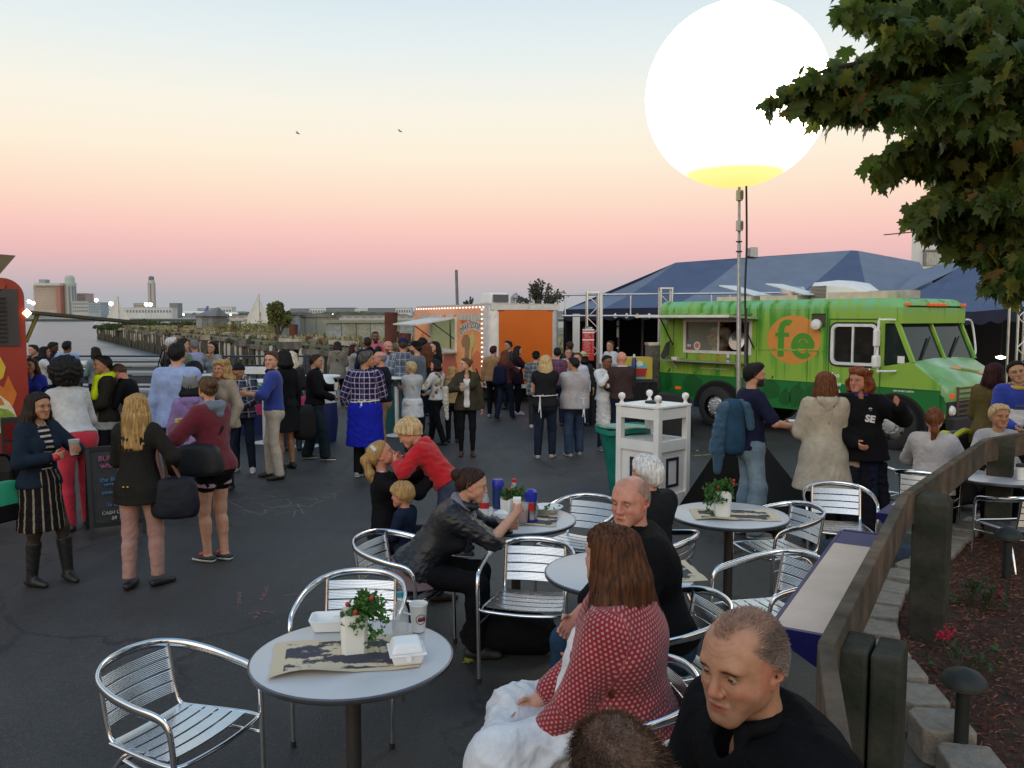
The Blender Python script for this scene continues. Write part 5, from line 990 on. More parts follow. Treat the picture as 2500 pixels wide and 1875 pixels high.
# ====== ITEMS ON TABLES
paper=M('paper',(.60,.50,.35),.85,var=.06)
def map_mat():
 m=bpy.data.materials.new('printedmat');m.use_nodes=True;nt=m.node_tree;b=nt.nodes['Principled BSDF'];N=nt.nodes.new;L=nt.links.new;tc=N('ShaderNodeTexCoord');b.inputs['Roughness'].default_value=.85
 n=N('ShaderNodeTexNoise');n.inputs['Scale'].default_value=7;n.inputs['Detail'].default_value=9;n.inputs['Roughness'].default_value=.7;L(tc.outputs['Object'],n.inputs[0])
 mp=N('ShaderNodeMapping');mp.inputs['Scale'].default_value=(1.2,4.5,1);L(tc.outputs['Object'],mp.inputs[0]);n2=N('ShaderNodeTexNoise');n2.inputs['Scale'].default_value=2.6;n2.inputs['Detail'].default_value=2;L(mp.outputs[0],n2.inputs[0])
 s=N('ShaderNodeSeparateXYZ');L(tc.outputs['Object'],s.inputs[0])
 ax=N('ShaderNodeMath');ax.operation='ABSOLUTE';L(s.outputs['X'],ax.inputs[0]);ay=N('ShaderNodeMath');ay.operation='ABSOLUTE';L(s.outputs['Y'],ay.inputs[0])
 lx=N('ShaderNodeMath');lx.operation='LESS_THAN';lx.inputs[1].default_value=.255;L(ax.outputs[0],lx.inputs[0]);ly=N('ShaderNodeMath');ly.operation='LESS_THAN';ly.inputs[1].default_value=.165;L(ay.outputs[0],ly.inputs[0])
 a=N('ShaderNodeMath');a.operation='MULTIPLY';L(lx.outputs[0],a.inputs[0]);L(ly.outputs[0],a.inputs[1])
 ad=N('ShaderNodeMath');ad.operation='ADD';L(n.outputs[0],ad.inputs[0]);L(n2.outputs[0],ad.inputs[1])
 cr=N('ShaderNodeValToRGB');cr.color_ramp.elements[0].position=.475;cr.color_ramp.elements[0].color=(1,1,1,1);cr.color_ramp.elements[1].position=.50;cr.color_ramp.elements[1].color=(0,0,0,1)
 hm=N('ShaderNodeMath');hm.operation='MULTIPLY';hm.inputs[1].default_value=.5;L(ad.outputs[0],hm.inputs[0]);L(hm.outputs[0],cr.inputs[0])
 mm=N('ShaderNodeMath');mm.operation='MULTIPLY';L(a.outputs[0],mm.inputs[0]);iv=N('ShaderNodeMath');iv.operation='SUBTRACT';iv.inputs[0].default_value=1;L(cr.outputs[0],iv.inputs[1]);L(iv.outputs[0],mm.inputs[1])
 mx=N('ShaderNodeMix');mx.data_type='RGBA';mx.inputs[6].default_value=(.58,.47,.32,1);mx.inputs[7].default_value=(.045,.045,.06,1);L(mm.outputs[0],mx.inputs['Factor']);L(mx.outputs[2],b.inputs['Base Color']);return m
mapm=map_mat()
def placemat(x,y,z,deg,lb,w=.6,h=.4,curl=.03):
 m=MB();n=14;k=8;vs=[]
 for j in range(k+1):
  for i in range(n+1):
   u,v=-w/2+w*i/n,-h/2+h*j/k;e=max(0,(-v/(h/2))-.55)/.45
   vs.append((u+.004*math.sin(v*40),v+.006*math.sin(u*22),.002+curl*e*e*max(0,math.sin((u/w+.5)*math.pi*1.6+.3))+.0012*math.sin(u*30)*math.sin(v*25)+.0012))
 m.add(vs,[(j*(n+1)+i,j*(n+1)+i+1,(j+1)*(n+1)+i+1,(j+1)*(n+1)+i)for j in range(k)for i in range(n)])
 o=m.build('paper_placemat',mapm,None,60,(x,y,z),(0,0,R(deg)),fix=False);tag(o,lb,'placemat','printed paper placemats');return o
ZT_=.727
placemat(-.73,3.55,ZT_,12,'printed brown paper placemat lying on the front table',.62,.40,.03)
placemat(.08,6.0,ZT_,-6,'paper placemat under the bottles on the middle table',.5,.36,.02);placemat(1.66,6.15,ZT_,-4,'paper placemat on the table beside the mast skirt',.62,.36,.012);placemat(.78,4.74,ZT_,8,'paper placemat sticking out right of the bald man',.6,.4,.03)
carton=M('carton',(.74,.75,.70),.55,var=.04)
pars=[M('parsley%d'%i,c,.6,var=.3,vs=30,transl=.15)for i,c in enumerate([(.035,.10,.015),(.05,.14,.02)])]
def leafsprig(m,c,rg,n,s_,spread):
 for _ in range(n):
  p=Vector(c)+Vector((rg.gauss(0,spread),rg.gauss(0,spread),rg.gauss(0,spread*.8)));nrm=Vector((rg.gauss(0,1),rg.gauss(0,1),abs(rg.gauss(0,1))+.3)).normalized();u=nrm.orthogonal().normalized();u=Matrix.Rotation(rg.random()*6.28,3,nrm)@u;v=nrm.cross(u);k=s_*rg.uniform(.6,1.3)
  pts=[]
  for i in range(9):a=2*math.pi*i/9;r_=k*(1 if i%2==0 else .5);pts.append(p+u*math.cos(a)*r_+v*math.sin(a)*r_+nrm*(.3*k*math.cos(2*a)))
  m.add([p-nrm*.2*k]+pts,[(0,1+i,1+(i+1)%9)for i in range(9)])
def parsley_carton(x,y,z,deg,lb,seed,lean=1):
 rg=random.Random(seed);t=T('parsley_carton',lb,'carton with parsley','parsley cartons on the tables',(x,y,z),R(deg))
 a_,b_,h_=.049,.049,.135;c_=.014
 P=[(-a_,-b_+c_),(-a_+c_,-b_),(a_-c_,-b_),(a_,-b_+c_),(a_,b_-c_),(a_-c_,b_),(-a_+c_,b_),(-a_,b_-c_)]
 m=MB();vs=[(px*.92,py*.92,0)for px,py in P]+[(px,py,h_+(.012 if abs(py)==b_ else 0))for px,py in P]+[(px*.96,py*.96,h_-.002)for px,py in P]+[(px*.9,py*.9,.03)for px,py in P]
 m.add(vs,[tuple(range(8))[::-1]]+[(k*8+i,k*8+(i+1)%8,(k+1)*8+(i+1)%8,(k+1)*8+i)for k in range(3)for i in range(8)]+[tuple(24+i for i in range(8))]);m.build('carton',carton,t)
 st=MB();fl=MB();ends=[]
 for i in range(44):
  a=rg.uniform(0,6.28);r_=rg.uniform(.01,.07);e=Vector((lean*.03+r_*math.cos(a)+.012,r_*math.sin(a),h_+rg.uniform(.0,.062)-.05*(r_/.07)**2*rg.random()));ends.append(e)
  st.tube([(.0,0,.05),(e.x*.4,e.y*.4,h_+.01),tuple(e)],[.002,.0018,.0012],4)
 for i,(dx,dz)in enumerate(((.055,.10),(.065,.06),(.06,.03),(.075,.08))):ends.append(Vector((lean*dx,-.03-.01*i,dz+.0)))
 st.build('stems',pars[0],t)
 ms_=[MB(),MB()]
 for i,e in enumerate(ends):leafsprig(ms_[i%2],e,rg,9,.0130,.015)
 for i in(0,1):o=ms_[i].build('parsley_leaves',pars[i],t,fix=False);o['kind']='stuff'
 for i in range(3):a=rg.random()*6.28;MB().lathe([(.002,-.009),(.008,0),(.006,.008),(.001,.012)],8).build('flower',M('redflower',(.5,.03,.02),.6),t,50,(.045*math.cos(a)+.02,.045*math.sin(a)-.03,h_+.03+.02*i),(.4,.3,0))
 return t
pc=parsley_carton(-.70,3.60,ZT_+.004,15,'white carton of parsley on the front table',3);pc.scale=(1.2,1.2,1.2)
o=parsley_carton(1.57,6.14,ZT_+.003,-20,'white carton of parsley on the table by the mast skirt',5,-1);o.scale=(1.3,1.3,1.3);o=parsley_carton(-.02,6.02,ZT_+.003,40,'white carton of parsley among the bottles on the middle table',8);o.scale=(1.1,1.1,1.1)
clear=M('clearplastic',(.6,.64,.66),.06,var=0,alpha=.36,spec=.7);foam=M('foam',(.78,.79,.78),.55,var=.03,bump=.1,bs=120)
def place(nm,lb,cat,px,py,dz=0,deg=0,sc=1):p=G(px,py,ZT_+.003);o=T(nm,lb,cat,None,(p.x,p.y,ZT_+.004+dz),R(deg));o.scale=(sc,)*3;return o
o=place('water_bottle','empty clear plastic bottle with teal cap on the front table','bottle',978,1563,sc=1.1);MB().lathe([(.03,0),(.034,.006),(.034,.03),(.032,.034),(.034,.038),(.034,.11),(.03,.13),(.015,.165),(.013,.17),(.013,.19)],24).build('body',clear,o,50);MB().lathe([(.0145,.185),(.0145,.205),(.005,.206)],16).build('cap',M('tealcap',(.02,.22,.26),.5),o,40);MB().lathe([(.0345,.045),(.0345,.085)],24,cap=False).build('label',M('clearlabel',(.7,.7,.7),.4,alpha=.35),o,40)
o=place('paper_cup','white paper cup with dark red oval script logo on the front table','cup',1022,1540,deg=25,sc=1.12);MB().lathe([(.027,0),(.028,.004),(.037,.112),(.0395,.114),(.039,.119),(.036,.117),(.027,.01),(.005,.008)],28).build('cup',white,o,50)
lg=M('cuplogo',(.16,.02,.03),.5);m=MB()
for rr,w in((1.0,.0028),):
 pts=[]
 for i in range(33):a=2*math.pi*i/32;th=-R(90)+.62*math.cos(a);z=.058+.021*math.sin(a);r_=.0315+(z-.02)*.083;pts.append((r_*math.cos(th),r_*math.sin(th),z))
 m.tube(pts,.0013,5)
m.build('oval_print',lg,o,60)
m=MB()
for k in range(5):th=-R(90)+(-.38+k*.19);r_=.0348;m.tube(smooth_path([(r_*math.cos(th),r_*math.sin(th),.05),(r_*math.cos(th+.05),r_*math.sin(th+.05),.066+.006*(k%2)),(r_*math.cos(th+.12),r_*math.sin(th+.12),.05),(r_*math.cos(th+.2),r_*math.sin(th+.2),.056)],3),.0017,5)
m.build('script_print',lg,o,60)
o=place('burger_box','closed white foam burger box at the right of the front table','food box',993,1612,deg=14,sc=1.12)
MB().box((0,0,.02),(.105,.105,.04),taper=1.22).build('base',foam,o,bevel=.008);MB().box((0,0,.043),(.14,.14,.008)).build('flange',foam,o,bevel=.003);MB().box((0,0,.064),(.128,.128,.036),taper=.78).build('lid',foam,o,bevel=.01);MB().box((.0,-.07,.035),(.02,.006,.028)).build('tab',foam,o)
o=place('open_food_box','open white foam tray with red sauce at the back of the front table','food tray',806,1533,deg=5,sc=1.1)
P0=rrect(-.065,.065,-.05,.05,.02,3);P1=rrect(-.085,.085,-.068,.068,.025,3);P2=rrect(-.078,.078,-.06,.06,.022,3);n=len(P0)
MB().add([(x,y,0)for x,y in P0]+[(x,y,.05)for x,y in P1]+[(x,y,.05)for x,y in P2]+[(x*.9,y*.9,.008)for x,y in P0],[tuple(range(n))[::-1]]+[(k*n+i,k*n+(i+1)%n,(k+1)*n+(i+1)%n,(k+1)*n+i)for k in range(3)for i in range(n)]+[tuple(3*n+i for i in range(n))]).build('tray',foam,o,30)
MB().lathe([(.028,0),(.022,.008),(.003,.012)],10).build('sauce',M('sauce',(.35,.03,.01),.3),o,40,(.02,0,.012));MB().box((.05,.02,.045),(.08,.012,.004),rot=Matrix.Rotation(.3,3,'Z')).build('fork',white,o)
def mid(nm,lb,cat,px,py,deg=0,sc=1.0):return place(nm,lb,cat,px,py,.001,deg,sc)
o=mid('soda_bottle','clear soda bottle with red cap and red label on the middle table','bottle',1255,1250,sc=1.2);MB().lathe([(.03,0),(.032,.01),(.032,.06),(.029,.075),(.032,.1),(.03,.125),(.014,.175),(.0125,.195)],20).build('body',clear,o,50);MB().lathe([(.0145,.19),(.0145,.21),(.004,.211)],14).build('cap',M('redcap',(.5,.01,.02),.45),o,40);MB().lathe([(.0328,.06),(.0328,.1)],20,cap=False).build('label',M('redlab2',(.45,.015,.02),.5),o,40)
o=mid('soda_bottle','second clear soda bottle with red label close to the leather jacketed woman','bottle',1183,1262,sc=1.1);MB().lathe([(.03,0),(.032,.01),(.032,.06),(.029,.075),(.032,.1),(.03,.125),(.014,.175),(.0125,.195)],20).build('body',clear,o,50);MB().lathe([(.0328,.06),(.0328,.1)],20,cap=False).build('label',M('redlab2',(.45,.015,.02),.5),o,40);MB().lathe([(.0145,.19),(.0145,.21),(.004,.211)],14).build('cap',M('redcap',(.5,.01,.02),.45),o,40)
o=mid('thermos','steel thermos with blue lid and blue base on the middle table','thermos',1297,1272,sc=1.22);MB().lathe([(.036,.012),(.036,.12)],24).build('body',M('thermsteel',(.5,.5,.51),.25,1),o,40);MB().lathe([(.038,0),(.038,.013)],24).build('base',M('thermblue',(.01,.02,.30),.4),o,40);MB().lathe([(.037,.12),(.038,.15),(.036,.175),(.02,.19),(.004,.192)],24).build('lid',M('thermblue',(.01,.02,.30),.4),o,40);MB().box((0,-.036,.09),(.03,.006,.05)).build('red_sticker',M('redcap',(.5,.01,.02),.45),o)
o=mid('thermos','all blue thermos beside the soda bottle on the middle table','thermos',1216,1240,sc=1.25);MB().lathe([(.034,0),(.036,.12),(.036,.14)],20).build('body',M('thermblue2',(.012,.03,.12),.4),o,40);MB().lathe([(.037,.13),(.037,.165),(.03,.178),(.004,.18)],20).build('lid',M('thermblue',(.01,.02,.30),.4),o,40)
o=mid('iced_tea_glass','plastic glass of amber iced tea on the middle table','glass',1275,1277,sc=1.25);MB().lathe([(.028,0),(.03,.005),(.038,.115),(.036,.115),(.028,.01)],22).build('glass',clear,o,50);MB().lathe([(.0285,.006),(.0345,.08),(.004,.08)],20).build('tea',M('tea',(.28,.05,.008),.2,var=.2,vs=30),o,40);[MB().box((rnd.uniform(-.015,.015),rnd.uniform(-.015,.015),.085),(.02,.02,.02),rnd.random()).build('ice_cube',clear,o)for _ in range(3)]
o=mid('food_bowl','white paper bowl with salad leaves at the right of the middle table','bowl',1336,1250,sc=1.15);MB().lathe([(.07,0),(.1,.035),(.105,.037),(.098,.032),(.068,.006),(.004,.006)],28).build('bowl',white,o,50);m=MB();leafsprig(m,(.02,0,.035),random.Random(2),12,.018,.025);m.build('salad',pars[1],o,fix=False)
def check_mat():
 m=bpy.data.materials.new('checkpaper');m.use_nodes=True;nt=m.node_tree;b=nt.nodes['Principled BSDF'];tc=nt.nodes.new('ShaderNodeTexCoord');c=nt.nodes.new('ShaderNodeTexChecker');c.inputs['Scale'].default_value=60;c.inputs[1].default_value=(.55,.08,.07,1);c.inputs[2].default_value=(.7,.66,.62,1)
 mp=nt.nodes.new('ShaderNodeMapping');mp.inputs['Rotation'].default_value=(.5,.5,.8);nt.links.new(tc.outputs['Object'],mp.inputs[0]);nt.links.new(mp.outputs[0],c.inputs[0]);nt.links.new(c.outputs[0],b.inputs['Base Color']);b.inputs['Roughness'].default_value=.7;return m
o=mid('food_boat','red checked paper food boat with crumpled napkin on the middle table','food tray',1224,1283,12,sc=1.2);MB().box((0,0,.022),(.10,.075,.044),taper=1.35).build('paper_boat',check_mat(),o);m=MB();m.lathe([(.01,0),(.05,.02),(.045,.045),(.02,.06),(.003,.06)],9,(0,0,.03));m.build('napkin',white,o,20)
o=T('paper_cup','clear cup with dark lid on the table behind the fence','cup',None,(4.62,7.5,ZT_+.002));MB().lathe([(.03,0),(.04,.12),(.005,.121)],16).build('cup',white,o,40);MB().lathe([(.043,.12),(.043,.135),(.03,.15),(.004,.15)],16).build('lid',blk,o,40)
o=T('coffee_cup','cup with dark green lid before the blond woman in grey','cup',None,(4.95,7.55,ZT_+.002));MB().lathe([(.03,0),(.04,.12),(.005,.121)],16).build('cup',white,o,40);MB().lathe([(.043,.12),(.043,.14),(.02,.15),(.004,.15)],16).build('lid',M('greenlid',(.01,.06,.04),.5),o,40)
o=T('backpack','yellow and black backpack standing by the olive coated woman','backpack',None,(5.15,9.6,.45),R(20));MB().box((0,0,.22),(.5,.3,.44),taper=.8).build('body',blk,o,bevel=.06);MB().box((-.28,-.1,.3),(.12,.2,.34),taper=.6).build('yellow_pocket',M('yellowbag',(.42,.42,.03),.6,var=.2),o,bevel=.03);MB().tube(smooth_path([(-.22,-.16,.4),(-.1,-.2,.48),(.05,-.16,.42)],5),.03,6).build('yellow_strap',M('yellowbag',(.42,.42,.03),.6),o,50)
MB().box((-.22,-.2,.0),(.08,.06,.3),rot=Matrix.Rotation(.2,3,'Y')).build('yellow_strap',M('yellowbag',(.42,.42,.03),.6),o);MB().box((0,0,-.2),(.5,.4,.4)).build('lower_pocket',blk,o,bevel=.05)
# ====== FENCE, SHELF, EDGING, BED
fw=M('fencewood',(.12,.085,.06),.9,var=.4,vs=5,bump=.6,bs=30,two=(.07,.062,.046),twos=3,spec=.15);fwd=M('fencepost',(.048,.045,.036),.9,var=.4,vs=5,bump=.7,bs=26,two=(.032,.038,.027),twos=4,spec=.12);fwtop=fw
fence=T('wooden_fence','weathered low timber fence of thick posts and one wide top plank','fence')
posts=[(1.30,2.92),(2.72,5.32),(4.58,7.75),(6.2,9.0)]
for i,(x,y)in enumerate(posts):
 s=.105;h=1.06
 b2=[(-s,-s),(s,-s),(s,s),(-s,s)];m=MB()
 lv=[(0,1),(h-.045,1),(h,.78)]
 m.add([(px*k,py*k,z)for z,k in lv for px,py in b2],[(j*4+q,j*4+(q+1)%4,(j+1)*4+(q+1)%4,(j+1)*4+q)for j in range(2)for q in range(4)]+[(3,2,1,0),(8,9,10,11)])
 if i==0:
  for sx in(-1,1):MB().box((sx*.054,0,(h-.03)/2),(.098,.21,h-.03)).build('post_half',fwd,fence,bevel=.012).matrix_basis=Matrix.Translation((x,y,0))@Matrix.Rotation(R(-32),4,'Z')
 else:m.build('post',fwd,fence,loc=(x,y,0),rot=(0,0,R(-35)),bevel=.01)
K=[(.62,1.35),(1.07,2.77),(2.46,5.17),(4.33,7.58),(6.0,8.75)]
for(x0,y0),(x1,y1)in zip(K[:-1],K[1:]):
 a,b=Vector((x0,y0,.985)),Vector((x1,y1,.985));t_=(b-a).normalized()*.004
 MB().bar(a+t_,b-t_,.055,.215).build('top_plank',fwtop,fence,bevel=.006)
cream=M('shelfcream',(.58,.44,.36),.6,var=.12,vs=6,two=(.52,.40,.31),twos=3,spec=.3);bluew=M('shelfblue',(.007,.009,.085),.5,var=.15,vs=6,spec=.22)
def shelf(i,f0,f1,lb,mats):
 a,b=Vector((*K[i],0)),Vector((*K[i+1],0));t_=(b-a).normalized();nrm=Vector((-t_.y,t_.x,0));L_=(b-a).length
 sh=T('counter_shelf',lb,'shelf','blue edged shelves along the fence');w=(.24,.24,.11)[i];z=.955
 p0,p1=a+t_*L_*f0+nrm*.032,a+t_*L_*f1+nrm*.032
 for g0,g1,mt,nm in mats:
  q0,q1=p0.lerp(p1,g0),p0.lerp(p1,g1)
  pts=[q0,q1,q1+nrm*w,q0+nrm*w];MB().add([(p.x,p.y,z)for p in pts]+[(p.x,p.y,z-.03)for p in pts],[(0,1,2,3),(7,6,5,4)]+[(j,4+j,4+(j+1)%4,(j+1)%4)for j in range(4)]).build(nm,mt,sh)
 for q in(p0,p1):
  o1,o2=q-t_*.012,q+t_*.012;W=nrm*w
  MB().add([(*(e+k)[:2],zz)for e in(o1,o2)for k,zz in((nrm*0,z+.003),(W,z+.003),(W,z-.035),(nrm*0,z-.17))],[(0,1,2,3),(7,6,5,4),(0,4,5,1),(1,5,6,2),(2,6,7,3),(3,7,4,0)]).build('end_bracket',bluew,sh)
 e0,e1=p0+nrm*(w+.012),p1+nrm*(w+.012);MB().bar((e0.x,e0.y,z-.024),(e1.x,e1.y,z-.024),.016,.042).build('front_edge',bluew,sh)
shelf(1,.16,.80,'cream shelf board with blue ends on the near fence plank',((.0,.82,cream,'cream_board'),(.82,1.0,bluew,'blue_board')))
shelf(2,.0,.8,'blue shelf board on the far fence plank below the seated woman in white',((0,.12,bluew,'blue_board'),(.12,.75,cream,'cream_board'),(.75,1,bluew,'blue_board')))
shelf(0,.1,.62,'blue shelf corner at the bottom edge beside the grey haired man',((0,1,bluew,'blue_board'),))
stone=M('blockstone',(.235,.205,.165),.95,var=.28,vs=14,bump=.8,bs=60,two=(.19,.175,.15),twos=6)
path=smooth_path([Vector(p)for p in((2.1,3.4,0),(2.2,4.3,0),(2.36,5.2,0),(2.86,6.2,0),(3.72,7.16,0),(4.30,7.86,0),(4.88,8.42,0),(5.6,8.98,0),(6.6,9.5,0),(7.8,9.9,0))],30)
edge_t=T('stone_edging','curved row of rough tan retaining blocks round the mulch bed','stone edging');acc=0;last=path[0];blocks=[]
for a,b in zip(path[:-1],path[1:]):
 acc+=(b-a).length
 if acc>=.315:
  blocks.append((b,math.atan2((b-a).y,(b-a).x)));acc=0
for i,(p,a)in enumerate(blocks):
 rg=random.Random(i)
 for lvl,(zz,hh)in enumerate(((.07,.14),(.205,.125))):
  if lvl==1 and not(False):continue
 hgt=.17;m=MB();w0,w1,dp_=.30,.25,.25
 P=[(-w1/2,-dp_/2),(w1/2,-dp_/2),(w0/2-.01,dp_/2-.04),(w0/2-.06,dp_/2),(-w0/2+.06,dp_/2+.005),(-w0/2+.01,dp_/2-.04)]
 P=[(x+rg.uniform(-.008,.008),y+rg.uniform(-.008,.008))for x,y in P]
 m.prism(P,2,-.02,hgt+rg.uniform(-.01,.012));m.build('block',stone,edge_t,loc=(p.x,p.y,0),rot=(rg.uniform(-.02,.02),rg.uniform(-.02,.02),a+rg.uniform(-.04,.04)),bevel=.01)
bedpts=[(p.x+.06,p.y-.02)for p in path[::6]];bedpts=[(2.0,-3)]+bedpts+[(12,10),(12,-3)]
mulch=M('mulchsoil',(.030,.014,.008),.95,var=.6,vs=22,bump=1.0,bs=60,two=(.05,.02,.011),twos=9)
m=MB();m.add([(x,y,.115)for x,y in bedpts],[tuple(range(len(bedpts)))]);tag(m.build('mulch_bed',mulch,fix=True),kind='structure')
def inside(x,y):
 best=min(path,key=lambda p:(p.x-x)**2+(p.y-y)**2);i=path.index(best);a,b=path[max(i-1,0)],path[min(i+1,len(path)-1)];t_=b-a
 return t_.x*(y-best.y)-t_.y*(x-best.x)<-.12*t_.length
rg=random.Random(3);mbs=[MB(),MB(),MB()];cnt=0
while cnt<9000:
 y=1.6+8.0*rg.random()**1.25;x=rg.uniform(1.35,7.2)
 if x>y*.68+.4 or(y<3.4 and x<1.5+.2*y)or not inside(x,y):continue
 cnt+=1;l=rg.uniform(.012,.055);w=rg.uniform(.003,.009);a=rg.random()*3.14;tilt=rg.gauss(0,.25)
 c,s_=math.cos(a)*l/2,math.sin(a)*l/2;nx,ny=-math.sin(a)*w/2,math.cos(a)*w/2;z=.118+rg.random()*.02;dz=math.sin(tilt)*l/2
 mbs[cnt%3].add([(x-c-nx,y-s_-ny,z-dz),(x+c-nx*.5,y+s_-ny*.5,z+dz),(x+c+nx*.5,y+s_+ny*.5,z+dz+.002),(x-c+nx,y-s_+ny,z-dz+.002),(x,y,z+w*.9)],[(0,1,4),(1,2,4),(2,3,4),(3,0,4)])
for k,col in enumerate(((.12,.032,.016),(.06,.022,.013),(.19,.08,.042))):tag(mbs[k].build('mulch_chips',M('chip%d'%k,col,.9,var=.4,vs=40),fix=False),kind='stuff')
def path_light(px,py,lb):
 p=G(px,py,.115);t=T('path_light',lb,'garden light','black mushroom garden lights',(p.x,p.y,.1))
 MB().lathe([(.032,0),(.032,.33)],14).build('stem',M('pathblack',(.010,.014,.013),.6,var=.3),t,40);MB().lathe([(.03,.31),(.085,.335),(.085,.365)],22).build('collar',M('pathgrey',(.04,.045,.042),.5),t,40);MB().lathe([(.105,.355),(.10,.375),(.075,.405),(.03,.425),(.004,.43)],24).build('cap',M('pathblack',(.010,.014,.013),.6),t,40)
path_light(2345,1834,'black mushroom garden light nearest the camera in the mulch');path_light(2457,1411,'black mushroom garden light farther back by the second fence post')
gl_=M('geranleaf',(.03,.055,.018),.7,var=.4,vs=20,transl=.15);gf=M('geranflower',(.42,.012,.05),.6,var=.25,vs=30)
def geranium(px,py,lb,nfl,seed,spread=.2,fz=.22):
 p=G(px,py,.115);rg=random.Random(seed);t=T('geranium',lb,'flower plant','red geraniums in the bed',(p.x,p.y,.1));m=MB();st=MB()
 for i in range(16):
  a=rg.random()*6.28;r_=rg.uniform(.03,spread);e=(r_*math.cos(a),r_*math.sin(a),rg.uniform(.04,.2));st.tube([(0,0,0),(e[0]*.5,e[1]*.5,e[2]*.7),e],.003,4);leafsprig(m,e,rg,2,.03,.02)
 m.build('leaves',gl_,t,fix=False);st.build('stems',M('gstem',(.06,.05,.025),.8),t)
 for k in range(nfl):
  a=rg.random()*6.28;fx_,fy=spread*.5*math.cos(a),spread*.5*math.sin(a);m=MB();st2=MB();st2.tube([(0,0,.02),(fx_,fy,fz)],.003,4);st2.build('flower_stem',M('gstem',(.06,.05,.025),.8),t)
  leafsprig(m,(fx_,fy,fz+.02),rg,22,.014,.02);m.build('flower_head',gf,t,fix=False)
geranium(2340,1650,'red geranium with two flower heads near the fence post',2,4);geranium(2410,1490,'sparse geranium with one dark red flower by the far garden light',1,6,.14,.14);geranium(2370,1478,'low leafy green plant in the mulch without flowers',0,9,.12)
rg=random.Random(21);lm_=MB()
fl=T('fallen_leaf','x','leaf')
bpy.data.objects.remove(fl)
for i,(px,py)in enumerate(((1728,1476),(1144,1614),(1150,1615),(1700,1100),(1095,1180),(1145,1615),(830,1700))):
 if i in(2,5):continue
 p=G(px,py,.006);m=MB();pts=[(.04*math.cos(a)*(1+.35*math.cos(5*a)),.035*math.sin(a)*(1+.35*math.cos(5*a)),.004+.006*math.sin(2*a))for a in np.linspace(0,6.28,20,endpoint=False)]
 o=m.add([(0,0,.003)]+pts,[(0,1+k,1+(k+1)%20)for k in range(20)]).build('fallen_leaf',M('fleaf',(.25,.22,.03),.8),None,loc=(p.x,p.y,.004),rot=(0,0,i),fix=False);tag(o,['yellow leaf fallen by the base of the mid table','yellow leaf fallen left of the bald man chair','','yellow leaf fallen near the trash box','yellow leaf fallen behind the leather jacketed woman','','yellow leaf fallen near the front table legs'][i],'leaf','fallen yellow leaves')
def marks(name,strokes,mat,w,z=.006):
 m=MB()
 for st in strokes:
  P=[G(x,y,z)for x,y in st]
  for a,b in zip(P[:-1],P[1:]):
   t_=(b-a);
   if t_.length<1e-4:continue
   t_.normalize();n_=Vector((-t_.y,t_.x,0))*w/2;m.add([a-n_,b-n_,b+n_,a+n_],[(0,1,2,3)])
 tag(m.build(name,mat,fix=False),kind='structure')
def dusty(key,col,cov=.5,s=60):
 m=bpy.data.materials.new(key);m.use_nodes=True;nt=m.node_tree;b=nt.nodes['Principled BSDF'];b.inputs['Base Color'].default_value=(*col,1);b.inputs['Roughness'].default_value=.95
 tc=nt.nodes.new('ShaderNodeTexCoord');n=nt.nodes.new('ShaderNodeTexNoise');n.inputs['Scale'].default_value=s;n.inputs['Detail'].default_value=4;nt.links.new(tc.outputs['Object'],n.inputs[0]);cr=nt.nodes.new('ShaderNodeValToRGB');cr.color_ramp.elements[0].position=1-cov-.08;cr.color_ramp.elements[1].position=1-cov+.12;nt.links.new(n.outputs[0],cr.inputs[0])
 mm=nt.nodes.new('ShaderNodeMath');mm.operation='MULTIPLY';mm.inputs[1].default_value=.6;nt.links.new(cr.outputs[0],mm.inputs[0]);nt.links.new(mm.outputs[0],b.inputs['Alpha']);return m
pinkc=dusty('pinkchalk',(.30,.13,.12),.5);whitec=dusty('whitechalk',(.3,.3,.27),.48);yelp=dusty('yellowpaint',(.42,.33,.06),.55,14)
marks('pink_chalk_marks',[[(705,1195),(650,1205),(668,1213)],[(650,1205),(670,1196)],[(585,1445),(583,1480)],[(652,1432),(640,1465)],[(600,1500),(640,1492),(670,1496)],[(620,1512),(640,1490)],[(690,1455),(730,1450)],[(540,1213),(612,1216)]],pinkc,.03)
rgc=random.Random(9)
marks('white_chalk_scribble',[[(x,y),(x+rgc.uniform(15,60),y+rgc.uniform(-9,9)),(x+rgc.uniform(30,70),y+rgc.uniform(-12,8))]for x,y in[(rgc.uniform(540,800),rgc.uniform(1205,1260))for _ in range(22)]],whitec,.022)
marks('yellow_parking_lines',[[(1690,1010),(1722,1006)],[(1665,1024),(1720,1023)],[(1690,1113),(1760,1107)],[(1740,1075),(1800,1082)],[(1920,1258),(1996,1268)],[(2195,1296),(2292,1310)]],yelp,.11)
p=G(2240,1318);o=MB().box((0,0,.05),(1.6,.16,.1),taper=.9).build('wheel_stop',M('stopblue',(.05,.075,.11),.85,var=.3),None,loc=(3.62,7.55,0),rot=(0,0,R(-14)));tag(o,'low blue grey wheel stop lying behind the fence posts','wheel stop')
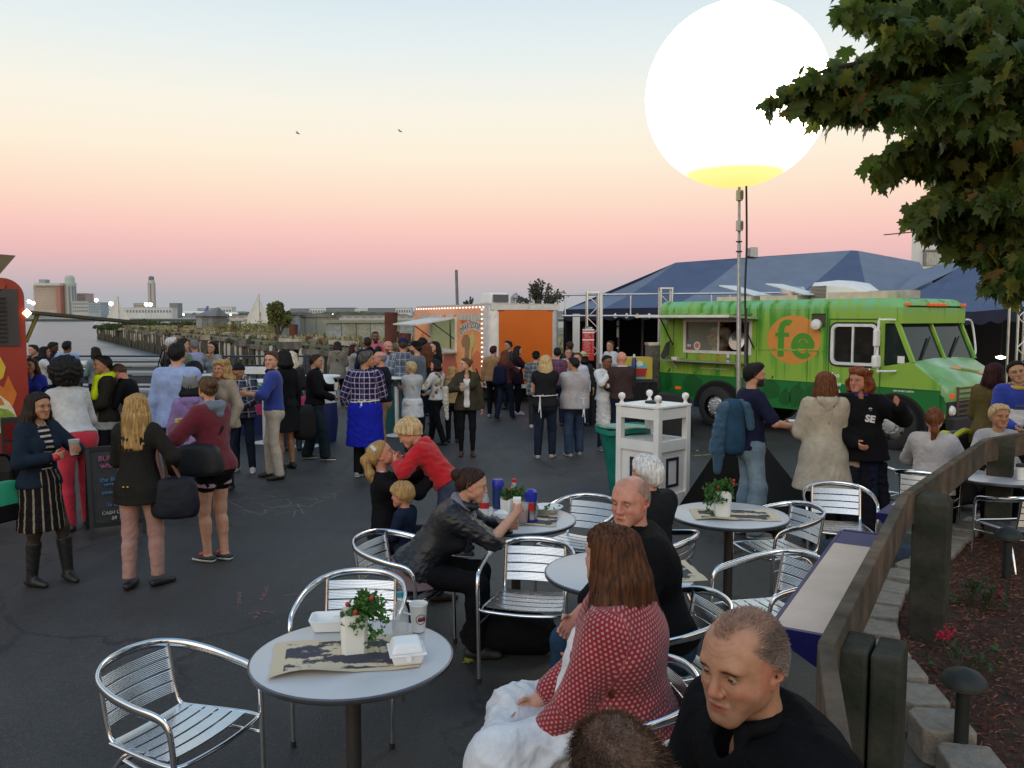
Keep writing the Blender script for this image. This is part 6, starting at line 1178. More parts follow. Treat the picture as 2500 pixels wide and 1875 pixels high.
# ====== MAPLE
def maple_leaf():
 half=[(0,0),(.10,-.06),(.30,-.10),(.24,.02),(.48,.14),(.40,.22),(.52,.42),(.34,.38),(.30,.48),(.17,.42),(.20,.66),(.10,.64),(0,.95)]
 P=half+[(-x,y)for x,y in half[-2:0:-1]]
 return P
LP=maple_leaf()
def leaf_mesh(k):
 rg=random.Random(k);m=MB();n=len(LP);bend=rg.uniform(.1,.35);cup=rg.uniform(-.2,.25)
 vs=[(0,.35,0)]+[(x,y,-bend*y*y+cup*x*x+rg.uniform(-.015,.015))for x,y in LP]
 m.add(vs,[(0,1+i,1+(i+1)%n)for i in range(n)]);return m
lcol=[M('maple%d'%i,c,.5,var=.3,vs=9,transl=.42,spec=.3)for i,c in enumerate([(.040,.070,.014),(.062,.092,.018),(.105,.115,.020),(.14,.08,.02)])]
maple=T('maple_tree','maple tree reaching over the fence from the right with dense lobed leaves','tree',None,(0,0,0))
bark=M('maplebark',(.035,.028,.022),.95,var=.3,vs=10,bump=.5,bs=30)
def U(px,py,d):return D(px,py,d)
rg=random.Random(12)
trunk_b=Vector((6.6,6.4,0.1));fork=Vector((6.3,6.4,2.6))
MB().tube(smooth_path([trunk_b,(6.5,6.4,1.4),fork,(6.2,6.3,4.2),(6.0,6.2,6.0)],5),[.19,.18,.17,.16,.15,.14,.13,.12,.11]+[.1]*12,12).build('trunk',bark,maple,50)
limbs=[(1905,240,6.2,2150,215,6.3,.20),(1960,190,6.0,2180,150,6.2,.18),(2000,265,6.5,2200,235,6.4,.17),(2070,20,6.1,2250,60,6.3,.18),(2110,-40,6.6,2300,20,6.5,.3),(2175,90,5.8,2330,90,6.0,.2),(2145,410,6.2,2300,350,6.3,.17),(2165,375,6.5,2330,330,6.3,.16),(2235,520,6.0,2370,450,6.2,.16),(2270,560,6.3,2400,490,6.2,.15),(2330,600,6.2,2420,540,6.3,.15),(2395,625,6.0,2450,560,6.2,.13),(2430,690,5.8,2490,630,6.0,.14),(2500,690,5.9,2540,620,6.1,.2),(2250,250,5.6,2400,230,6.0,.26),(2330,170,6.6,2450,180,6.3,.3),(2400,320,5.6,2500,300,6.0,.28),(2330,420,6.4,2450,400,6.3,.24),(2420,480,5.7,2500,450,6.0,.24),(2480,560,6.2,2540,520,6.2,.24),(2380,60,5.8,2480,100,6.1,.3),(2480,200,6.2,2560,220,6.2,.32),(2280,130,6.9,2400,160,6.5,.26),(2300,330,6.8,2450,330,6.4,.24),(2500,400,6.6,2580,400,6.3,.3),(2250,20,6.9,2400,60,6.5,.3),(2490,30,6.4,2580,80,6.3,.35),(2460,360,6.9,2560,380,6.4,.3),(2450,130,5.4,2560,160,5.8,.3),(2180,0,6.4,2350,40,6.4,.22),(2350,250,6.2,2450,260,6.2,.28),(2230,200,6.1,2400,200,6.2,.22),(2420,400,6.1,2520,390,6.2,.26),(2330,500,6.3,2450,470,6.2,.2),(2430,560,6.4,2500,520,6.2,.2),(2480,480,5.8,2560,450,6.0,.24),(2350,0,6.0,2470,40,6.2,.3),(2260,380,6.1,2400,350,6.2,.18),(2080,180,6.3,2250,160,6.2,.16),(2050,250,6.1,2200,220,6.2,.15),(2470,280,5.7,2550,280,6.0,.3),(2460,640,6.0,2520,580,6.1,.18)]
tw=MB();spots=[]
for tp in limbs:
 a=U(*tp[0:3]);b=U(*tp[3:6]);st=Vector((6.2,6.35,min(5.8,max(2.7,b.z+.1))))
 P=smooth_path([st,b.lerp(st,.25)+Vector((0,0,.1)),b,b.lerp(a,.55)+Vector((0,0,.03)),a],5);n=len(P)
 tw.tube(P,[.045*(1-i/n)+.005 for i in range(n)],6)
 Lb=(a-b).length;nl=int(80+300*tp[6]+Lb*70)
 for _ in range(nl):
  f=rg.random()**.8;p=b.lerp(a,f)if rg.random()<.8 else b.lerp(st,rg.random()*.35);r_=tp[6]*(1.15-.55*f)
  spots.append(p+Vector((rg.gauss(0,r_*.5),rg.gauss(0,r_*.62),rg.gauss(0,r_*.36)-.02)))
for _ in range(26):
 p=Vector(spots[rg.randrange(len(spots))]);q=p+Vector((rg.gauss(0,.2),rg.gauss(0,.2),-.1*rg.random()));tw.tube([p,q],.004,4)
tw.build('branches',bark,maple,60,fix=False)
lms=[leaf_mesh(k).mesh('leaf',fix=False)for k in range(4)]
lmd=[[None]*4 for _ in range(4)]
for i in range(4):
 for j in range(4):me=lms[i].copy();me.materials.append(lcol[j]);me.name='leaf';lmd[i][j]=me
spots.sort(key=lambda p:p.length)
rest=[MB()for _ in range(4)];camp=Vector((0,0,CAM_H))
for i,p in enumerate(spots):
 s_=rg.uniform(.10,.17);down=Vector((rg.gauss(0,.6),rg.gauss(0,.6),-1)).normalized();nr=Vector((rg.gauss(0,.7),rg.gauss(0,.7),1)).normalized();x=down.cross(nr).normalized();nr=x.cross(down)
 mt=Matrix((x,down,nr)).transposed()
 ci=rg.choices((0,1,2,3),(5,4,2,.35))[0]
 if i<300:
  o=link('leaf',lmd[i%4][ci],None,maple);o.matrix_basis=Matrix.Translation(p)@(mt*s_).to_4x4()
 else:
  k=rg.randrange(4);base=leaf_cache[k]if False else None
  vs=[Vector((0,.35,0))]+[Vector((lx,ly,-.25*ly*ly+.1*lx*lx))for lx,ly in LP]
  rest[ci].add([p+mt@v*s_ for v in vs],[(0,1+q,1+(q+1)%len(LP))for q in range(len(LP))])
for k in range(4):
 if rest[k].v:o=rest[k].build('foliage',lcol[k],maple,fix=False);o['kind']='stuff'
 # ====== PEOPLE: implicit-surface bodies
A_=lambda*v:np.array(v,dtype=np.float32)
def unit(v):v=np.asarray(v,np.float32);return v/max(1e-9,float(np.linalg.norm(v)))
def cone(a,b,ra,rb=None,kf=1.0,u=(0,1,0),ks=.03):return(np.asarray(a,np.float32),np.asarray(b,np.float32),float(ra),float(ra if rb is None else rb),float(kf),unit(u),float(ks))
def pr_eval(pr,P):
 a,b,ra,rb,kf,u,ks=pr;ba=b-a;L2=float(ba@ba);v=P-a
 if L2>1e-10:
  t=np.clip((v@ba)/L2,0,1);v=v-t[...,None]*ba;r=ra+(rb-ra)*t
 else:r=ra
 q=np.einsum('...i,...i->...',v,v)
 if kf!=1:q=q+(kf*kf-1)*(v@u)**2
 return np.sqrt(q)-r
def smin(d1,d2,k):h=np.clip(.5+.5*(d2-d1)/k,0,1);return d2*(1-h)+d1*h-k*h*(1-h)
_c8=np.array([(i,j,k)for k in(0,1)for j in(0,1)for i in(0,1)])
_e12=[(0,1),(2,3),(4,5),(6,7),(0,2),(1,3),(4,6),(5,7),(0,4),(1,5),(2,6),(3,7)]
def sdf_mesh(prims,h,cuts=(),subs=(),box=None):
 """surface of a smooth union; cuts: (point, normal) keep the side the normal points away from; subs: prims removed"""
 pts=np.array([p for pr in prims for p in(pr[0]-pr[2]-.03,pr[0]+pr[2]+.03,pr[1]-pr[3]-.03,pr[1]+pr[3]+.03)])
 lo,hi=pts.min(0),pts.max(0)
 if box is not None:lo,hi=np.maximum(lo,box[0]),np.minimum(hi,box[1])
 B=8;S=B*h;nb=np.maximum(1,np.ceil((hi-lo)/S).astype(int))
 ii=np.stack(np.meshgrid(*[np.arange(n)for n in nb],indexing='ij'),-1).reshape(-1,3)
 ctr=(lo+(ii+.5)*S).astype(np.float32);Rb=S*.87
 dmin=np.full(len(ctr),9.,np.float32);pd_=[]
 for pr in prims:
  d=pr_eval(pr,ctr)/pr[4];pd_.append(d);dmin=np.minimum(dmin,d)
 cutd=np.full(len(ctr),-9.,np.float32)
 for p,n in cuts:cutd=np.maximum(cutd,(ctr-p)@n)
 act=(dmin<Rb+.03)&(cutd<Rb)&((dmin>-Rb*1.25-.03)|(cutd>-Rb))
 for pr in subs:act|=(np.abs(pr_eval(pr,ctr))<Rb*pr[4]+.02)&(dmin<Rb)
 idx=np.nonzero(act)[0]
 if not len(idx):return np.zeros((0,3)),np.zeros((0,4),int)
 ib=ii[idx];g=np.stack(np.meshgrid(*[np.arange(B+1)]*3,indexing='ij'),-1)
 gi=ib[:,None,None,None,:]*B+g[None];P=(lo+gi*h).astype(np.float32)
 Dv=np.full(P.shape[:-1],1.,np.float32)
 for pr,d in zip(prims,pd_):
  m=d[idx]<Rb+pr[6]+.02
  if m.any():Dv[m]=smin(pr_eval(pr,P[m]),Dv[m],pr[6])
 for pr in subs:
  m=pr_eval(pr,ctr[idx])<Rb*pr[4]+.03
  if m.any():Dv[m]=-smin(-Dv[m],pr_eval(pr,P[m]),pr[6])
 for p,n in cuts:Dv=np.maximum(Dv,(P-p)@n)
 NX,NY,NZ=(nb*B+1)
 vals=np.stack([Dv[:,c[0]:B+c[0],c[1]:B+c[1],c[2]:B+c[2]]for c in _c8],-1)
 ins=vals<0;mix=ins.any(-1)&~ins.all(-1);cb=np.nonzero(mix)
 val=vals[cb];base=(ib[cb[0]]*B+np.stack(cb[1:],-1));lin_=(base[:,0]*NY+base[:,1])*NZ+base[:,2]
 o=np.argsort(lin_);lin_,val,base=lin_[o],val[o],base[o]
 acc=np.zeros((len(lin_),3));cnt=np.zeros(len(lin_))
 for a,b in _e12:
  va,vb=val[:,a],val[:,b];cr=(va<0)!=(vb<0);t=va/np.where(cr,va-vb,1);p=_c8[a]+(_c8[b]-_c8[a])*t[:,None];acc[cr]+=p[cr];cnt+=cr
 V=lo+(base+acc/np.maximum(cnt,1)[:,None])*h
 quads=[]
 for ax in range(3):
  o1,o2=[(1,2),(2,0),(0,1)][ax];c1=np.zeros(3,int);c1[ax]=1;k1=int(np.nonzero((_c8==c1).all(1))[0][0])
  f0=val[:,0]<0;f1=val[:,k1]<0;e=np.nonzero(f0!=f1)[0]
  def off(d1,d2):q=base[e].copy();q[:,o1]-=d1;q[:,o2]-=d2;return(q[:,0]*NY+q[:,1])*NZ+q[:,2]
  ids=[];ok=np.ones(len(e),bool)
  for d1,d2 in((0,0),(1,0),(1,1),(0,1)):
   l=off(d1,d2);j=np.searchsorted(lin_,l);j=np.minimum(j,len(lin_)-1);ok&=lin_[j]==l;ids.append(j)
  Q=np.stack(ids,-1)[ok];fl=f0[e][ok];Q[~fl]=Q[~fl][:,::-1];quads.append(Q)
 return V,np.concatenate(quads)
def vnormals(V,Q):
 n=np.cross(V[Q[:,2]]-V[Q[:,0]],V[Q[:,3]]-V[Q[:,1]]);N=np.zeros_like(V)
 for k in range(4):np.add.at(N,Q[:,k],n)
 return N/np.maximum(1e-9,np.linalg.norm(N,axis=1))[:,None]
def relax(V,Q,it=1,f=.5):
 for _ in range(it):
  S=np.zeros_like(V);c=np.zeros(len(V))
  for k in range(4):
   for j in(1,3):np.add.at(S,Q[:,k],V[Q[:,(k+j)%4]]);np.add.at(c,Q[:,k],1)
  V=V+f*(S/np.maximum(c,1)[:,None]-V)
 return V
def folds(V,Q,amp,seed,sc=1.0,vert=False):
 if not amp:return V
 r=np.random.RandomState(seed);N=vnormals(V,Q);d=np.zeros(len(V));w=V+.03*np.sin(V[:,[2,0,1]]*9+r.rand(3)*6)
 for k in range(7):
  dr=unit(A_(r.randn()*.6,r.randn()*.6,r.randn()*1.0)if not vert else A_(r.randn(),r.randn(),r.randn()*.12));L=r.uniform(.055,.16)*sc;q_=np.sin(w@dr*(6.283/L)+r.rand()*6.28);d+=(1.3*(1-np.abs(q_)**.8)-.5)*(L/.1)**.7
 m=np.sin(V@A_(9,7,8)+r.rand()*6)*.5+.6
 return V+N*(amp*.42*d*m)[:,None]
def np_mesh(name,parts,attrs=None):
 Vs,Qs,n=[],[],0
 for V,Q in parts:
  Vs.append(V);Qs.append(Q+n);n+=len(V)
 V=np.concatenate(Vs);Q=np.concatenate(Qs);me=bpy.data.meshes.new(name)
 me.vertices.add(len(V));me.vertices.foreach_set('co',V.astype(np.float32).ravel());me.loops.add(len(Q)*4);me.loops.foreach_set('vertex_index',Q.astype(np.int32).ravel())
 me.polygons.add(len(Q));me.polygons.foreach_set('loop_start',np.arange(0,len(Q)*4,4,dtype=np.int32))
 if attrs:
  for k,a in attrs.items():
   if a.shape[1]==2:at=me.attributes.new(k,'FLOAT2','POINT');at.data.foreach_set('vector',a.astype(np.float32).ravel())
   else:at=me.attributes.new(k,'FLOAT_COLOR','POINT');at.data.foreach_set('color',np.concatenate([a,np.ones((len(a),1))],1).astype(np.float32).ravel())
 me.update();return me
def guv(V,prims):
 best=np.full(len(V),9.);uv=np.zeros((len(V),2))
 for pr in prims:
  d=pr_eval(pr,V.astype(np.float32));m=d<best;best[m]=d[m]
  a,b=pr[0],pr[1];ax=b-a;L=np.linalg.norm(ax);ax=unit(ax)if L>.04 else A_(0,0,1)
  if abs(ax[2])<.5 and L<.25 and pr[2]>.08:ax=A_(0,0,1)
  if ax[2]<0:ax=-ax
  e1=unit(np.cross(ax,A_(0,1,0)if abs(ax[1])<.8 else A_(1,0,0)));e2=np.cross(ax,e1);v=V[m]-a
  uv[m,0]=np.arctan2(v@e1,-(v@e2))*max(pr[2],.05);uv[m,1]=v@ax+float(a@ax)
 return uv
def cloth(key,col,kind='plain',col2=(.6,.6,.6),col3=None,rough=.85,size=.05,sheen=.15,bump=.25,spec=.2):
 key='cloth_'+key;sheen=sheen if max(lin(col)if isinstance(col,str)else col)>.1 else 0;spec=spec if sheen or rough<.8 else .08
 if key in _m:return _m[key]
 col,col2=[lin(c)if isinstance(c,str)else c for c in(col,col2)];col3=lin(col3)if isinstance(col3,str)else(col3 or col2)
 m=bpy.data.materials.new(key);m.use_nodes=True;nt=m.node_tree;b=nt.nodes['Principled BSDF'];N=nt.nodes.new;L=nt.links.new
 b.inputs['Roughness'].default_value=rough;b.inputs['Specular IOR Level'].default_value=spec;b.inputs['Sheen Weight'].default_value=sheen;b.inputs['Sheen Roughness'].default_value=.6
 tc=N('ShaderNodeTexCoord');n=N('ShaderNodeTexNoise');n.inputs['Scale'].default_value=9;n.inputs['Detail'].default_value=6;n.inputs['Roughness'].default_value=.65;L(tc.outputs['Object'],n.inputs[0])
 mr=N('ShaderNodeMapRange');mr.inputs['From Min'].default_value=.3;mr.inputs['From Max'].default_value=.7;mr.inputs['To Min'].default_value=.78;mr.inputs['To Max'].default_value=1.2;L(n.outputs[0],mr.inputs[0])
 vm=N('ShaderNodeVectorMath');vm.operation='SCALE';vm.inputs[0].default_value=col;L(mr.outputs[0],vm.inputs['Scale'])
 at=N('ShaderNodeAttribute');at.attribute_name='guv'
 sp_=N('ShaderNodeSeparateXYZ');L(at.outputs['Vector'],sp_.inputs[0])
 def mth(op,a,v=None,w=None):
  x=N('ShaderNodeMath');x.operation=op;L(a,x.inputs[0])
  if v is not None:
   if isinstance(v,(int,float)):x.inputs[1].default_value=v
   else:L(v,x.inputs[1])
  return x.outputs[0]
 def band(src,per,width,ph=0):return mth('LESS_THAN',mth('ABSOLUTE',mth('SUBTRACT',mth('FRACT',mth('ADD',mth('DIVIDE',src,per),ph+100.0)),.5)),width/2)
 def mixc(f,a,c2):
  x=N('ShaderNodeMix');x.data_type='RGBA';L(f,x.inputs['Factor']);
  if isinstance(a,tuple):x.inputs[6].default_value=(*a,1)
  else:L(a,x.inputs[6])
  x.inputs[7].default_value=(*c2,1);return x.outputs[2]
 U_,V_=sp_.outputs['X'],sp_.outputs['Y'];out=None
 if kind=='plaid':
  f1=mth('MULTIPLY',band(U_,size,.55,.2),.5);f2=mth('MULTIPLY',band(V_,size,.55,.2),.5);c_=mixc(f1,col,col3);c_=mixc(f2,c_,col3)
  f3=mth('MULTIPLY',band(U_,size,.13,.55),.6);f4=mth('MULTIPLY',band(V_,size,.13,.55),.6);c_=mixc(f3,c_,col2);out=mixc(f4,c_,col2)
 elif kind=='check':
  f3=mth('MULTIPLY',band(U_,size,.17),.62);f4=mth('MULTIPLY',band(V_,size,.17),.62);out=mixc(f4,mixc(f3,col,col2),col2)
 elif kind=='vstripe':out=mixc(band(U_,size,.22),col,col2)
 elif kind=='hstripe':out=mixc(band(V_,size,.4),col,col2)
 elif kind=='dots':
  row=mth('FLOOR',mth('DIVIDE',V_,size*.75));sh=mth('MULTIPLY',mth('FRACT',mth('MULTIPLY',mth('ADD',row,1000.),.5)),size)
  u=mth('SUBTRACT',mth('FRACT',mth('ADD',mth('DIVIDE',mth('ADD',U_,sh),size),100.)),.5);v=mth('SUBTRACT',mth('FRACT',mth('ADD',mth('DIVIDE',V_,size*.75),1000.)),.5)
  d=mth('ADD',mth('MULTIPLY',u,u),mth('MULTIPLY',mth('MULTIPLY',v,v),.6));ring_=mth('MULTIPLY',mth('LESS_THAN',d,.06),mth('GREATER_THAN',d,.012));out=mixc(mth('MULTIPLY',ring_,.75),col,col2);out=mixc(mth('LESS_THAN',d,.006),out,col2)
 elif kind=='floral':
  vo=N('ShaderNodeTexVoronoi');vo.inputs['Scale'].default_value=1/size;L(tc.outputs['Object'],vo.inputs[0]);s2=N('ShaderNodeSeparateColor');L(vo.outputs['Color'],s2.inputs[0])
  f=mth('MULTIPLY',mth('LESS_THAN',vo.outputs['Distance'],.52),mth('GREATER_THAN',s2.outputs[0],.45));f2=mth('MULTIPLY',f,mth('GREATER_THAN',s2.outputs[1],.5));out=mixc(f2,mixc(f,col,col2),col3)
 elif kind=='knit':out=mixc(mth('MULTIPLY',band(V_,.03,.5),.35),col,col2)
 elif kind=='camo':
  n3=N('ShaderNodeTexNoise');n3.inputs['Scale'].default_value=12;L(tc.outputs['Object'],n3.inputs[0]);out=mixc(mth('GREATER_THAN',n3.outputs[0],.53),col,col2)
 if kind=='denim':
  n3=N('ShaderNodeTexNoise');n3.inputs['Scale'].default_value=3.5;n3.inputs['Detail'].default_value=3;L(tc.outputs['Object'],n3.inputs[0]);cr=N('ShaderNodeMapRange');cr.inputs['From Min'].default_value=.4;cr.inputs['From Max'].default_value=.7;L(n3.outputs[0],cr.inputs[0]);out=mixc(cr.outputs[0],col,col2)
 if out is not None:L(out,vm.inputs[0])
 L(vm.outputs[0],b.inputs['Base Color'])
 w=N('ShaderNodeTexNoise');w.inputs['Scale'].default_value=55 if kind!='knit' else 90;w.inputs['Detail'].default_value=3;L(tc.outputs['Object'],w.inputs[0]);n5=N('ShaderNodeTexNoise');n5.inputs['Scale'].default_value=16;n5.inputs['Detail'].default_value=3;n5.inputs['Distortion'].default_value=1.2;L(tc.outputs['Object'],n5.inputs[0])
 bp=N('ShaderNodeBump');bp.inputs['Strength'].default_value=bump;bp.inputs['Distance'].default_value=.006;L(w.outputs[0],bp.inputs['Height']);bp2=N('ShaderNodeBump');bp2.inputs['Strength'].default_value=.35 if rough>.5 else .12;bp2.inputs['Distance'].default_value=.02;L(n5.outputs[0],bp2.inputs['Height']);L(bp.outputs[0],bp2.inputs['Normal']);L(bp2.outputs[0],b.inputs['Normal'])
 _m[key]=m;return m
def hair_mat(key,col,col2=None):
 key='hair_'+key
 if key in _m:return _m[key]
 m=bpy.data.materials.new(key);m.use_nodes=True;nt=m.node_tree;b=nt.nodes['Principled BSDF'];N=nt.nodes.new;L=nt.links.new;tc=N('ShaderNodeTexCoord');mp=N('ShaderNodeMapping');mp.inputs['Scale'].default_value=(70,70,5);L(tc.outputs['Object'],mp.inputs[0])
 n=N('ShaderNodeTexNoise');n.inputs['Scale'].default_value=1;n.inputs['Detail'].default_value=4;n.inputs['Distortion'].default_value=.6;L(mp.outputs[0],n.inputs[0]);cr=N('ShaderNodeValToRGB');e=cr.color_ramp.elements;e[0].position=.33;e[0].color=(*[c*.62 for c in col],1);e[1].position=.68;e[1].color=(*(col2 or[min(1,c*1.35)for c in col]),1);L(n.outputs[0],cr.inputs[0]);L(cr.outputs[0],b.inputs['Base Color'])
 b.inputs['Roughness'].default_value=.55;b.inputs['Specular IOR Level'].default_value=.16;bp=N('ShaderNodeBump');bp.inputs['Strength'].default_value=.5;bp.inputs['Distance'].default_value=.006;L(n.outputs[0],bp.inputs['Height']);L(bp.outputs[0],b.inputs['Normal']);_m[key]=m;return m
def skin_mat():
 if 'skin' in _m:return _m['skin']
 m=bpy.data.materials.new('skin');m.use_nodes=True;nt=m.node_tree;b=nt.nodes['Principled BSDF'];N=nt.nodes.new;L=nt.links.new;at=N('ShaderNodeAttribute');at.attribute_name='Col';tc=N('ShaderNodeTexCoord');n=N('ShaderNodeTexNoise');n.inputs['Scale'].default_value=45;n.inputs['Detail'].default_value=5;L(tc.outputs['Object'],n.inputs[0])
 mr=N('ShaderNodeMapRange');mr.inputs['From Min'].default_value=.3;mr.inputs['From Max'].default_value=.7;mr.inputs['To Min'].default_value=.88;mr.inputs['To Max'].default_value=1.1;L(n.outputs[0],mr.inputs[0]);vm=N('ShaderNodeVectorMath');vm.operation='SCALE';L(at.outputs['Color'],vm.inputs[0]);L(mr.outputs[0],vm.inputs['Scale']);L(vm.outputs[0],b.inputs['Base Color'])
 b.inputs['Roughness'].default_value=.5;b.inputs['Specular IOR Level'].default_value=.35;b.inputs['Subsurface Weight'].default_value=.12;b.inputs['Subsurface Radius'].default_value=(.012,.005,.003);b.inputs['Subsurface Scale'].default_value=1
 n2=N('ShaderNodeTexNoise');n2.inputs['Scale'].default_value=220;L(tc.outputs['Object'],n2.inputs[0]);bp=N('ShaderNodeBump');bp.inputs['Strength'].default_value=.15;bp.inputs['Distance'].default_value=.002;L(n2.outputs[0],bp.inputs['Height']);L(bp.outputs[0],b.inputs['Normal']);_m['skin']=m;return m
SK={'fair':(.50,.275,.19),'pink':(.50,.235,.165),'tan':(.38,.20,.12),'asian':(.42,.25,.15),'brown':(.17,.075,.04),'dark':(.075,.035,.022)}
HC={'black':(.010,.009,.009),'dark':(.022,.014,.010),'brown':(.065,.034,.018),'auburn':(.10,.03,.014),'red':(.16,.045,.014),'blond':(.34,.21,.085),'lblond':(.46,.33,.17),'plat':(.52,.47,.36),'grey':(.16,.15,.14),'white':(.56,.55,.53),'maroon':(.035,.008,.010)}
def head_prims(fem=False,thin=0,child=False):
 c=cone;j=.9 if fem else 1.0
 P=[c((0,-.022,.036),(0,.016,.042),.080,.076,1.06,(1,0,0),.02),c((0,-.035,.0),(0,-.03,-.03),.066,.055,ks=.03),c((0,.030,.02),(0,.040,-.058),.062,.046*j,1.0,(1,0,0),.025),c((.046*j,.004,-.045),(.018,.066,-.088),.020,.020,ks=.02),c((-.046*j,.004,-.045),(-.018,.066,-.088),.020,.020,ks=.02),c((-.012,.076,-.094),(.012,.076,-.094),.018*j,ks=.018),c((.036,.064,-.022),(.044,.048,-.035),.024,ks=.02),c((-.036,.064,-.022),(-.044,.048,-.035),.024,ks=.02),c((-.034,.077,.026),(.034,.077,.026),.0165 if not fem else .0135,ks=.018),c((.050,.020,-.005),(.046,.022,-.050),.022,.021,ks=.03),c((-.050,.020,-.005),(-.046,.022,-.050),.022,.021,ks=.03),c((.03,.066,-.055),(.022,.07,-.07),.018,ks=.02),c((-.03,.066,-.055),(-.022,.07,-.07),.018,ks=.02)]
 E=[c((0,.090,.016),(0,.107,-.026),.0075,.0115,ks=.012),c((-.010,.097,-.031),(.010,.097,-.031),.0085,ks=.008),c((-.018,.087,-.0565),(.018,.087,-.0565),.0085,.0085,1.3,(0,0,1),.008),c((-.015,.086,-.068),(.015,.086,-.068),.0095,.0095,1.25,(0,0,1),.008),c((-.004,.096,-.054),(.004,.096,-.054),.005,ks=.006)]
 for s in(-1,1):E+=[c((s*.077,-.018,.022),(s*.080,-.022,-.004),.019,.017,2.4,(1,.25,0),.008),c((s*.076,-.004,-.02),(s*.075,-.003,-.026),.012,.010,2.0,(1,.2,0),.008)]
 S=[c((s*.033,.099,.006),(s*.030,.099,.004),.0165,.0165,1,ks=.012)for s in(-1,1)]+[c((s*.082,-.013,.008),(s*.082,-.014,-.004),.0085,ks=.006)for s in(-1,1)]
 Y=[c((s*.032,.0755,.006),(s*.032,.0755,.006),.0128,ks=.003)for s in(-1,1)]
 return P,E,S,Y
def paint_face(L,skin,hairc,brow=1.0,beard=None,buzz=None,fem=False,gaze=0.0,lids=.4,smile=.25):
 """L: vertices in head frame -> colours"""
 x,y,z=L.T;ax=np.abs(x);n=len(L);sk=np.array(skin);col=np.tile(sk,(n,1));hc=np.array(hairc)
 def blend(c,w):nonlocal col;w=np.clip(w,0,1)[:,None];col=col*(1-w)+np.array(c)*w
 g=lambda dx,dy,dz,r:np.exp(-(dx*dx+dy*dy+dz*dz)/(r*r))
 blush=sk*np.array((1.0,.62,.58));front=np.clip((y-.02)/.04,0,1)
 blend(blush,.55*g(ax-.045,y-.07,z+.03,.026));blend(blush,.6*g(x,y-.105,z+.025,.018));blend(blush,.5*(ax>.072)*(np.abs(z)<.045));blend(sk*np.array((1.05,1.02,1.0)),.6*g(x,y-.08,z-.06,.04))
 blend(sk*.62,.65*g(ax-.032,y-.088,z-.004,.0165));blend(sk*.55,.6*g(ax-.010,y-.096,z+.037,.006));blend(sk*.7,.4*g(ax-.012,y-.1,z+.045,.01))  # shade of eye sockets, nostrils and nose base painted into the skin colour
 if beard is not None:bc,bw=beard;bw_=np.clip((.035-z*1.0-.055)/.02,0,1)*np.clip((y+.005)/.02,0,1)*np.clip((ax*.45+.012-(z+.062))/.012+.6,0,1);bw_*=1-.9*g(x*.55,y-.09,z+.062,.0115);blend(bc,bw*bw_*(z>-.16))
 lip=sk*np.array((.82,.42,.42))if not fem else sk*np.array((.85,.33,.34));zs=z-smile*14*x*x;blend(lip,.95*np.exp(-((x/.025)**4+((zs+.0625)/(.0092-.12*ax))**4))*front);blend(sk*.3,np.exp(-((x/.0255)**4+((zs+.0615)/.0014)**2))*front*.85)
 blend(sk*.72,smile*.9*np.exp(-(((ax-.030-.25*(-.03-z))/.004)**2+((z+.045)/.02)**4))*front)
 if lids>=.5:blend(sk*.68,.5*np.exp(-((np.sin((z+.012*np.cos(x*40))*520)-.9)/.25)**2)*np.exp(-((x/.045)**4))*(z>.045)*(z<.085)*(y>.05));blend(sk*.62,.6*np.exp(-(((ax-.027-.3*(-.03-z))/.0035)**2+((z+.042)/.02)**4))*front);blend(sk*.66,.5*np.exp(-(((ax-.03)/.014)**4+((z+.008+.1*ax)/.0022)**2))*front)  # crease shade of brow lines, smile folds and lids painted darker
 ew=np.exp(-(((ax-.032)/.0135)**4+((z-.0055)/(.0062*(1-lids)))**4))*(y>.06)
 blend(np.array((.30,.275,.25)),1.1*ew);blend((.022,.014,.010),1.6*ew*np.exp(-(((x-np.sign(x)*.032-gaze)/.0070)**4)));blend(hc*.35 if hc.mean()<.2 else sk*.3,.8*np.exp(-(((ax-.032)/.0145)**4+((z-.0055-.0062*(1-lids)-.0012)/.0016)**2))*(y>.06))
 if brow:blend(np.minimum(hc,sk*.5),.85*brow*np.exp(-(((ax-.034)/.0185)**4+((z-.0245+.25*np.maximum(0,ax-.035))/.0042)**2))*(y>.05))
 if buzz is not None:
  bc,h0,top=buzz[:3];f=np.clip((z-(.95*y+h0+.10*np.maximum(0,ax-.035))+.03*np.maximum(0,.03-ax)*8*0)/.010+.5+.35*np.sin(x*330+2*np.sin(z*250))*.6,0,1)
  rec=buzz[3]if len(buzz)>3 else 0
  f*=1-rec*np.clip(np.exp(-((ax-.042)/.02)**2)*np.clip((y-.0)/.03,0,1)*np.clip((.115-z)/.03,0,1)*np.clip((z-.050)/.02,0,1)*1.6,0,1)
  bald=np.clip(1-(((x)/.062)**2+((y+.005)/.095)**2),0,1)*(z>.05);f*=1-(1-top)*np.clip(bald*3,0,1)
  side=np.clip((.06-z)/.05,0,1)[:,None];bcol=np.array(bc)*(1-side)+np.array(buzz[4]if len(buzz)>4 else bc)*side
  w=np.clip(f,0,1)[:,None]*.92;col=col*(1-w)+bcol*w;paint_face.w=w[:,0]
 return np.clip(col,.002,1)
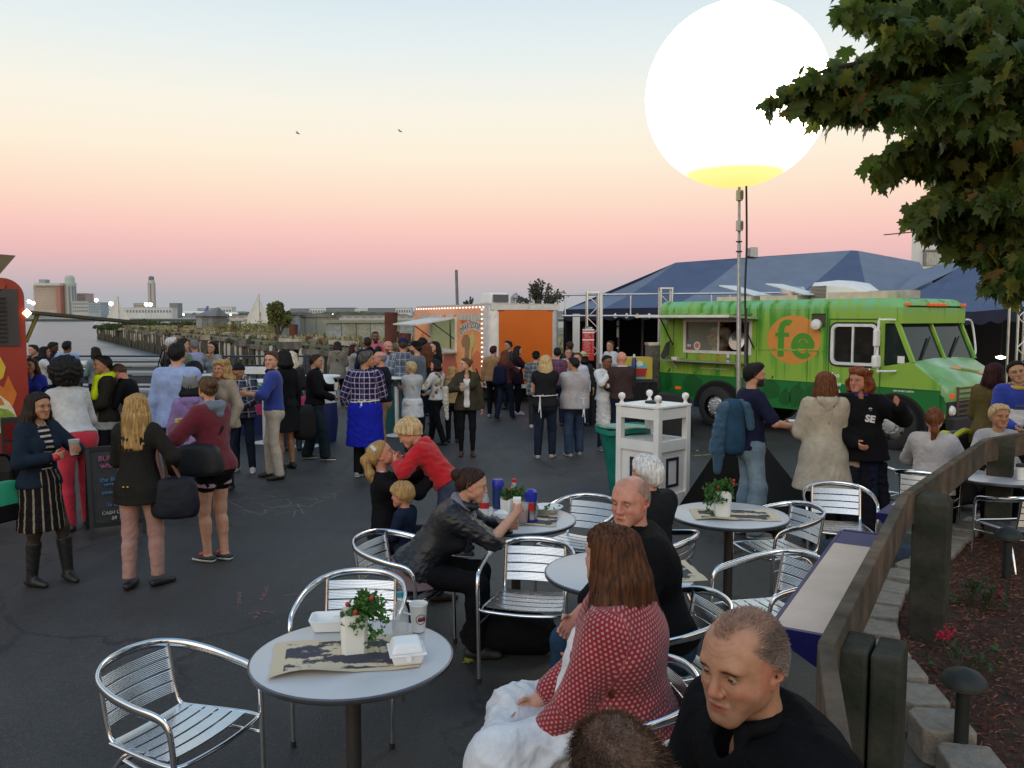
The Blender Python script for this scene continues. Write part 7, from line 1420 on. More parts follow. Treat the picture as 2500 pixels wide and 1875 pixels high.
def strand_groove(V,Q,amp,freq,seed=0,long=False):
 if long:N=vnormals(V,Q);a=np.arctan2(V[:,0],-V[:,1]-.01);return V+N*(amp*(np.sin(a*freq+2*np.sin(V[:,2]*7+seed)+seed)+.7*np.sin(a*freq*2.2+3*np.sin(V[:,2]*5+1))+.5*np.sin(a*freq*4+2*np.sin(V[:,2]*9))))[:,None]
 N=vnormals(V,Q);a=np.arctan2(V[:,0],-V[:,1]-.01);return V+N*(amp*(np.sin(a*freq+3*np.sin(V[:,2]*14+seed)+seed)+.6*np.sin(a*freq*2.3+5*np.sin(V[:,2]*9))+.5*np.sin(V[:,2]*40+a*5)+1.1*np.sin(V[:,0]*95+4*np.sin(V[:,1]*40))*np.sin(V[:,1]*80+V[:,2]*60)))[:,None]
def hair_parts(kind,L_,h,seed,fem):
 r=np.random.RandomState(seed);c=cone;out=[]
 def cap(inf,cut0=.004,extra=(),slope=.9,cuts=()):
  P=[c((0,-.024,.038),(0,.012,.044),.0812+inf,.0770+inf,1.04,(1,0,0)),c((0,-.038,.0),(0,-.032,-.035),.070+inf*.8,.058+inf*.6)]+list(extra)
  n=unit((0,slope,-1));return sdf_mesh(P,h,cuts=[(A_(0,0,cut0),n)]+list(cuts))
 def drape(L0,n,r0,r1,spread,back=0.0,a_max=105,wave=0.0,front=False):
  P=[]
  for i in range(n):
   a=R(-a_max+2*a_max*i/(n-1));Li=L0*(1-.25*(abs(a)/R(a_max))**2)*r.uniform(.9,1.06);s,co=math.sin(a),math.cos(a)
   p0=(.060*s,-.052*co-.018,.065);p1=(.084*s,-.076*co-.022-back*.3,-.07);p2=((.084+spread)*s+r.uniform(-.01,.01),-(.072)*co-.03-back,-Li)
   m_=tuple((np.array(p1)+np.array(p2))/2+np.array((wave*r.randn(),wave*r.randn(),0)))
   P+=[c(p0,p1,r0,r0,ks=.02),c(p1,m_,r0,(r0+r1)/2,ks=.02),c(m_,p2,(r0+r1)/2,r1,ks=.018)]
  return sdf_mesh(P,h)
 if kind=='short':out=[cap(.0055,.016,[c((-.03,.045,.088),(.03,.05,.088),.034,ks=.03)])]
 elif kind=='crop':out=[cap(.0025,.024,[c((-.03,.04,.09),(.03,.045,.09),.028,ks=.03)])]
 elif kind=='mop':out=[cap(.020,-.012,[c((-.045,.06,.06),(.045,.066,.06),.034,ks=.03),c((-.07,.02,.02),(-.07,-.02,-.01),.03),c((.07,.02,.02),(.07,-.02,-.01),.03)],.75)]
 elif kind=='thin':out=[cap(.004,.01,cuts=[(A_(0,0,.062),A_(0,0,1))])]
 elif kind=='fluffy':out=[cap(.020,-.004,[c((-.03,.035,.10),(.03,.04,.10),.036,ks=.03),c((-.07,-.03,.04),(.07,-.03,.04),.05),c((0,-.09,.02),(0,-.09,-.03),.045)])]
 elif kind=='bob':out=[cap(.014,.016),drape(L_ or .13,11,.036,.036,.012)]
 elif kind=='pixie':out=[cap(.015,.002,[c((-.03,.05,.09),(.035,.055,.085),.032,ks=.03),c((0,-.08,.0),(0,-.075,-.05),.038)])]
 elif kind=='long':out=[cap(.013,.018),drape(L_ or .35,13,.034,.028,.02,.03,100,.006)]
 elif kind=='wide':out=[cap(.016,.014),drape(L_,15,.042,.030,.115,.06,112,.010)]
 elif kind=='wavy':out=[cap(.015,.016),drape(L_ or .3,12,.040,.034,.05,.02,115,.014)]
 elif kind=='curly':out=[cap(.026,-.004,[c((-.04,.05,.09),(.04,.05,.09),.034)]),drape(L_ or .15,11,.045,.046,.03,0,118 if(L_ or .15)>.08 else 88)]
 elif kind=='afro':out=[sdf_mesh([c((0,-.04,.05),(0,-.035,.06),.165,.165)],h,subs=[c((0,.13,-.04),(0,.14,-.03),.112,.112,1,(0,1,0),.02)])]
 elif kind=='ponytail':out=[cap(.0045,.020),sdf_mesh([c((0,-.10,.045),(0,-.135,.02),.026,.034),c((0,-.135,.02),(.01,-.15,-.10),.036,.034),c((.01,-.15,-.10),(-.01,-.13,-(L_ or .28)),.034,.018)],h)]
 elif kind=='bun':out=[cap(.0045,.020),sdf_mesh([c((-.012,-.112,.055),(.012,-.118,.062),.038,.036),c((0,-.09,.03),(0,-.1,.05),.03)],h)]
 res=[]
 if h<.0075 and kind in('long','wide','wavy','bob','ponytail'):
  sv,sq=[],[]
  spread={'wide':.115,'wavy':.05}.get(kind,.02);Ls=L_ or .15
  for i in range(420 if kind!='ponytail' else 60):
   a=R(r.uniform(-108,108));s_,co=math.sin(a),math.cos(a);Li=Ls*(1-.22*(abs(a)/1.9)**2)*r.uniform(.75,1.14);o_=r.uniform(.028,.043)
   pts=[((.060+o_*.8)*s_,-(.052+o_*.8)*co-.018,.07),((.084+o_)*s_,-(.076+o_)*co-.03,-.07),((.084+o_+spread*.55)*s_+r.normal(0,.008),-(.078+o_)*co-.035+r.normal(0,.006),-.07-(Li-.07)*.5),((.084+o_*.8+spread)*s_+r.normal(0,.016),-(.07+o_*.7)*co-.04+r.normal(0,.012),-Li)]
   if kind=='ponytail':continue
   P=[np.array(q)for q in smooth_path(pts,3)];n=len(P);w_=r.uniform(.0012,.0026);tg=np.array((co,s_,0));b0=len(sv)
   for k,q in enumerate(P):e=w_*(1-.75*k/(n-1));sv+=[q-tg*e,q+tg*e]
   sq+=[(b0+2*k,b0+2*k+1,b0+2*k+3,b0+2*k+2)for k in range(n-1)]
  if sv:res.append((np.array(sv),np.array(sq)))
 for i,(V,Q)in enumerate(out):
  if not len(V):continue
  V=relax(V,Q,1)
  if kind in('afro','curly'):
   N=vnormals(V,Q);f=66 if kind=='curly' else 120;amp=.009 if kind=='curly' else .0045;w=V+.02*np.sin(V[:,[1,2,0]]*31+seed);V=V+N*(amp*(np.sin(w[:,0]*f)+np.sin(w[:,1]*f*1.1+1)+np.sin(w[:,2]*f*.9+2)))[:,None]
  else:V=strand_groove(V,Q,.0020,26,seed)if kind in('short','crop','mop','pixie','fluffy','thin')else strand_groove(V,Q,.0028,24,seed,True)
  res.append((V,Q))
 return res
PEOPLE={}
def ik(a,t,l1,l2,hint):
 a,t=np.asarray(a,float),np.asarray(t,float);v=t-a;d=np.linalg.norm(v);dm=min(d,(l1+l2)*.995);v=v/max(d,1e-6)
 x=(l1*l1-l2*l2+dm*dm)/(2*dm);y=math.sqrt(max(0,l1*l1-x*x));h=np.asarray(hint,float);h=h-v*(h@v);h=h/max(1e-6,np.linalg.norm(h));return a+v*x+h*y,a+v*dm
HANDS={'hang':(.265,.03,-.43),'cup':(.13,.30,-.10),'belly':(.07,.27,-.24),'pocket':(.215,.08,-.37),'mouth':(.07,.21,.19),'chin':(.06,.20,.13),'front':(.10,.36,-.02),'elbow':(-.10,.20,-.08),'phone':(.10,.33,.20),'out':(.30,.34,.02),'back':(.12,-.16,-.3),'lap':(.10,.30,-.26),'table':(.16,.40,-.16)}
def person(label,px=None,yf=None,yt=None,face=0,pos=None,s=None,fem=False,w=1.0,fat=0,skin='fair',hair=('short','brown'),top=None,inner=None,legs=None,shoes=((.02,.02,.02),None),lean=0,roll=0,hy=0,hp=0,rh='hang',lh='hang',rc=.4,lc=.4,feet=None,seat=None,pel=None,vox=None,beard=None,buzz=None,brow=1.0,gaze=0,lids=.45,smile=.25,stubble=0,extra=None,group=None,hs=1.0,cat='person',twist=0,seed=None,hdir=None,sit_h=None,knees=None):
 if pos is None:
  g=G(px,yf);pos=(g.x,g.y);ht=D(px,yt,g.y).z;s=s or ht/1.755
 s=s or 1.0;dist=math.hypot(*pos);seed=seed if seed is not None else int(abs(pos[0]*977+pos[1]*331))%9973
 h=vox or min(.022,max(.006,dist*.00118));hh=h*.55;root=T('person',label,cat,group,(pos[0],pos[1],0),R(face))
 X=A_(1,0,0)
 P=np.array((0,0,.935))if seat is None else np.array((0,0,seat/s+.095))
 if pel is not None:P=P+np.array(pel)
 la,ro=R(lean),R(roll);u=unit((math.sin(ro),math.sin(la)*math.cos(ro),math.cos(la)*math.cos(ro)));tw_=R(twist);r0=A_(math.cos(tw_),math.sin(tw_),0);r=unit(r0-u*(r0@u));f=np.cross(u,r)
 sh=.160 if not fem else .137;sh*=(w**.6)
 C_=P+u*.33;N_=P+u*.525;SR,SL=P+u*.452+r*sh,P+u*.452-r*sh
 J={}
 for sd,S_,hd in((1,SR,rh),(-1,SL,lh)):
  v=HANDS[hd]if isinstance(hd,str)else hd;t=C_+np.array((v[0]*sd,v[1],v[2]))if isinstance(hd,str)else C_+np.array(v)
  J[sd]=(S_,)+ik(S_,t,.285,.255,(sd*.75,-.55,-.35)if v[2]<.05 else(sd*.8,-.1,-.7))
 ft=feet or((.10,.0,8),(-.10,.02,-8));LG={}
 for sd,fo in((1,ft[0]),(-1,ft[1])):
  hip=P+r*.088*sd-u*.02;ank=np.array((fo[0],fo[1],.085+(fo[3]if len(fo)>3 else 0)))
  if knees is not None and seat is not None:pass
  dl=float(np.linalg.norm(ank-hip));l1_,l2_=(.425,.42)if dl<.79 else(dl*.5045,dl*.4985);k_,a_=ik(hip,ank,l1_,l2_,(sd*.12,1,.35));LG[sd]=(hip,k_,a_,R(fo[2]))
 hu0=unit(A_(0,0,1)*.6+u*.4);yaw=R(hy);pit=R(hp);hf=A_(-math.sin(yaw)*math.cos(pit),math.cos(yaw)*math.cos(pit),-math.sin(pit));hr=unit(np.cross(hf,A_(0,0,1)));hr=unit(hr+A_(0,0,1)*(hdir or 0));hu=np.cross(hr,hf)
 HS=hs*(.96 if fem else 1.0);HCn=N_+hu0*.045+hu*.095*HS+hf*.028;HM=np.stack([hr,hf,hu],1)
 def hxf(V):return(V*HS)@HM.T.astype(np.float64)+HCn
 def hx(pr):return(hxf(pr[0][None])[0].astype(np.float32),hxf(pr[1][None])[0].astype(np.float32),pr[2]*HS,pr[3]*HS,pr[4],(HM@pr[5]).astype(np.float32),pr[6]*HS)
 def torso(i,ww=1.0):
  W=w*ww;o=[cone(P+u*.405-r*.085,P+u*.405+r*.085,(.088 if not fem else .076)*W**.5+i,None,1.12,f,.05),cone(P+u*.37,P+u*.15,(.148 if not fem else .130)*W+i,(.130 if not fem else .113)*W+i,1.32,f,.05),cone(P+u*.13,P-u*.02,(.132 if not fem else .120)*W+i,(.150 if not fem else .156)*W+i,1.24,f,.05),cone(P-r*.065-u*.03,P+r*.065-u*.03,(.100 if not fem else .105)*W+i,None,1.0,f,.05)]
  for q in(1,-1):o+=[cone(N_-u*.035+r*.03*q,P+u*.455+r*sh*.85*q,.045+i,.047+i,ks=.05),cone(P-u*.05+r*.06*q-f*.045,P-u*.05+r*.065*q-f*.05,.085*W+i,ks=.04)]
  if fem:o+=[cone(P+u*.325+r*.068*q+f*.068,P+u*.315+r*.068*q+f*.075,.062*W+i,ks=.035)for q in(1,-1)]
  if fat:o+=[cone(P+u*.14+f*.05-r*.05,P+u*.12+f*.05+r*.05,.10+.06*fat+i,ks=.06),cone(P+u*.05-r*.12,P+u*.05+r*.12,.10+.03*fat+i,ks=.06),cone(P+u*.33-r*.1-f*.03,P+u*.33+r*.1-f*.03,.08+.03*fat+i,ks=.06)]
  return o
 aw=w**.5*(.9 if fem else 1)
 def arm(sd,i,n0=0.0,n1=2.0,cuff=0.0):
  S_,E_,W_=J[sd];o=[]
  if n0<1:e=S_+(E_-S_)*min(1,n1);o+=[cone(S_,e,.053*aw+i,(.053+(.041-.053)*min(1,n1))*aw+i,ks=.04)]
  if n1>1:e=E_+(W_-E_)*min(1,n1-1);o+=[cone(E_,e,.040*aw+i,(.040-.012*min(1,n1-1))*aw+i+cuff,ks=.025)]
  return o
 def leg(sd,i,n1=2.0,flare=0.0,fl0=0.0):
  H_,K_,A2,_=LG[sd];W=w**.7;o=[cone(H_,H_+(K_-H_)*min(1,n1),.086*W+i,(.086-.029*min(1,n1))*W+i,ks=.045)]
  if n1>1:
   e=K_+(A2-K_)*min(1,n1-1);cv=K_+(A2-K_)*.32;bk=np.cross(unit(A2-K_),X);bk=bk if bk[1]<0 else-bk
   o+=[cone(K_,e,.054*W+i+fl0,.037*W+i+flare,ks=.04),cone(cv+bk*.015,cv+(A2-K_)*.2+bk*.01,.044*W+i+fl0,.036*W+i,ks=.04)]
  return o
 sc=lambda prs:[(a*np.float32(s),b*np.float32(s),ra*s,rb*s,kf,uu,ks*s)for a,b,ra,rb,kf,uu,ks in prs]
 cutp=lambda p,n:(np.asarray(p,np.float32)*np.float32(s),unit(n))
 def garment(name,prims,mat,cuts=(),subs=(),amp=.0018,hv=None,pat=False,lab=None,fold_s=1.0,uvp=None,vert=False):
  prims=sc(prims);V,Q=sdf_mesh(prims,hv or h,[cutp(p,n)for p,n in cuts],sc(subs))
  if not len(V):return None
  V=relax(V,Q,2,.5);V=folds(V,Q,amp*s,seed+len(name),fold_s,vert);at={'guv':guv(V,sc(uvp)if uvp else prims)}if pat else None
  me=np_mesh(name,[(V,Q)],at);o=link(name,me,mat,root)
  if lab:o['label']=lab
  return o
 skc=SK[skin]if isinstance(skin,str)else skin;hairc=HC[hair[1]]if hair and isinstance(hair[1],str)else(hair[1]if hair else(.05,.04,.03))
 parts,cols=[],[]
 hp_,he_,hsub,hey=head_prims(fem)
 neck=[cone(N_-u*.06,hxf(A_(0,-.022,-.045)[None])[0],.060 if not fem else .050,.052 if not fem else .044,ks=.03)]
 near_face=dist<13
 hv=min(hh,.0052)if near_face else hh;hv=max(hv,.0026)
 chest=[cone(N_-u*.10-r*.07,N_-u*.10+r*.07,.065,None,1.25,f,.04)]
 V,Q=sdf_mesh(sc(neck+chest+[hx(p)for p in hp_+he_]),hv,[cutp(N_-u*.13,-u)],sc([hx(p)for p in hsub]));eyesV=sdf_mesh(sc([hx(p)for p in hey]),hv)if near_face else None
 Lc=((V/s-HCn)@HM)/HS
 H0={'short':.010,'crop':.014,'bob':.010,'long':.011,'wavy':.010,'ponytail':.010,'bun':.010,'pixie':.0,'mop':-.01}
 if buzz is None and hair and hair[0]in H0:buzz=(np.array(hairc)*.8,H0[hair[0]],1.0,0 if fem or hair[0]=='mop' else .5)
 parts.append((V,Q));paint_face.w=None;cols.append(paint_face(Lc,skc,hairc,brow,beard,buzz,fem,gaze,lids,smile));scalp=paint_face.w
 if eyesV is not None and len(eyesV[0]):
  V2=eyesV[0];L2=((V2/s-HCn)@HM)/HS;parts.append(eyesV);cc=np.tile(np.array(skc)*.8,(len(V2),1));e_=(np.abs(L2[:,2]-.0055)<.0062*(1-lids));cc[e_]=(.30,.275,.25);iris=e_&(np.abs(np.abs(L2[:,0])-.032+0)<.0068)if not gaze else e_&(np.abs(L2[:,0]-np.sign(L2[:,0])*.032-gaze)<.0068);cc[iris]=(.03,.02,.014);cols.append(cc)
 slv=(top or{}).get('sleeve',1.0)if top else 0
 palm={}
 for sd in(1,-1):
  S_,E_,W_=J[sd];d=unit(W_-E_);c_=rc if sd==1 else lc;hd=rh if sd==1 else lh
  n=unit(A_(-sd*.9,.1,-.15)if abs(d[2])>.75 else(A_(-sd*1.0,0,.25)if isinstance(hd,str)and hd in('cup','belly','front','elbow','lap','table','phone')else A_(-sd*.8,-.2,.2)));n=unit(n-d*(n@d));t=np.cross(d,n)*sd
  k=.95 if not fem else .86;pr=[cone(W_-d*.01,W_+d*.03,.026*k,.030*k,1.35,n,.015),cone(W_+d*.035-t*.012,W_+d*.085*k-t*.012,.026*k,.026*k,1.9,n,.015),cone(W_+d*.035+t*.014,W_+d*.085*k+t*.016,.026*k,.025*k,1.9,n,.015)]
  for i,ln in enumerate((.078,.086,.080,.064)):
   b_=W_+d*(.092*k)+t*(.031-.0205*i)*k;a0=0
   for j_,(fr,bend)in enumerate(((.46,.75),(.3,.95),(.24,.7))):
    a0+=c_*bend*(1.0+.08*i);dd=d*math.cos(a0)+n*math.sin(a0);e_=b_+dd*ln*fr*k;rr=(.0092,.0084,.0076)[j_]*k;rr=max(rr,h*.55);pr.append(cone(b_,e_,rr,rr*.94,ks=.006));b_=e_
  b_=W_+d*.028+t*.026*k;dd=unit(d*.62+t*.62+n*(.25+.5*c_));e_=b_+dd*.045*k;pr.append(cone(b_,e_,.0125*k,.0105*k,ks=.010));dd=unit(d*.9+t*.15+n*(.2+.7*c_));pr.append(cone(e_,e_+dd*.034*k,max(.0102*k,h*.5),max(.009*k,h*.5),ks=.006))
  palm[sd]=(W_+d*.075*k+n*.035*k,d,n,t)
  bare=[]if slv>=2 else(arm(sd,0,0,2)if slv<1 else arm(sd,0,1,2))
  if slv>=1 and slv<1.9:bare=arm(sd,0,1,2)
  if not bare:bare=[cone(W_-d*.06,W_,.030*aw,.028*aw,ks=.02)]
  for prs,hv2 in((pr,max(.0035,min(.0065,hh))if dist<12 else hh),(bare,h)):
   if prs is bare:prs=bare
   V,Q=sdf_mesh(sc(prs+([cone(W_-d*.03,W_,.030*aw,.028*aw,ks=.02)]if prs is pr else[])),hv2)
   parts.append((V,Q));cols.append(np.tile(np.array(skc)*(np.array((1.0,.93,.9))if prs is pr else 1),(len(V),1)))
 lg=legs or{}
 if lg.get('bare'):
  for sd in(1,-1):
   V,Q=sdf_mesh(sc(leg(sd,0)),h);parts.append((V,Q));cols.append(np.tile(np.array(lg.get('tights',skc)),(len(V),1)))
   H_,K_,A2,ta=LG[sd];fd=A_(math.sin(-ta)*-1,math.cos(ta),0);V,Q=sdf_mesh(sc([cone(A2,A2+A_(0,0,-.03),.036,.034),cone(A2-fd*.02+A_(0,0,-.05),A2+fd*.11+A_(0,0,-.06),.034,.026)]),h);parts.append((V,Q));cols.append(np.tile(np.array(lg.get('tights',skc)),(len(V),1)))
 core=torso(-.03)+[p for sd in(1,-1)for p in arm(sd,-.022)]+[p for sd in(1,-1)for p in leg(sd,-.024)]
 V,Q=sdf_mesh(sc(core),max(.03,h*1.6));parts.append((V,Q));cols.append(np.tile(np.array(skc),(len(V),1)))
 link('body',np_mesh('body',parts,{'Col':np.concatenate(cols)}),skin_mat(),root)
 if stubble:
  V,Q=parts[0];N=vnormals(V,Q);rs=np.random.RandomState(seed);pick=np.nonzero((scalp>.3)&(rs.rand(len(V))<.8*scalp))[0];pick=np.repeat(pick,2);V0=V[pick]+rs.normal(0,.0012,(len(pick),3));back=-hf*.9-hu*.25+hr*.0
  dr=N[pick]*.55+back+rs.normal(0,.35,(len(pick),3));dr-=N[pick]*np.minimum(0,(dr*N[pick]).sum(1)-.25)[:,None];dr/=np.linalg.norm(dr,axis=1)[:,None];ln=rs.uniform(.5,1.3,(len(pick),1))*stubble;sd_=np.cross(dr,N[pick]+1e-3);sd_/=np.linalg.norm(sd_,axis=1)[:,None]+1e-6;w_=.0007
  hv_=np.stack([V0-sd_*w_,V0+sd_*w_,V0+dr*ln+N[pick]*ln*.2+sd_*w_*.4,V0+dr*ln+N[pick]*ln*.2-sd_*w_*.4],1).reshape(-1,3);cl=np.repeat(cols[0][pick]*rs.uniform(.55,1.9,(len(pick),1)),4,axis=0)
  link('hair',np_mesh('hair',[(hv_,np.arange(len(hv_)).reshape(-1,4))],{'Col':cl}),skin_mat(),root)
 if hair and hair[0]not in('none','bald','buzz'):
  ph=hair_parts(hair[0],hair[2]if len(hair)>2 else None,max(.0035,hv*1.15),seed%50,fem)
  if ph:link('hair',np_mesh('hair',[(hxf(V)*s,Q)for V,Q in ph]),hair_mat(str(hair[1])+(hair[3]if len(hair)>3 else ''),hairc,hair[4]if len(hair)>4 else None),root)
 def build_top(g,name=None,base=.017):
  i=g.get('i',base);hem=g.get('hem',-.03);sl=g.get('sleeve',2.0);nm=name or g.get('name','shirt');mat=g['mat'];prs=torso(i)
  if sl>0:
   for sd in(1,-1):prs+=arm(sd,i*g.get('si',1.0),0,sl,g.get('cuff',.004))
  if hem<-.08:prs+=[cone(P+u*.02,P+A_(0,0,hem*.95)+f*g.get('swing',0),(.150 if not fem else .152)*w+i,(.165+.12*g.get('flare',.3))*w+i,1.22,f,.05)]
  cuts=[(P+u*0+A_(0,0,hem)if hem<-.08 else P+u*hem,-A_(0,0,1)if hem<-.08 else-u),(N_+u*(.012+g.get('high',0)),u)];subs=[]
  nk=g.get('neck','crew')
  if nk=='v':subs+=[cone(N_+f*.06+u*.03,N_+f*.10-u*.11,.052,.022,ks=.01)]
  elif nk=='scoop':subs+=[cone(N_+f*.05+u*.02,N_+f*.06-u*.05,.075,.07,ks=.01)]
  elif nk=='open':subs+=[cone(N_+f*.08+u*.02,P+f*.17-u*.2,.045,g.get('gap',.075),.8,r,.01),cone(N_+f*.05,N_+f*.09-u*.08,.06,.045,ks=.01)]
  else:subs+=[cone(N_+f*.035+u*.03,N_+f*.045+u*.02,.052,.05,ks=.01)]
  if sl==0:pass
  o=garment(nm,prs,mat,cuts,subs,g.get('amp',.0020),pat=g.get('pat',False),vert=g.get('vert',False),uvp=[cone(P-u*.12,P+u*.44,.135*w),cone(P+u*.44-r*.1,P+u*.44+r*.1,.08)]+[q for sd in(1,-1)for q in arm(sd,i,0,sl)]if sl else None)
  if g.get('collar'):
   cm=g.get('cmat',mat);pts=[N_+u*(.018+.02*math.cos(a)*-1+g.get('ch',0))+r*.066*math.sin(a)-f*.060*math.cos(a)+f*.012 for a in np.linspace(-2.5 if g['collar']!='full' else-3.1,2.5 if g['collar']!='full' else 3.1,11)]
   if g['collar']=='shirt':
    for q in(1,-1):e=pts[-1 if q==1 else 0];pts=pts+[e+f*.03-u*.045+r*.012*q]if q==1 else[e+f*.03-u*.045+r*.012*q]+pts
   garment('collar',[cone(a,b,g.get('cr',.017),None,1.0,u,.012)for a,b in zip(pts[:-1],pts[1:])],cm,amp=.002,hv=min(h,.011))
  if g.get('hood'):
   garment('hood',[cone(N_-f*.085-u*.02-r*.05,N_-f*.085-u*.02+r*.05,.052,ks=.04),cone(N_-f*.10-u*.09,N_-f*.09-u*.03,.045,.05,ks=.04)]+[cone(N_+r*.075*q-f*.06,N_+r*.07*q+f*.03,.035,.026,ks=.03)for q in(1,-1)],g.get('hmat',mat),amp=.004)
  return o
 if inner:build_top(dict({'sleeve':0,'i':.006},**inner),inner.get('name','undershirt'))
 if top:build_top(top)
 if legs and 'mat' in legs:
  g=legs;i=g.get('i',.007);kind=g.get('kind','trousers')
  if kind in('trousers','shorts','leggings'):
   n1=2.0 if kind!='shorts' else g.get('len',.5);prs=[]
   for sd in(1,-1):prs+=leg(sd,i,n1,g.get('flare',.012),g.get('fl0',.004))
   prs+=[cone(P+u*.08,P-u*.02,(.124 if not fem else .114)*w+i,(.144 if not fem else .150)*w+i,1.24,f,.05),cone(P-r*.065-u*.03,P+r*.065-u*.03,.10*w+i,None,1.0,f,.05)]+[cone(P-u*.05+r*.06*q-f*.045,P-u*.05+r*.065*q-f*.05,.085*w+i,ks=.04)for q in(1,-1)]
   if fat:prs+=[cone(P-r*.1-u*.01,P+r*.1-u*.01,.10+.03*fat+i,ks=.05)]
   cuts=[(P+u*.09,u)if seat is None else(P+A_(0,0,.12),unit(A_(0,-.2,1)))]+([(A_(0,0,g.get('hem',.045)),-A_(0,0,1))]if seat is None else[])
   garment(kind,prs,g['mat'],cuts,amp=g.get('amp',.0020),pat=g.get('pat',False),fold_s=.8)
   if g.get('belt'):garment('belt',[cone(P+u*.075,P+u*.05,.14*w+i,.145*w+i,1.26,f)],M('beltblack',(.015,.012,.01),.5),[(P+u*.085,u),(P+u*.05,-u)],amp=0)
  elif kind=='skirt':
   hem=g.get('hem',.5);prs=[cone(P+u*.10,P-u*.02,.125*w+i,.165*w+i,1.24,f,.05),cone(P-u*.02,(0,P[1],hem),.165*w+i,g.get('r',.23),1.12,f,.05)]
   garment('skirt',prs,g['mat'],[(P+u*.11,u),(A_(0,0,hem),-A_(0,0,1))],amp=g.get('amp',.006),pat=g.get('pat',False))
 if shoes:
  sm=shoes[0]if not isinstance(shoes[0],tuple)else M('shoe_%.3f_%.3f_%.3f'%shoes[0],shoes[0],.5,var=.15);hv3=min(h,.012)
  for sd in(1,-1):
   H_,K_,A2,ta=LG[sd];fd=A_(-math.sin(-ta),math.cos(ta),0);fd=A_(math.sin(ta),math.cos(ta),0);b_=A2*A_(1,1,0)+A_(0,0,max(0,A2[2]-.085));tall=shoes[2]if len(shoes)>2 else 0
   prs=[cone(b_-fd*.045+A_(0,0,.040),b_+fd*.05+A_(0,0,.042),.040,.040,ks=.02),cone(b_+fd*.05+A_(0,0,.034),b_+fd*.145+A_(0,0,.024),.040,.031,ks=.025),cone(b_+A_(0,0,.05),A2+A_(0,0,.0),.040,.040,ks=.02)]
   fl_=[(A_(0,0,float(b_[2])+.002),-A_(0,0,1))]
   if tall:prs+=[cone(A2,K_+(A2-K_)*(1-tall),.046,.066,ks=.02)]
   elif len(shoes)>3 and shoes[3]:fl_.append((A_(0,0,.062),A_(0,0,1)))
   garment('boot' if tall else 'shoe',prs,sm,fl_+([(K_+(A2-K_)*(1-tall),unit(K_-A2))]if tall else[]),amp=.003 if tall else .001,hv=hv3)
   if shoes[1]is not None:garment('sole',[(a,b2,ra+.005,rb+.005,kf,uu,ks)for a,b2,ra,rb,kf,uu,ks in prs[:2]],M('sole_%.2f'%shoes[1],(shoes[1],)*3,.6),[(A_(0,0,float(b_[2])+.0),-A_(0,0,1)),(A_(0,0,float(b_[2])+.026),A_(0,0,1))],amp=0,hv=hv3)
 wmat=Matrix.Translation((pos[0],pos[1],0))@Matrix.Rotation(R(face),4,'Z')
 info=dict(root=root,s=s,P=P,u=u,f=f,r=r,N=N_,C=C_,J=J,LG=LG,palm=palm,w=wmat,HM=HM,HC=HCn,hxf=hxf,hx=hx,garment=garment,torso=torso,arm=arm,leg=leg,h=h,sc=sc,cutp=cutp,face=face,HS=HS,seed=seed,W=w,fem=fem)
 for e in(extra or[]):e(info)
 return info
def ring_pts(I,zo,rx,ry,a0=-math.pi,a1=math.pi,n=20,tilt=0):return[I['P']+I['u']*(zo+tilt*math.sin(a))+I['r']*rx*math.sin(a)+I['f']*ry*math.cos(a)for a in np.linspace(a0,a1,n)]
def apron(mat,top=.30,bottom=.42,bib=True,side=.3,back=False,strings=True,smat=None,off=.026):
 def go(I):
  P,u,f,r,w=I['P'],I['u'],I['f'],I['r'],I['W'];q=-1 if back else 1;i=off
  prs=[cone(P+u*.10,P-u*.02,.135*w+i,.160*w+i,1.22,f,.05),cone(P-u*.02,A_(0,P[1]+.02*q,bottom),.162*w+i,.19*w+i,1.2,f,.05)]
  if bib:prs+=[cone(P+u*.36,P+u*.12,.148*w+i,.135*w+i,1.28,f,.05)]+([cone(P+u*.325+r*.068*t+f*.068,P+u*.315+r*.068*t+f*.075,.062+i,ks=.035)for t in(1,-1)]if I['fem']else[])
  cuts=[(P+f*(.0 if side<=.3 else-.05)*q,-f*q),(A_(0,0,bottom),-A_(0,0,1)),(P+u*(top if bib else .09),u)]
  if bib:cuts+=[(P+r*.12*t+u*.25,unit(r*t+u*.25))for t in(1,-1)]if False else[]
  I['garment']('apron',prs,mat,cuts,amp=.005,fold_s=1.4)
  if bib and top>.2:
   I['garment']('apron_strap',[cone(P+u*top+r*.085*t+f*.10,I['N']-f*.03+r*.05*t+u*.01,.011,ks=.005)for t in(1,-1)],mat,amp=0,hv=min(I['h'],.009))
  if strings:waist_string(smat or mat)(I)
 return go
def waist_string(mat,z=.10,hang=.35,x=-.03,rr=.011,rx=.165,ry=.135):
 def go(I):
  w=I['W'];pts=ring_pts(I,z,rx*w,ry*w,n=26,tilt=.012);b=I['P']+I['u']*z-I['f']*ry*w*1.04+I['r']*x;prs=[cone(a,c,rr,ks=.004)for a,c in zip(pts[:-1],pts[1:])]
  prs+=[cone(b,b-A_(0,0,hang)-I['f']*.02+I['r']*.02,rr,ks=.004),cone(b,b-A_(0,0,hang*.75)-I['f']*.015-I['r']*.02,rr,ks=.004),cone(b+I['r']*.05+A_(0,0,.02),b,rr,ks=.004),cone(b-I['r']*.05+A_(0,0,.012),b,rr,ks=.004)]
  I['garment']('apron_string',prs,mat,amp=0,hv=min(I['h'],.010))
 return go
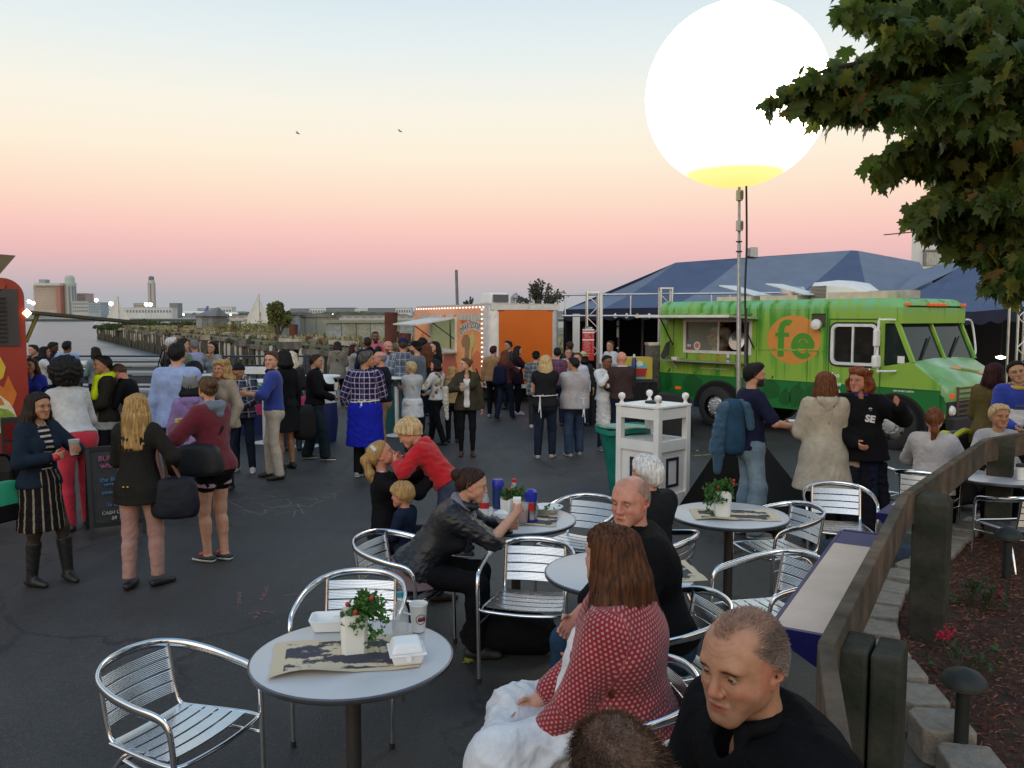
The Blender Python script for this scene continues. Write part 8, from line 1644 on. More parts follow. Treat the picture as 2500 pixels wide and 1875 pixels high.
def strap(mat,side=1,name='bag_strap',rr=.014,z1=.02,drop=.02):
 def go(I):
  P,u,f,r,w=I['P'],I['u'],I['f'],I['r'],I['W'];S_=P+u*.49+r*.10*side;E=P+u*z1-r*(.165+drop)*w*side
  I['garment'](name,[cone(S_-f*.0,P+u*.3+f*.14*w+r*.0,rr,ks=.004),cone(P+u*.3+f*.14*w,E,rr,ks=.004),cone(S_,P+u*.3-f*.13*w,rr,ks=.004),cone(P+u*.3-f*.13*w,E,rr,ks=.004)],mat,amp=0,hv=min(I['h'],.010))
 return go
def scarf(mat,big=1.0,tail=0):
 def go(I):
  N,u,f,r=I['N'],I['u'],I['f'],I['r'];pts=[N-u*.01+r*.085*math.sin(a)+f*(.085*math.cos(a)+.01)+u*(.02*-math.cos(a))for a in np.linspace(-math.pi,math.pi,14)]
  prs=[cone(a,b,.036*big,ks=.02)for a,b in zip(pts[:-1],pts[1:])]
  if tail:prs+=[cone(N+f*.10+r*.05*q-u*.03,N+f*.14+r*.055*q-u*tail,.038*big,.042*big,1.3,f,.02)for q in(1,-1)]+[cone(N+f*.12-u*tail*.9-r*.04,N+f*.12-u*tail*.9+r*.04,.045*big,ks=.03)]
  I['garment']('scarf',prs,mat,amp=.008,fold_s=.6)
 return go
def hat(kind,mat,mat2=None):
 def go(I):
  hx=I['hx'];c=cone
  if kind=='cap':
   I['garment']('cap',[hx(c((0,-.02,.045),(0,.012,.048),.094,.09,ks=.02))],mat,[((I['hxf'](A_(0,0,.038)[None])[0]),-unit(I['HM']@A_(0,-.25,1)))],amp=0);I['garment']('cap_bill',[hx(c((-.035,.10,.052),(.035,.10,.052),.05,None,5,(0,.25,1),.01)),hx(c((-.025,.14,.046),(.025,.14,.046),.04,None,5,(0,.3,1),.01))],mat,amp=0,hv=min(.007,I['h']))
  elif kind=='beanie':
   I['garment']('beanie',[hx(c((0,-.022,.05),(0,.008,.055),.098,.092,ks=.03)),hx(c((0,-.03,.10),(0,-.03,.12),.05,.03,ks=.04))],mat,[((I['hxf'](A_(0,0,.03)[None])[0]),-unit(I['HM']@A_(0,-.35,1)))],amp=.003)
  elif kind=='eared':
   I['garment']('beanie',[hx(c((0,-.022,.045),(0,.008,.055),.104,.096,ks=.03)),hx(c((-.06,-.02,.12),(-.085,-.02,.165),.03,.01,ks=.02)),hx(c((.06,-.02,.12),(.085,-.02,.165),.03,.01,ks=.02)),hx(c((0,-.03,.0),(0,-.03,-.04),.09,.085))],mat,[((I['hxf'](A_(0,0,-.02)[None])[0]),-unit(I['HM']@A_(0,-.5,1)))],amp=.004)
  elif kind=='straw':
   I['garment']('hat_crown',[hx(c((0,-.02,.06),(0,.0,.085),.095,.085))],mat,[((I['hxf'](A_(0,0,.05)[None])[0]),-unit(I['HM']@A_(0,0,1)))],amp=0);I['garment']('hat_brim',[hx(c((0,-.01,.055),(0,.005,.055),.15,.15,9,(0,0,1)))],mat,amp=.002,hv=min(.007,I['h']))
 return go
def glasses(I):
 hx=I['hx'];c=cone;prs=[]
 for s_ in(-1,1):
  pts=[(s_*.033+.023*math.cos(a),.100-.004*abs(math.cos(a)),.004+.016*math.sin(a))for a in np.linspace(0,6.283,11)];prs+=[c(a,b,.0024,ks=.001)for a,b in zip(pts[:-1],pts[1:])];prs.append(c((s_*.057,.09,.008),(s_*.082,-.01,.012),.0022,ks=.001))
 prs.append(c((-.011,.1,.006),(.011,.1,.006),.0022,ks=.001));I['garment']('glasses',[hx(p)for p in prs],M('glassframe',(.02,.02,.02),.4),amp=0,hv=.004)
def wpos(I,p):return I['w']@Vector([float(v)*I['s']for v in p])
def held_cup(sd,lb,col=(.7,.7,.68),hgt=.115,rad=.037,drink=None,lid=False,cat='cup',name='paper_cup',alpha=1,lift=.0):
 def go(I):
  c,d,n,t=I['palm'][sd];p=wpos(I,c);o=T(name,lb,cat,None,(p.x,p.y,p.z-.045+lift));k=I['s']
  MB().lathe([(rad*.76,0),(rad,hgt),(rad*1.06,hgt+.003),(rad*.95,hgt)],16).build('cup',M('cup_%.2f_%.2f'%(col[0],alpha),col,.4 if alpha==1 else .1,var=0,alpha=alpha),o,40)
  if drink:MB().lathe([(rad*.72,.004),(rad*.9,hgt*.8),(.004,hgt*.8)],14).build('drink',M('drink_%.2f'%drink[0],drink,.3),o,40)
  if lid:MB().lathe([(rad*1.08,hgt),(rad*1.1,hgt+.012),(rad*.8,hgt+.02),(.004,hgt+.02)],16).build('lid',white,o,40)
 return go
def held_box(sd,lb,dims,mat,cat='food tray',name='food_tray',rz=0,dz=0):
 def go(I):
  c,d,n,t=I['palm'][sd];p=wpos(I,c);o=MB().box((0,0,0),dims,taper=1.12).build(name,mat,None,bevel=.006,loc=(p.x,p.y,p.z+dz),rot=(0,0,R(I['face']+rz)));tag(o,lb,cat)
 return go
def bag_at(I,off,dims,mat,lb,name='shoulder_bag',cat='bag',straps=None,taper=.8,rz=0,smat=None,flap=None):
 p=wpos(I,off);t=T(name,lb,cat,None,tuple(p),R(I['face']+rz));nu,nv=28,16;V=[];pw=lambda v,e:math.copysign(abs(v)**e,v)
 for a in range(nv+1):
  ph=-math.pi/2+math.pi*a/nv
  for b in range(nu):
   th=2*math.pi*b/nu;k=pw(math.cos(ph),.45);z=pw(math.sin(ph),.5);f_=1+(taper-1)*(z*.5+.5);V.append((dims[0]/2*k*pw(math.cos(th),.5)*f_,dims[1]/2*k*pw(math.sin(th),.6)*(1.15-.35*(z*.5+.5)),dims[2]/2*z-.03*dims[0]*(1-z)*0))
 V=np.array(V);Q=np.array([(a*nu+b,a*nu+(b+1)%nu,(a+1)*nu+(b+1)%nu,(a+1)*nu+b)for a in range(nv)for b in range(nu)]);V=folds(V,Q,.006,int(dims[0]*1000));link('body',np_mesh('body',[(V,Q)]),mat,t)
 for st in(straps or[]):
  a=[Vector(st_)for st_ in st];MB().tube(smooth_path(a,5),.011,6).build('strap',smat or mat,t,50)
 if flap:MB().box((0,-dims[1]*.52,dims[2]*.12),(dims[0]*.5,.012,dims[2]*.3)).build('flap',flap,t,bevel=.005)
 return t
 # ====== CAST
c_=cloth
BK=c_('black',(.008,.008,.010));BK2=c_('black2',(.014,.014,.016));NV=c_('navy',(.012,.018,.040));JN=c_('jean',(.022,.036,.068),'denim',(.035,.058,.105));DJ=c_('darkjean',(.010,.015,.028),'denim',(.016,.024,.042));LJ=c_('lightjean',(.10,.16,.22),'denim',(.20,.28,.34));CH=c_('charcoal',(.03,.03,.032))
WH=c_('white',(.56,.56,.56));LB=c_('lightblue',(.20,.28,.46));GY=c_('grey',(.20,.21,.22));KH=c_('khaki',(.40,.35,.29));TN=c_('tan',(.27,.15,.065));APW=c_('apronwhite',(.60,.61,.63));LEA=c_('leather',(.010,.011,.014),rough=.42,sheen=0,spec=.4,bump=.06);WSH=((.45,.45,.44),.6);DSH=((.015,.014,.014),None);GSH=((.25,.26,.25),.55)
def ft(a=.10,b=-.10,ya=0,yb=.02,ta=8,tb=-8):return((a,ya,ta),(b,yb,tb))
STR=ft(.11,-.12,.06,-.06,10,-10);WALK=((.07,.22,4),(-.08,-.22,-4))
I=person('laughing dark haired woman in navy jacket, striped skirt and tall black boots',108,1424,948,-112,fem=True,skin='tan',hair=('wavy','dark',.34),inner=dict(mat=c_('stripetop',(.012,.012,.014),'hstripe',(.4,.38,.36),size=.045),pat=True,hem=-.02),top=dict(mat=c_('navyjk',(.012,.020,.036)),neck='open',name='jacket',gap=.06,hem=-.05,i=.024,sleeve=1.85),legs=dict(kind='skirt',mat=c_('skirt',(.012,.010,.010),'vstripe',(.24,.20,.16),size=.062),pat=True,hem=.50,r=.21,bare=True,tights=(.035,.022,.016)),shoes=((.010,.010,.010),None,.78),rh=(.06,.24,-.10),lh=(-.12,.34,-.05),rc=1.1,lc=.7,smile=1.2,hp=3,feet=ft(.10,-.15,-.02,.12,-5,15),extra=[held_cup(-1,'plastic cup of dark amber beer held by the laughing woman',(.6,.6,.6),.12,.042,(.10,.02,.01),alpha=.45,name='beer_cup')])
I['garment']('wristband',[cone(I['J'][1][2]-A_(.02,.0,.0),I['J'][1][2]+A_(-.02,.02,0),.036)],M('redband2',(.5,.03,.05),.5),amp=0,hv=.01)
gb_=M('greenbag2',(.02,.30,.17),.5,var=.1);t=bag_at(I,A_(.26,-.12,.80),(.42,.13,.30),gb_,'green and black tote bag hanging from the laughing woman elbow','tote_bag',straps=[((-.1,0,.12),(-.06,0,.34),(.08,0,.34),(.1,0,.12))],smat=BK)
MB().box((0,0,-.10),(.33,.15,.14),taper=1.1).build('black_base',BK,t,bevel=.02)
I=person('woman with large black afro in white blouse and red trousers leaning forward',196,1290,868,48,fem=True,w=1.12,skin='brown',hair=('afro','black'),top=dict(mat=c_('whiteblouse',(.44,.44,.43)),hem=.0,sleeve=1.3,i=.02,collar='shirt'),legs=dict(mat=c_('redtrouser',(.42,.02,.04)),flare=.018),shoes=DSH,lean=26,hp=-8,lh='front',rh='belly',feet=STR)
person('person with neon yellow scarf over dark jacket and grey shirt',268,1190,862,125,skin='tan',hair=('short','black'),inner=dict(mat=c_('greyshirt',(.24,.25,.25)),hem=-.16),top=dict(mat=c_('darkbrownjk',(.02,.017,.014)),neck='open',name='jacket',gap=.09,i=.026,hem=-.06),legs=dict(mat=BK),rh='cup',lh='belly',extra=[scarf(c_('neon',(.50,.66,.015),sheen=0),1.25,.26),held_cup(1,'small pale snack cup held by the person with the neon scarf',(.5,.42,.36),.09,.035)])
I=person('man in black shirt bending his head down beside the neon scarf',338,1185,873,95,skin='pink',hair=('crop','brown'),top=dict(mat=BK,collar='shirt',sleeve=1.2),legs=dict(mat=BK2),lean=13,hp=38,rh='cup',lh=(-.02,.33,-.18))
I['garment']('wristwatch',[cone(I['J'][-1][2]+A_(-.01,-.03,0),I['J'][-1][2]+A_(.01,-.03,0),.036)],WH,amp=0,hv=.011)
person('woman in royal blue V-neck sweater half hidden by the red truck',88,1140,868,-155,fem=True,hair=('long','brown',.22),top=dict(mat=c_('royalsweat',(.012,.03,.30)),neck='v'),legs=dict(mat=DJ),rh='belly',lh='belly',smile=.8,hy=-20)
t=T('tote_bag','yellow and brown patterned bag between the blue sweater woman and the afro woman','bag',None,(*G(122,1180)[:2],.95),.3);MB().box((0,0,.05),(.28,.12,.34),taper=.6).build('body',c_('pattyellow',(.40,.32,.05),'floral',(.04,.03,.02),(.5,.45,.2),size=.05),t,bevel=.02);MB().tube(smooth_path([(-.06,0,.2),(-.03,0,.32),(.04,0,.32),(.06,0,.2)],4),.012,6).build('strap',BK,t)
I=person('woman from behind with long blond hair, dark jacket and pink trousers',348,1432,952,4,fem=True,hair=('long','blond',.36,'x',(.52,.33,.12)),top=dict(mat=c_('darkolive',(.017,.016,.014)),hem=-.17,i=.026,name='jacket',collar='full',flare=.25),legs=dict(mat=c_('pinkp',(.33,.185,.155)),hem=.10,flare=.012,amp=.0035),shoes=((.012,.012,.012),None,0,1),feet=ft(.13,-.09,.02,-.06,40,2),rh=(.24,.16,-.25),lh='belly')
I['garment']('jacket_button',[cone(I['P']+A_(-.06,-.19,.0),I['P']+A_(-.06,-.19,.0),.012),cone(I['P']+A_(-.02,-.195,.0),I['P']+A_(-.02,-.195,.0),.012)],M('brass',(.5,.36,.08),.3,1),amp=0,hv=.006)
bag_at(I,A_(.31,.0,.80),(.40,.17,.34),c_('navybag',(.010,.012,.020),rough=.6),'large dark navy shoulder bag on the blond woman in pink trousers',straps=[((-.08,-.02,.12),(-.12,-.03,.35),(-.1,.02,.42),(-.06,.06,.12)),((.06,-.02,.12),(-.05,-.03,.36),(-.06,.02,.42),(.04,.06,.12))],smat=c_('brownstrap',(.12,.05,.03)),rz=10)
I=person('girl in maroon hoodie, running shorts and coral laced trainers eating a snack',530,1370,908,66,fem=True,hair=('bun','brown',0,'g',(.14,.085,.045)),top=dict(mat=c_('maroonh',(.12,.010,.022)),hem=-.08,i=.036,hood=True,hmat=c_('hoodblue',(.12,.15,.20)),flare=.1),legs=dict(kind='shorts',mat=c_('shorts',(.010,.010,.012)),i=.022,len=.42,bare=True),shoes=((.02,.03,.032),.55,0,1),lh=(-.12,.31,-.04),rh='belly',lc=.9,hy=-25,lean=4,feet=ft(.07,-.05,-.03,.06,-2,-2),extra=[strap(c_('blackstrap',(.02,.014,.014)),1)])
for sd in(1,-1):
 a2=I['LG'][sd][2];fd=A_(0,1,0);I['garment']('laces',[cone(a2*A_(1,1,0)+A_(0,.05,.075),a2*A_(1,1,0)+A_(0,.09,.058),.020),cone(a2*A_(1,1,0)+A_(0,-.05,.06),a2*A_(1,1,0)+A_(0,-.05,.04),.012)],M('coral',(.55,.06,.06),.5),amp=.002,hv=.008)
for sd in(1,-1):h0,k0=I['LG'][sd][0],I['LG'][sd][1];t_=unit(k0-h0);q0,q1=h0+(k0-h0)*.33,h0+(k0-h0)*.47;I['garment']('shorts_trim',[cone(q0,q1,.098,.096)],c_('pinktrim',(.42,.28,.36)),[(q1,t_),(q0,-t_)],amp=.001)
bag_at(I,A_(-.25,-.06,.99),(.46,.17,.28),c_('blackbag',(.015,.018,.020),rough=.5),'black shoulder bag on the back of the girl in the maroon hoodie',rz=-72)
held_box(-1,'small golden snack in the raised hand of the maroon hoodie girl',(.06,.04,.05),M('snack',(.5,.35,.10),.6),'snack','snack',0,.05)(I)
o=MB().box((0,0,0),(.16,.10,.035),taper=1.15).build('food_tray',M('pinktray',(.55,.40,.42),.6),None,loc=tuple(wpos(I,I['palm'][-1][0]+A_(.02,.04,-.13))),rot=(0,0,1.2));tag(o,'flat pinkish food tray held low by the maroon hoodie girl','food tray')
person('person in lilac hoodie and grey cat eared beanie seen from behind',474,1252,916,18,fem=True,hair=('bob','black',.10),top=dict(mat=c_('lilac',(.20,.125,.30)),hem=-.08,i=.034,hood=True,flare=.1),legs=dict(mat=JN),shoes=GSH,lh='hang',rh='belly',extra=[hat('eared',c_('greybeanie',(.14,.14,.14),'knit',(.2,.2,.2))),strap(BK,-1)])
person('tall man in pale blue shirt seen from behind in the left crowd',442,1228,831,8,w=1.08,hair=('short','black'),top=dict(mat=c_('paleblue',(.26,.34,.56)),collar='shirt',hem=-.10,i=.026,flare=.1),legs=dict(mat=JN),shoes=GSH,rh='belly',lh='hang')
person('black haired boy facing us behind the grey beanie',487,1210,876,172,skin='asian',hair=('mop','black'),top=dict(mat=GY),legs=dict(mat=DJ),hp=12,rh='belly',lh='belly',lids=.6)
person('smiling woman with curly blond hair and beige cardigan',552,1195,872,150,fem=True,skin='pink',hair=('curly','blond',.15),top=dict(mat=c_('beigecard',(.30,.24,.18),'knit',(.24,.18,.13)),pat=True,hem=-.10,i=.03),legs=dict(mat=DJ),lh='pocket',rh='belly',smile=1.2,hy=10)
person('man in dark plaid flannel looking down at his hands',597,1152,874,176,skin='tan',hair=('short','black'),top=dict(mat=c_('flannel',(.010,.012,.022),'plaid',(.42,.42,.46),(.06,.07,.11),size=.11),pat=True,collar='shirt',hem=-.09,i=.024),legs=dict(mat=DJ),shoes=WSH,hp=38,hy=-15,rh='belly',lh='belly',feet=ft(.13,-.13,0,0,20,-20))
FAR=dict(vox=.02)
def far(label,px,yt,d,face,ht=1.72,**kw):p=D(px,800,d);return person(label,pos=(p.x,d),s=D(px,yt,d).z/1.755 if ht is None else ht/1.755,face=face,vox=.018,**kw)
far('man in light blue shirt seen from behind looking at the water',160,829,17.2,0,None,w=1.12,hair=('short','black'),skin='brown',top=dict(mat=c_('skyshirt',(.22,.32,.55)),i=.024),legs=dict(mat=NV),rh='belly',lh='belly')
far('dark skinned person in profile at the rail by the water',121,830,17.6,-80,None,hair=('short','black'),skin='dark',top=dict(mat=NV),legs=dict(mat=NV),hp=15,rh='front',lh='belly')
far('woman with straight black hair and white collar left of the dark profile',103,842,16.6,-60,None,fem=True,hair=('bob','black',.15),skin='tan',top=dict(mat=WH),legs=dict(mat=NV),rh='chin',lh='belly')
far('dark clad person partly hidden right behind the red truck corner',82,838,17.4,150,None,hair=('short','dark'),top=dict(mat=BK),legs=dict(mat=BK),rh='belly',lh='belly')
far('woman with long dark hair facing left alone by the water',232,843,17.0,60,None,fem=True,hair=('long','dark',.26),top=dict(mat=c_('tealgrey',(.16,.22,.22))),legs=dict(mat=NV),rh='belly',lh='belly')
I=far('grey haired person in black leather with orange bag, arms raised',414,819,16.2,-40,None,hair=('short','white'),skin='pink',top=dict(mat=LEA,i=.03,hem=-.05),legs=dict(mat=BK),rh=(.25,.2,.1),lh=(-.25,.22,.12),hy=-20)
bag_at(I,A_(-.02,-.22,.98),(.42,.14,.30),M('orangebag',(.55,.10,.02),.5),'bright orange handbag on the grey haired person in leather','handbag',straps=[((-.1,0,.1),(-.05,.1,.5),(.05,.1,.5),(.1,0,.1))],smat=BK)
far('person in grey green t-shirt seen from behind by the pier',441,822,16.0,-25,None,hair=('short','dark'),top=dict(mat=c_('greygreen',(.14,.17,.13)),sleeve=.8),legs=dict(mat=NV),rh='belly',lh='belly',hy=-30)
far('man in pale lavender shirt by the high table',474,825,16.6,75,None,w=1.1,hair=('crop','grey'),skin='pink',top=dict(mat=c_('lavshirt',(.30,.32,.50)),i=.026),legs=dict(mat=NV),rh='belly',lh='front',hy=-40)
far('woman with long black hair and grey top raising one hand',517,829,16.8,165,None,fem=True,hair=('long','black',.30),skin='asian',top=dict(mat=c_('bluegrey',(.20,.24,.26)),neck='scoop'),legs=dict(mat=NV),rh='chin',lh='belly',hdir=.2)
I=person('young man in royal blue shirt and khaki trousers looking at us',672,1168,852,108,hair=('short','brown'),skin='fair',top=dict(mat=c_('royalshirt',(.018,.035,.22)),collar='shirt',cmat=NV,hem=.0,sleeve=1.25,i=.022),legs=dict(mat=KH,belt=1,flare=.026,fl0=.012,amp=.0035),shoes=DSH,rh='cup',lh=(-.10,.33,-.10),hy=58,feet=ft(.12,-.12,.05,-.05),extra=[held_cup(-1,'white cup held with both hands by the man in royal blue',(.5,.48,.46))])
I['garment']('wristwatch',[cone(I['J'][-1][2]+A_(-.01,-.04,0),I['J'][-1][2]+A_(.01,-.04,0),.036)],steel,amp=0,hv=.011)
I=person('dark haired woman in black carrying a big black bag behind the royal blue shirt',702,1146,850,60,fem=True,hair=('bob','black',.10),skin='tan',top=dict(mat=BK,i=.022),legs=dict(kind='skirt',mat=BK2,hem=.56,r=.2,bare=True),shoes=DSH,rh='hang',lh='belly')
bag_at(I,A_(.30,-.06,.66),(.40,.20,.52),c_('blackpack',(.010,.010,.010),rough=.6),'big black bag hanging beside the khaki trousers','duffel_bag')
I=person('woman with platinum hair and pink strapped bag seen from behind',716,1100,853,10,fem=True,hair=('bob','plat',.16),top=dict(mat=CH,hem=-.12,i=.026),legs=dict(mat=JN),rh='belly',lh='belly',extra=[strap(c_('pinkstrap',(.42,.02,.10)),-1,rr=.018)])
bag_at(I,A_(.20,-.10,.82),(.22,.10,.26),M('pinkbag',(.45,.02,.12),.5),'hot pink shoulder bag of the platinum haired woman','handbag')
person('man in black jacket and wide dark jeans in profile holding a cup',772,1122,860,-84,hair=('crop','dark'),skin='tan',w=1.1,top=dict(mat=BK,i=.030,hem=-.03,collar='full',cr=.02),legs=dict(mat=c_('slatejean',(.012,.022,.028),'denim',(.02,.035,.045)),flare=.045,fl0=.022),shoes=((.02,.02,.02),.6),rh='belly',lh='cup',feet=((.10,.16,6),(-.10,-.16,-6)),extra=[held_cup(-1,'white cup held by the man in the black jacket')])
person('woman in grey hooded parka with long dark hair seen from behind',826,992,830,3,fem=True,hair=('long','dark',.26),top=dict(mat=c_('parka',(.17,.155,.125)),hem=-.20,i=.045,hood=True,flare=.3),legs=dict(mat=DJ),rh='belly',lh='belly',extra=[strap(BK,-1,rr=.02)],feet=WALK)
person('brown haired woman in pale jacket raising her phone',862,985,838,-60,fem=True,hair=('long','maroon',.2),top=dict(mat=c_('paleparka',(.32,.31,.29)),i=.03),legs=dict(mat=DJ),rh='phone',lh='phone',extra=[held_box(1,'white phone held up by the brown haired woman',(.075,.012,.14),white,'phone','phone',0,.04)])
person('man in purple checked shirt with blue apron tied on behind',894,1164,851,-6,w=1.22,hair=('short','dark',0,'gr',(.12,.12,.12)),skin='tan',top=dict(mat=c_('purplecheck',(.022,.012,.055),'check',(.45,.44,.55),size=.075),pat=True,hem=-.05,collar='shirt',i=.024,sleeve=1.75),legs=dict(mat=BK,flare=.025),shoes=GSH,hy=-52,rh='belly',lh='pocket',extra=[apron(c_('blueapron',(.010,.016,.30),sheen=0),.085,.44,False,.6,True,False,off=.035),waist_string(WH,.11,.12,.0)],feet=ft(.1,-.1,.02,.0,30,20))
person('balding man in navy sweater holding a napkin to his mouth',934,1112,853,92,w=1.2,fat=.4,skin='pink',hair=('thin','grey'),top=dict(mat=c_('navysweat',(.010,.012,.022)),i=.026),legs=dict(mat=c_('tanpants',(.28,.16,.08))),rh='mouth',lh='hang',shoes=((.3,.27,.2),.5),extra=[held_box(1,'white napkin at the mouth of the balding man',(.05,.04,.06),white,'napkin','napkin',0,.02)])
person('dark haired person hidden behind the balding man',926,1010,842,20,hair=('short','black'),top=dict(mat=NV),legs=dict(mat=NV))
person('person in black cap hidden behind the checked shirt',905,1020,844,0,hair=('short','black'),top=dict(mat=NV),legs=dict(mat=NV),extra=[hat('cap',BK)])
I=far('tall bearded man in coral shirt standing farthest by the pier',916,806,20.5,-165,None,skin='brown',w=1.15,hair=('crop','black'),beard=((.01,.008,.008),.9),top=dict(mat=c_('coralshirt',(.40,.09,.11)),sleeve=.8,collar='shirt'),legs=dict(mat=NV))
far('person with dark brown head seen from behind before the coral shirt',897,820,18.5,10,None,hair=('short','dark'),skin='brown',top=dict(mat=NV),legs=dict(mat=NV))
far('bald bearded man in pale blue shirt rubbing his face',945,828,16.5,-140,None,skin='pink',hair=('bald','brown'),beard=((.10,.05,.03),.8),top=dict(mat=c_('lavshirt',(.30,.32,.50)),sleeve=1.0,i=.024),legs=dict(mat=c_('greypants',(.14,.15,.16))),lh='mouth',rh='belly')
far('man in grey plaid shirt and blue cap with white apron seen from behind',984,821,15.6,5,None,hair=('short','brown'),skin='pink',top=dict(mat=c_('bluegreyplaid',(.12,.15,.19),'plaid',(.38,.40,.42),(.05,.06,.10),size=.13),pat=True,i=.03,hem=-.06),legs=dict(mat=LJ),extra=[hat('cap',c_('navycap',(.012,.02,.06))),waist_string(WH,.06,.45,.06,.02)])
far('bearded man in grey sweater and black cap near the trailer window',1018,829,15.2,72,None,hair=('short','dark'),beard=((.03,.018,.01),.9),top=dict(mat=c_('greysweat',(.09,.10,.125)),i=.026),inner=dict(mat=WH,high=.012),legs=dict(mat=DJ),extra=[hat('cap',BK)])
far('woman with long red brown hair facing the trailer counter',1041,836,15.8,0,None,fem=True,hair=('long','auburn',.34),top=dict(mat=c_('brownblk',(.02,.016,.014))),legs=dict(mat=NV))
far('woman in black with black hair leaning at the trailer counter',1064,829,17.0,105,None,fem=True,hair=('long','black',.34),top=dict(mat=BK),legs=dict(mat=BK),hy=20)
far('person with high dark hair at the far end of the trailer window',1031,822,19.0,10,None,hair=('fluffy','black'),top=dict(mat=BK),legs=dict(mat=BK))
far('small auburn haired person at the trailer window',1049,833,18.6,40,None,fem=True,hair=('bob','auburn',.1),top=dict(mat=GY),legs=dict(mat=BK))
I=person('woman with short blond hair, pale jacket and white apron seen from behind',1008,1102,878,14,fem=True,hair=('pixie','lblond',0,'d',(.5,.38,.2)),top=dict(mat=c_('paleblazer',(.40,.41,.42)),hem=-.06,i=.024),legs=dict(mat=BK,i=.012),rh='elbow',lh='elbow',hy=40,extra=[strap(BK2,-1,rr=.008),apron(APW,.09,.66,False,.6,True,False,off=.03),waist_string(WH,.02,.45,.06)])
person('black haired woman in floral blouse walking left',1068,1084,874,58,fem=True,skin='pink',hair=('bob','black',.06),top=dict(mat=c_('floral',(.50,.49,.48),'floral',(.10,.05,.09),(.30,.22,.08),size=.075),i=.026),legs=dict(mat=BK,flare=.02),feet=WALK,rh='belly',lh='cup',hy=30,smile=.8)
I=person('woman in olive jacket and skinny black trousers turning her head left',1140,1113,868,-176,fem=True,hair=('bun','brown',0,'r',(.16,.08,.035)),inner=dict(mat=WH,hem=-.08,neck='scoop'),top=dict(mat=c_('olivejk',(.042,.036,.024)),neck='open',gap=.05,hem=-.13,i=.030,name='jacket',collar='shirt'),legs=dict(mat=BK,i=.002,flare=.0,fl0=0),rh=(.14,.30,-.06),lh='hang',hy=-62,shoes=((.05,.02,.012),None),extra=[held_cup(1,'clear cup with iced drink held by the olive jacket woman',(.6,.6,.62),.12,.04,alpha=.4)])
t=T('cardigan','pale cardigan hanging over the olive jacket woman arm','cardigan',None,tuple(wpos(I,I['J'][1][1]+A_(.06,.06,-.10))));V,Q=sdf_mesh([cone((0,0,.1),(0,0,-.12),.05,.045),cone((0,0,-.1),(.02,0,-.36),.04,.03)],.012);link('cloth',np_mesh('cloth',[(folds(relax(V,Q,1),Q,.006,2),Q)]),c_('palecard',(.45,.43,.38)),t)
person('person with curly blond hair hidden behind the olive jacket shoulder',1106,1080,893,20,fem=True,hair=('curly','blond',.16),top=dict(mat=c_('tansweat',(.30,.20,.08))),legs=dict(mat=BK))
person('person in tan jacket with purple collar seen from behind',1204,1019,841,-18,hair=('short','maroon'),top=dict(mat=TN,collar='full',cmat=c_('purplecol',(.05,.02,.22)),hem=-.06,i=.034),legs=dict(mat=BK),shoes=GSH)
I=person('woman with red brown hair and navy backpack eating from a tray',1232,1026,852,-38,fem=True,hair=('long','auburn',.22),top=dict(mat=c_('wine',(.06,.02,.025)),i=.024),legs=dict(mat=DJ,flare=.025),shoes=((.04,.03,.025),.2),rh='front',lh='front',feet=WALK,extra=[held_box(1,'white food tray held by the woman with the navy backpack',(.18,.11,.04),white,rz=0)])
bag_at(I,A_(.0,-.19,1.12),(.34,.18,.40),c_('navypack',(.010,.012,.035)),'round navy backpack on the red brown haired woman','backpack','backpack')
person('dark haired man facing left above the group at the trailer end',1243,1000,829,140,skin='tan',hair=('short','black'),top=dict(mat=CH),legs=dict(mat=DJ),hy=-15)
person('woman with black hair in dark wine coat holding food',1262,1012,841,-78,fem=True,hair=('long','black',.28),top=dict(mat=c_('winecoat',(.018,.008,.014)),hem=-.16,i=.032),legs=dict(mat=BK),rh='front',lh='front',shoes=((.45,.4,.4),.6))
person('man in long grey plaid shirt and black cap seen from behind',1308,1045,854,-8,w=1.05,hair=('short','black'),top=dict(mat=c_('greyplaid',(.10,.115,.13),'plaid',(.32,.34,.35),(.03,.035,.05),size=.09),pat=True,hem=-.20,i=.036,flare=.1),legs=dict(mat=CH),shoes=WSH,rh='belly',lh='belly',extra=[hat('cap',BK)])
person('blond bobbed woman in black sleeveless top with white apron strings',1331,1118,862,-8,fem=True,w=1.25,hair=('bob','lblond',.17),top=dict(mat=BK2,sleeve=.28,hem=-.06,i=.022),inner=dict(mat=GY,hem=-.04,i=.014),legs=dict(mat=DJ),shoes=((.36,.28,.24),.4,0,1),rh='elbow',lh='belly',extra=[waist_string(WH,.12,.36,-.07)],feet=STR)
person('heavy man in pale grey shirt with apron tied behind and blue jeans',1402,1112,868,16,w=1.3,fat=.5,hair=('short','black'),skin='tan',top=dict(mat=c_('palegrey',(.32,.30,.32)),hem=-.10,i=.032,sleeve=.85,collar='shirt',flare=.1),legs=dict(mat=JN,flare=.03,fl0=.012),shoes=((.2,.2,.2),.5),hy=36,lh='elbow',rh='belly',extra=[waist_string(WH,.08,.42,.10)],feet=STR)
person('person in red and blue plaid shirt hidden behind the blond bob',1360,1040,845,0,hair=('short','black'),top=dict(mat=c_('redplaid',(.22,.03,.035),'plaid',(.10,.10,.2),(.03,.03,.08),size=.12),pat=True),legs=dict(mat=NV))
person('smiling woman in white facing us left of the menu board',1386,1030,845,165,fem=True,skin='pink',hair=('bun','dark'),top=dict(mat=c_('offwhite',(.42,.44,.44))),legs=dict(mat=NV),smile=1.4,hy=20)
person('person in knitted brown beanie behind the smiling woman',1391,1000,833,20,hair=('short','dark'),top=dict(mat=CH),legs=dict(mat=NV),extra=[hat('beanie',c_('brownknit',(.055,.028,.022),'knit',(.08,.04,.03)))])
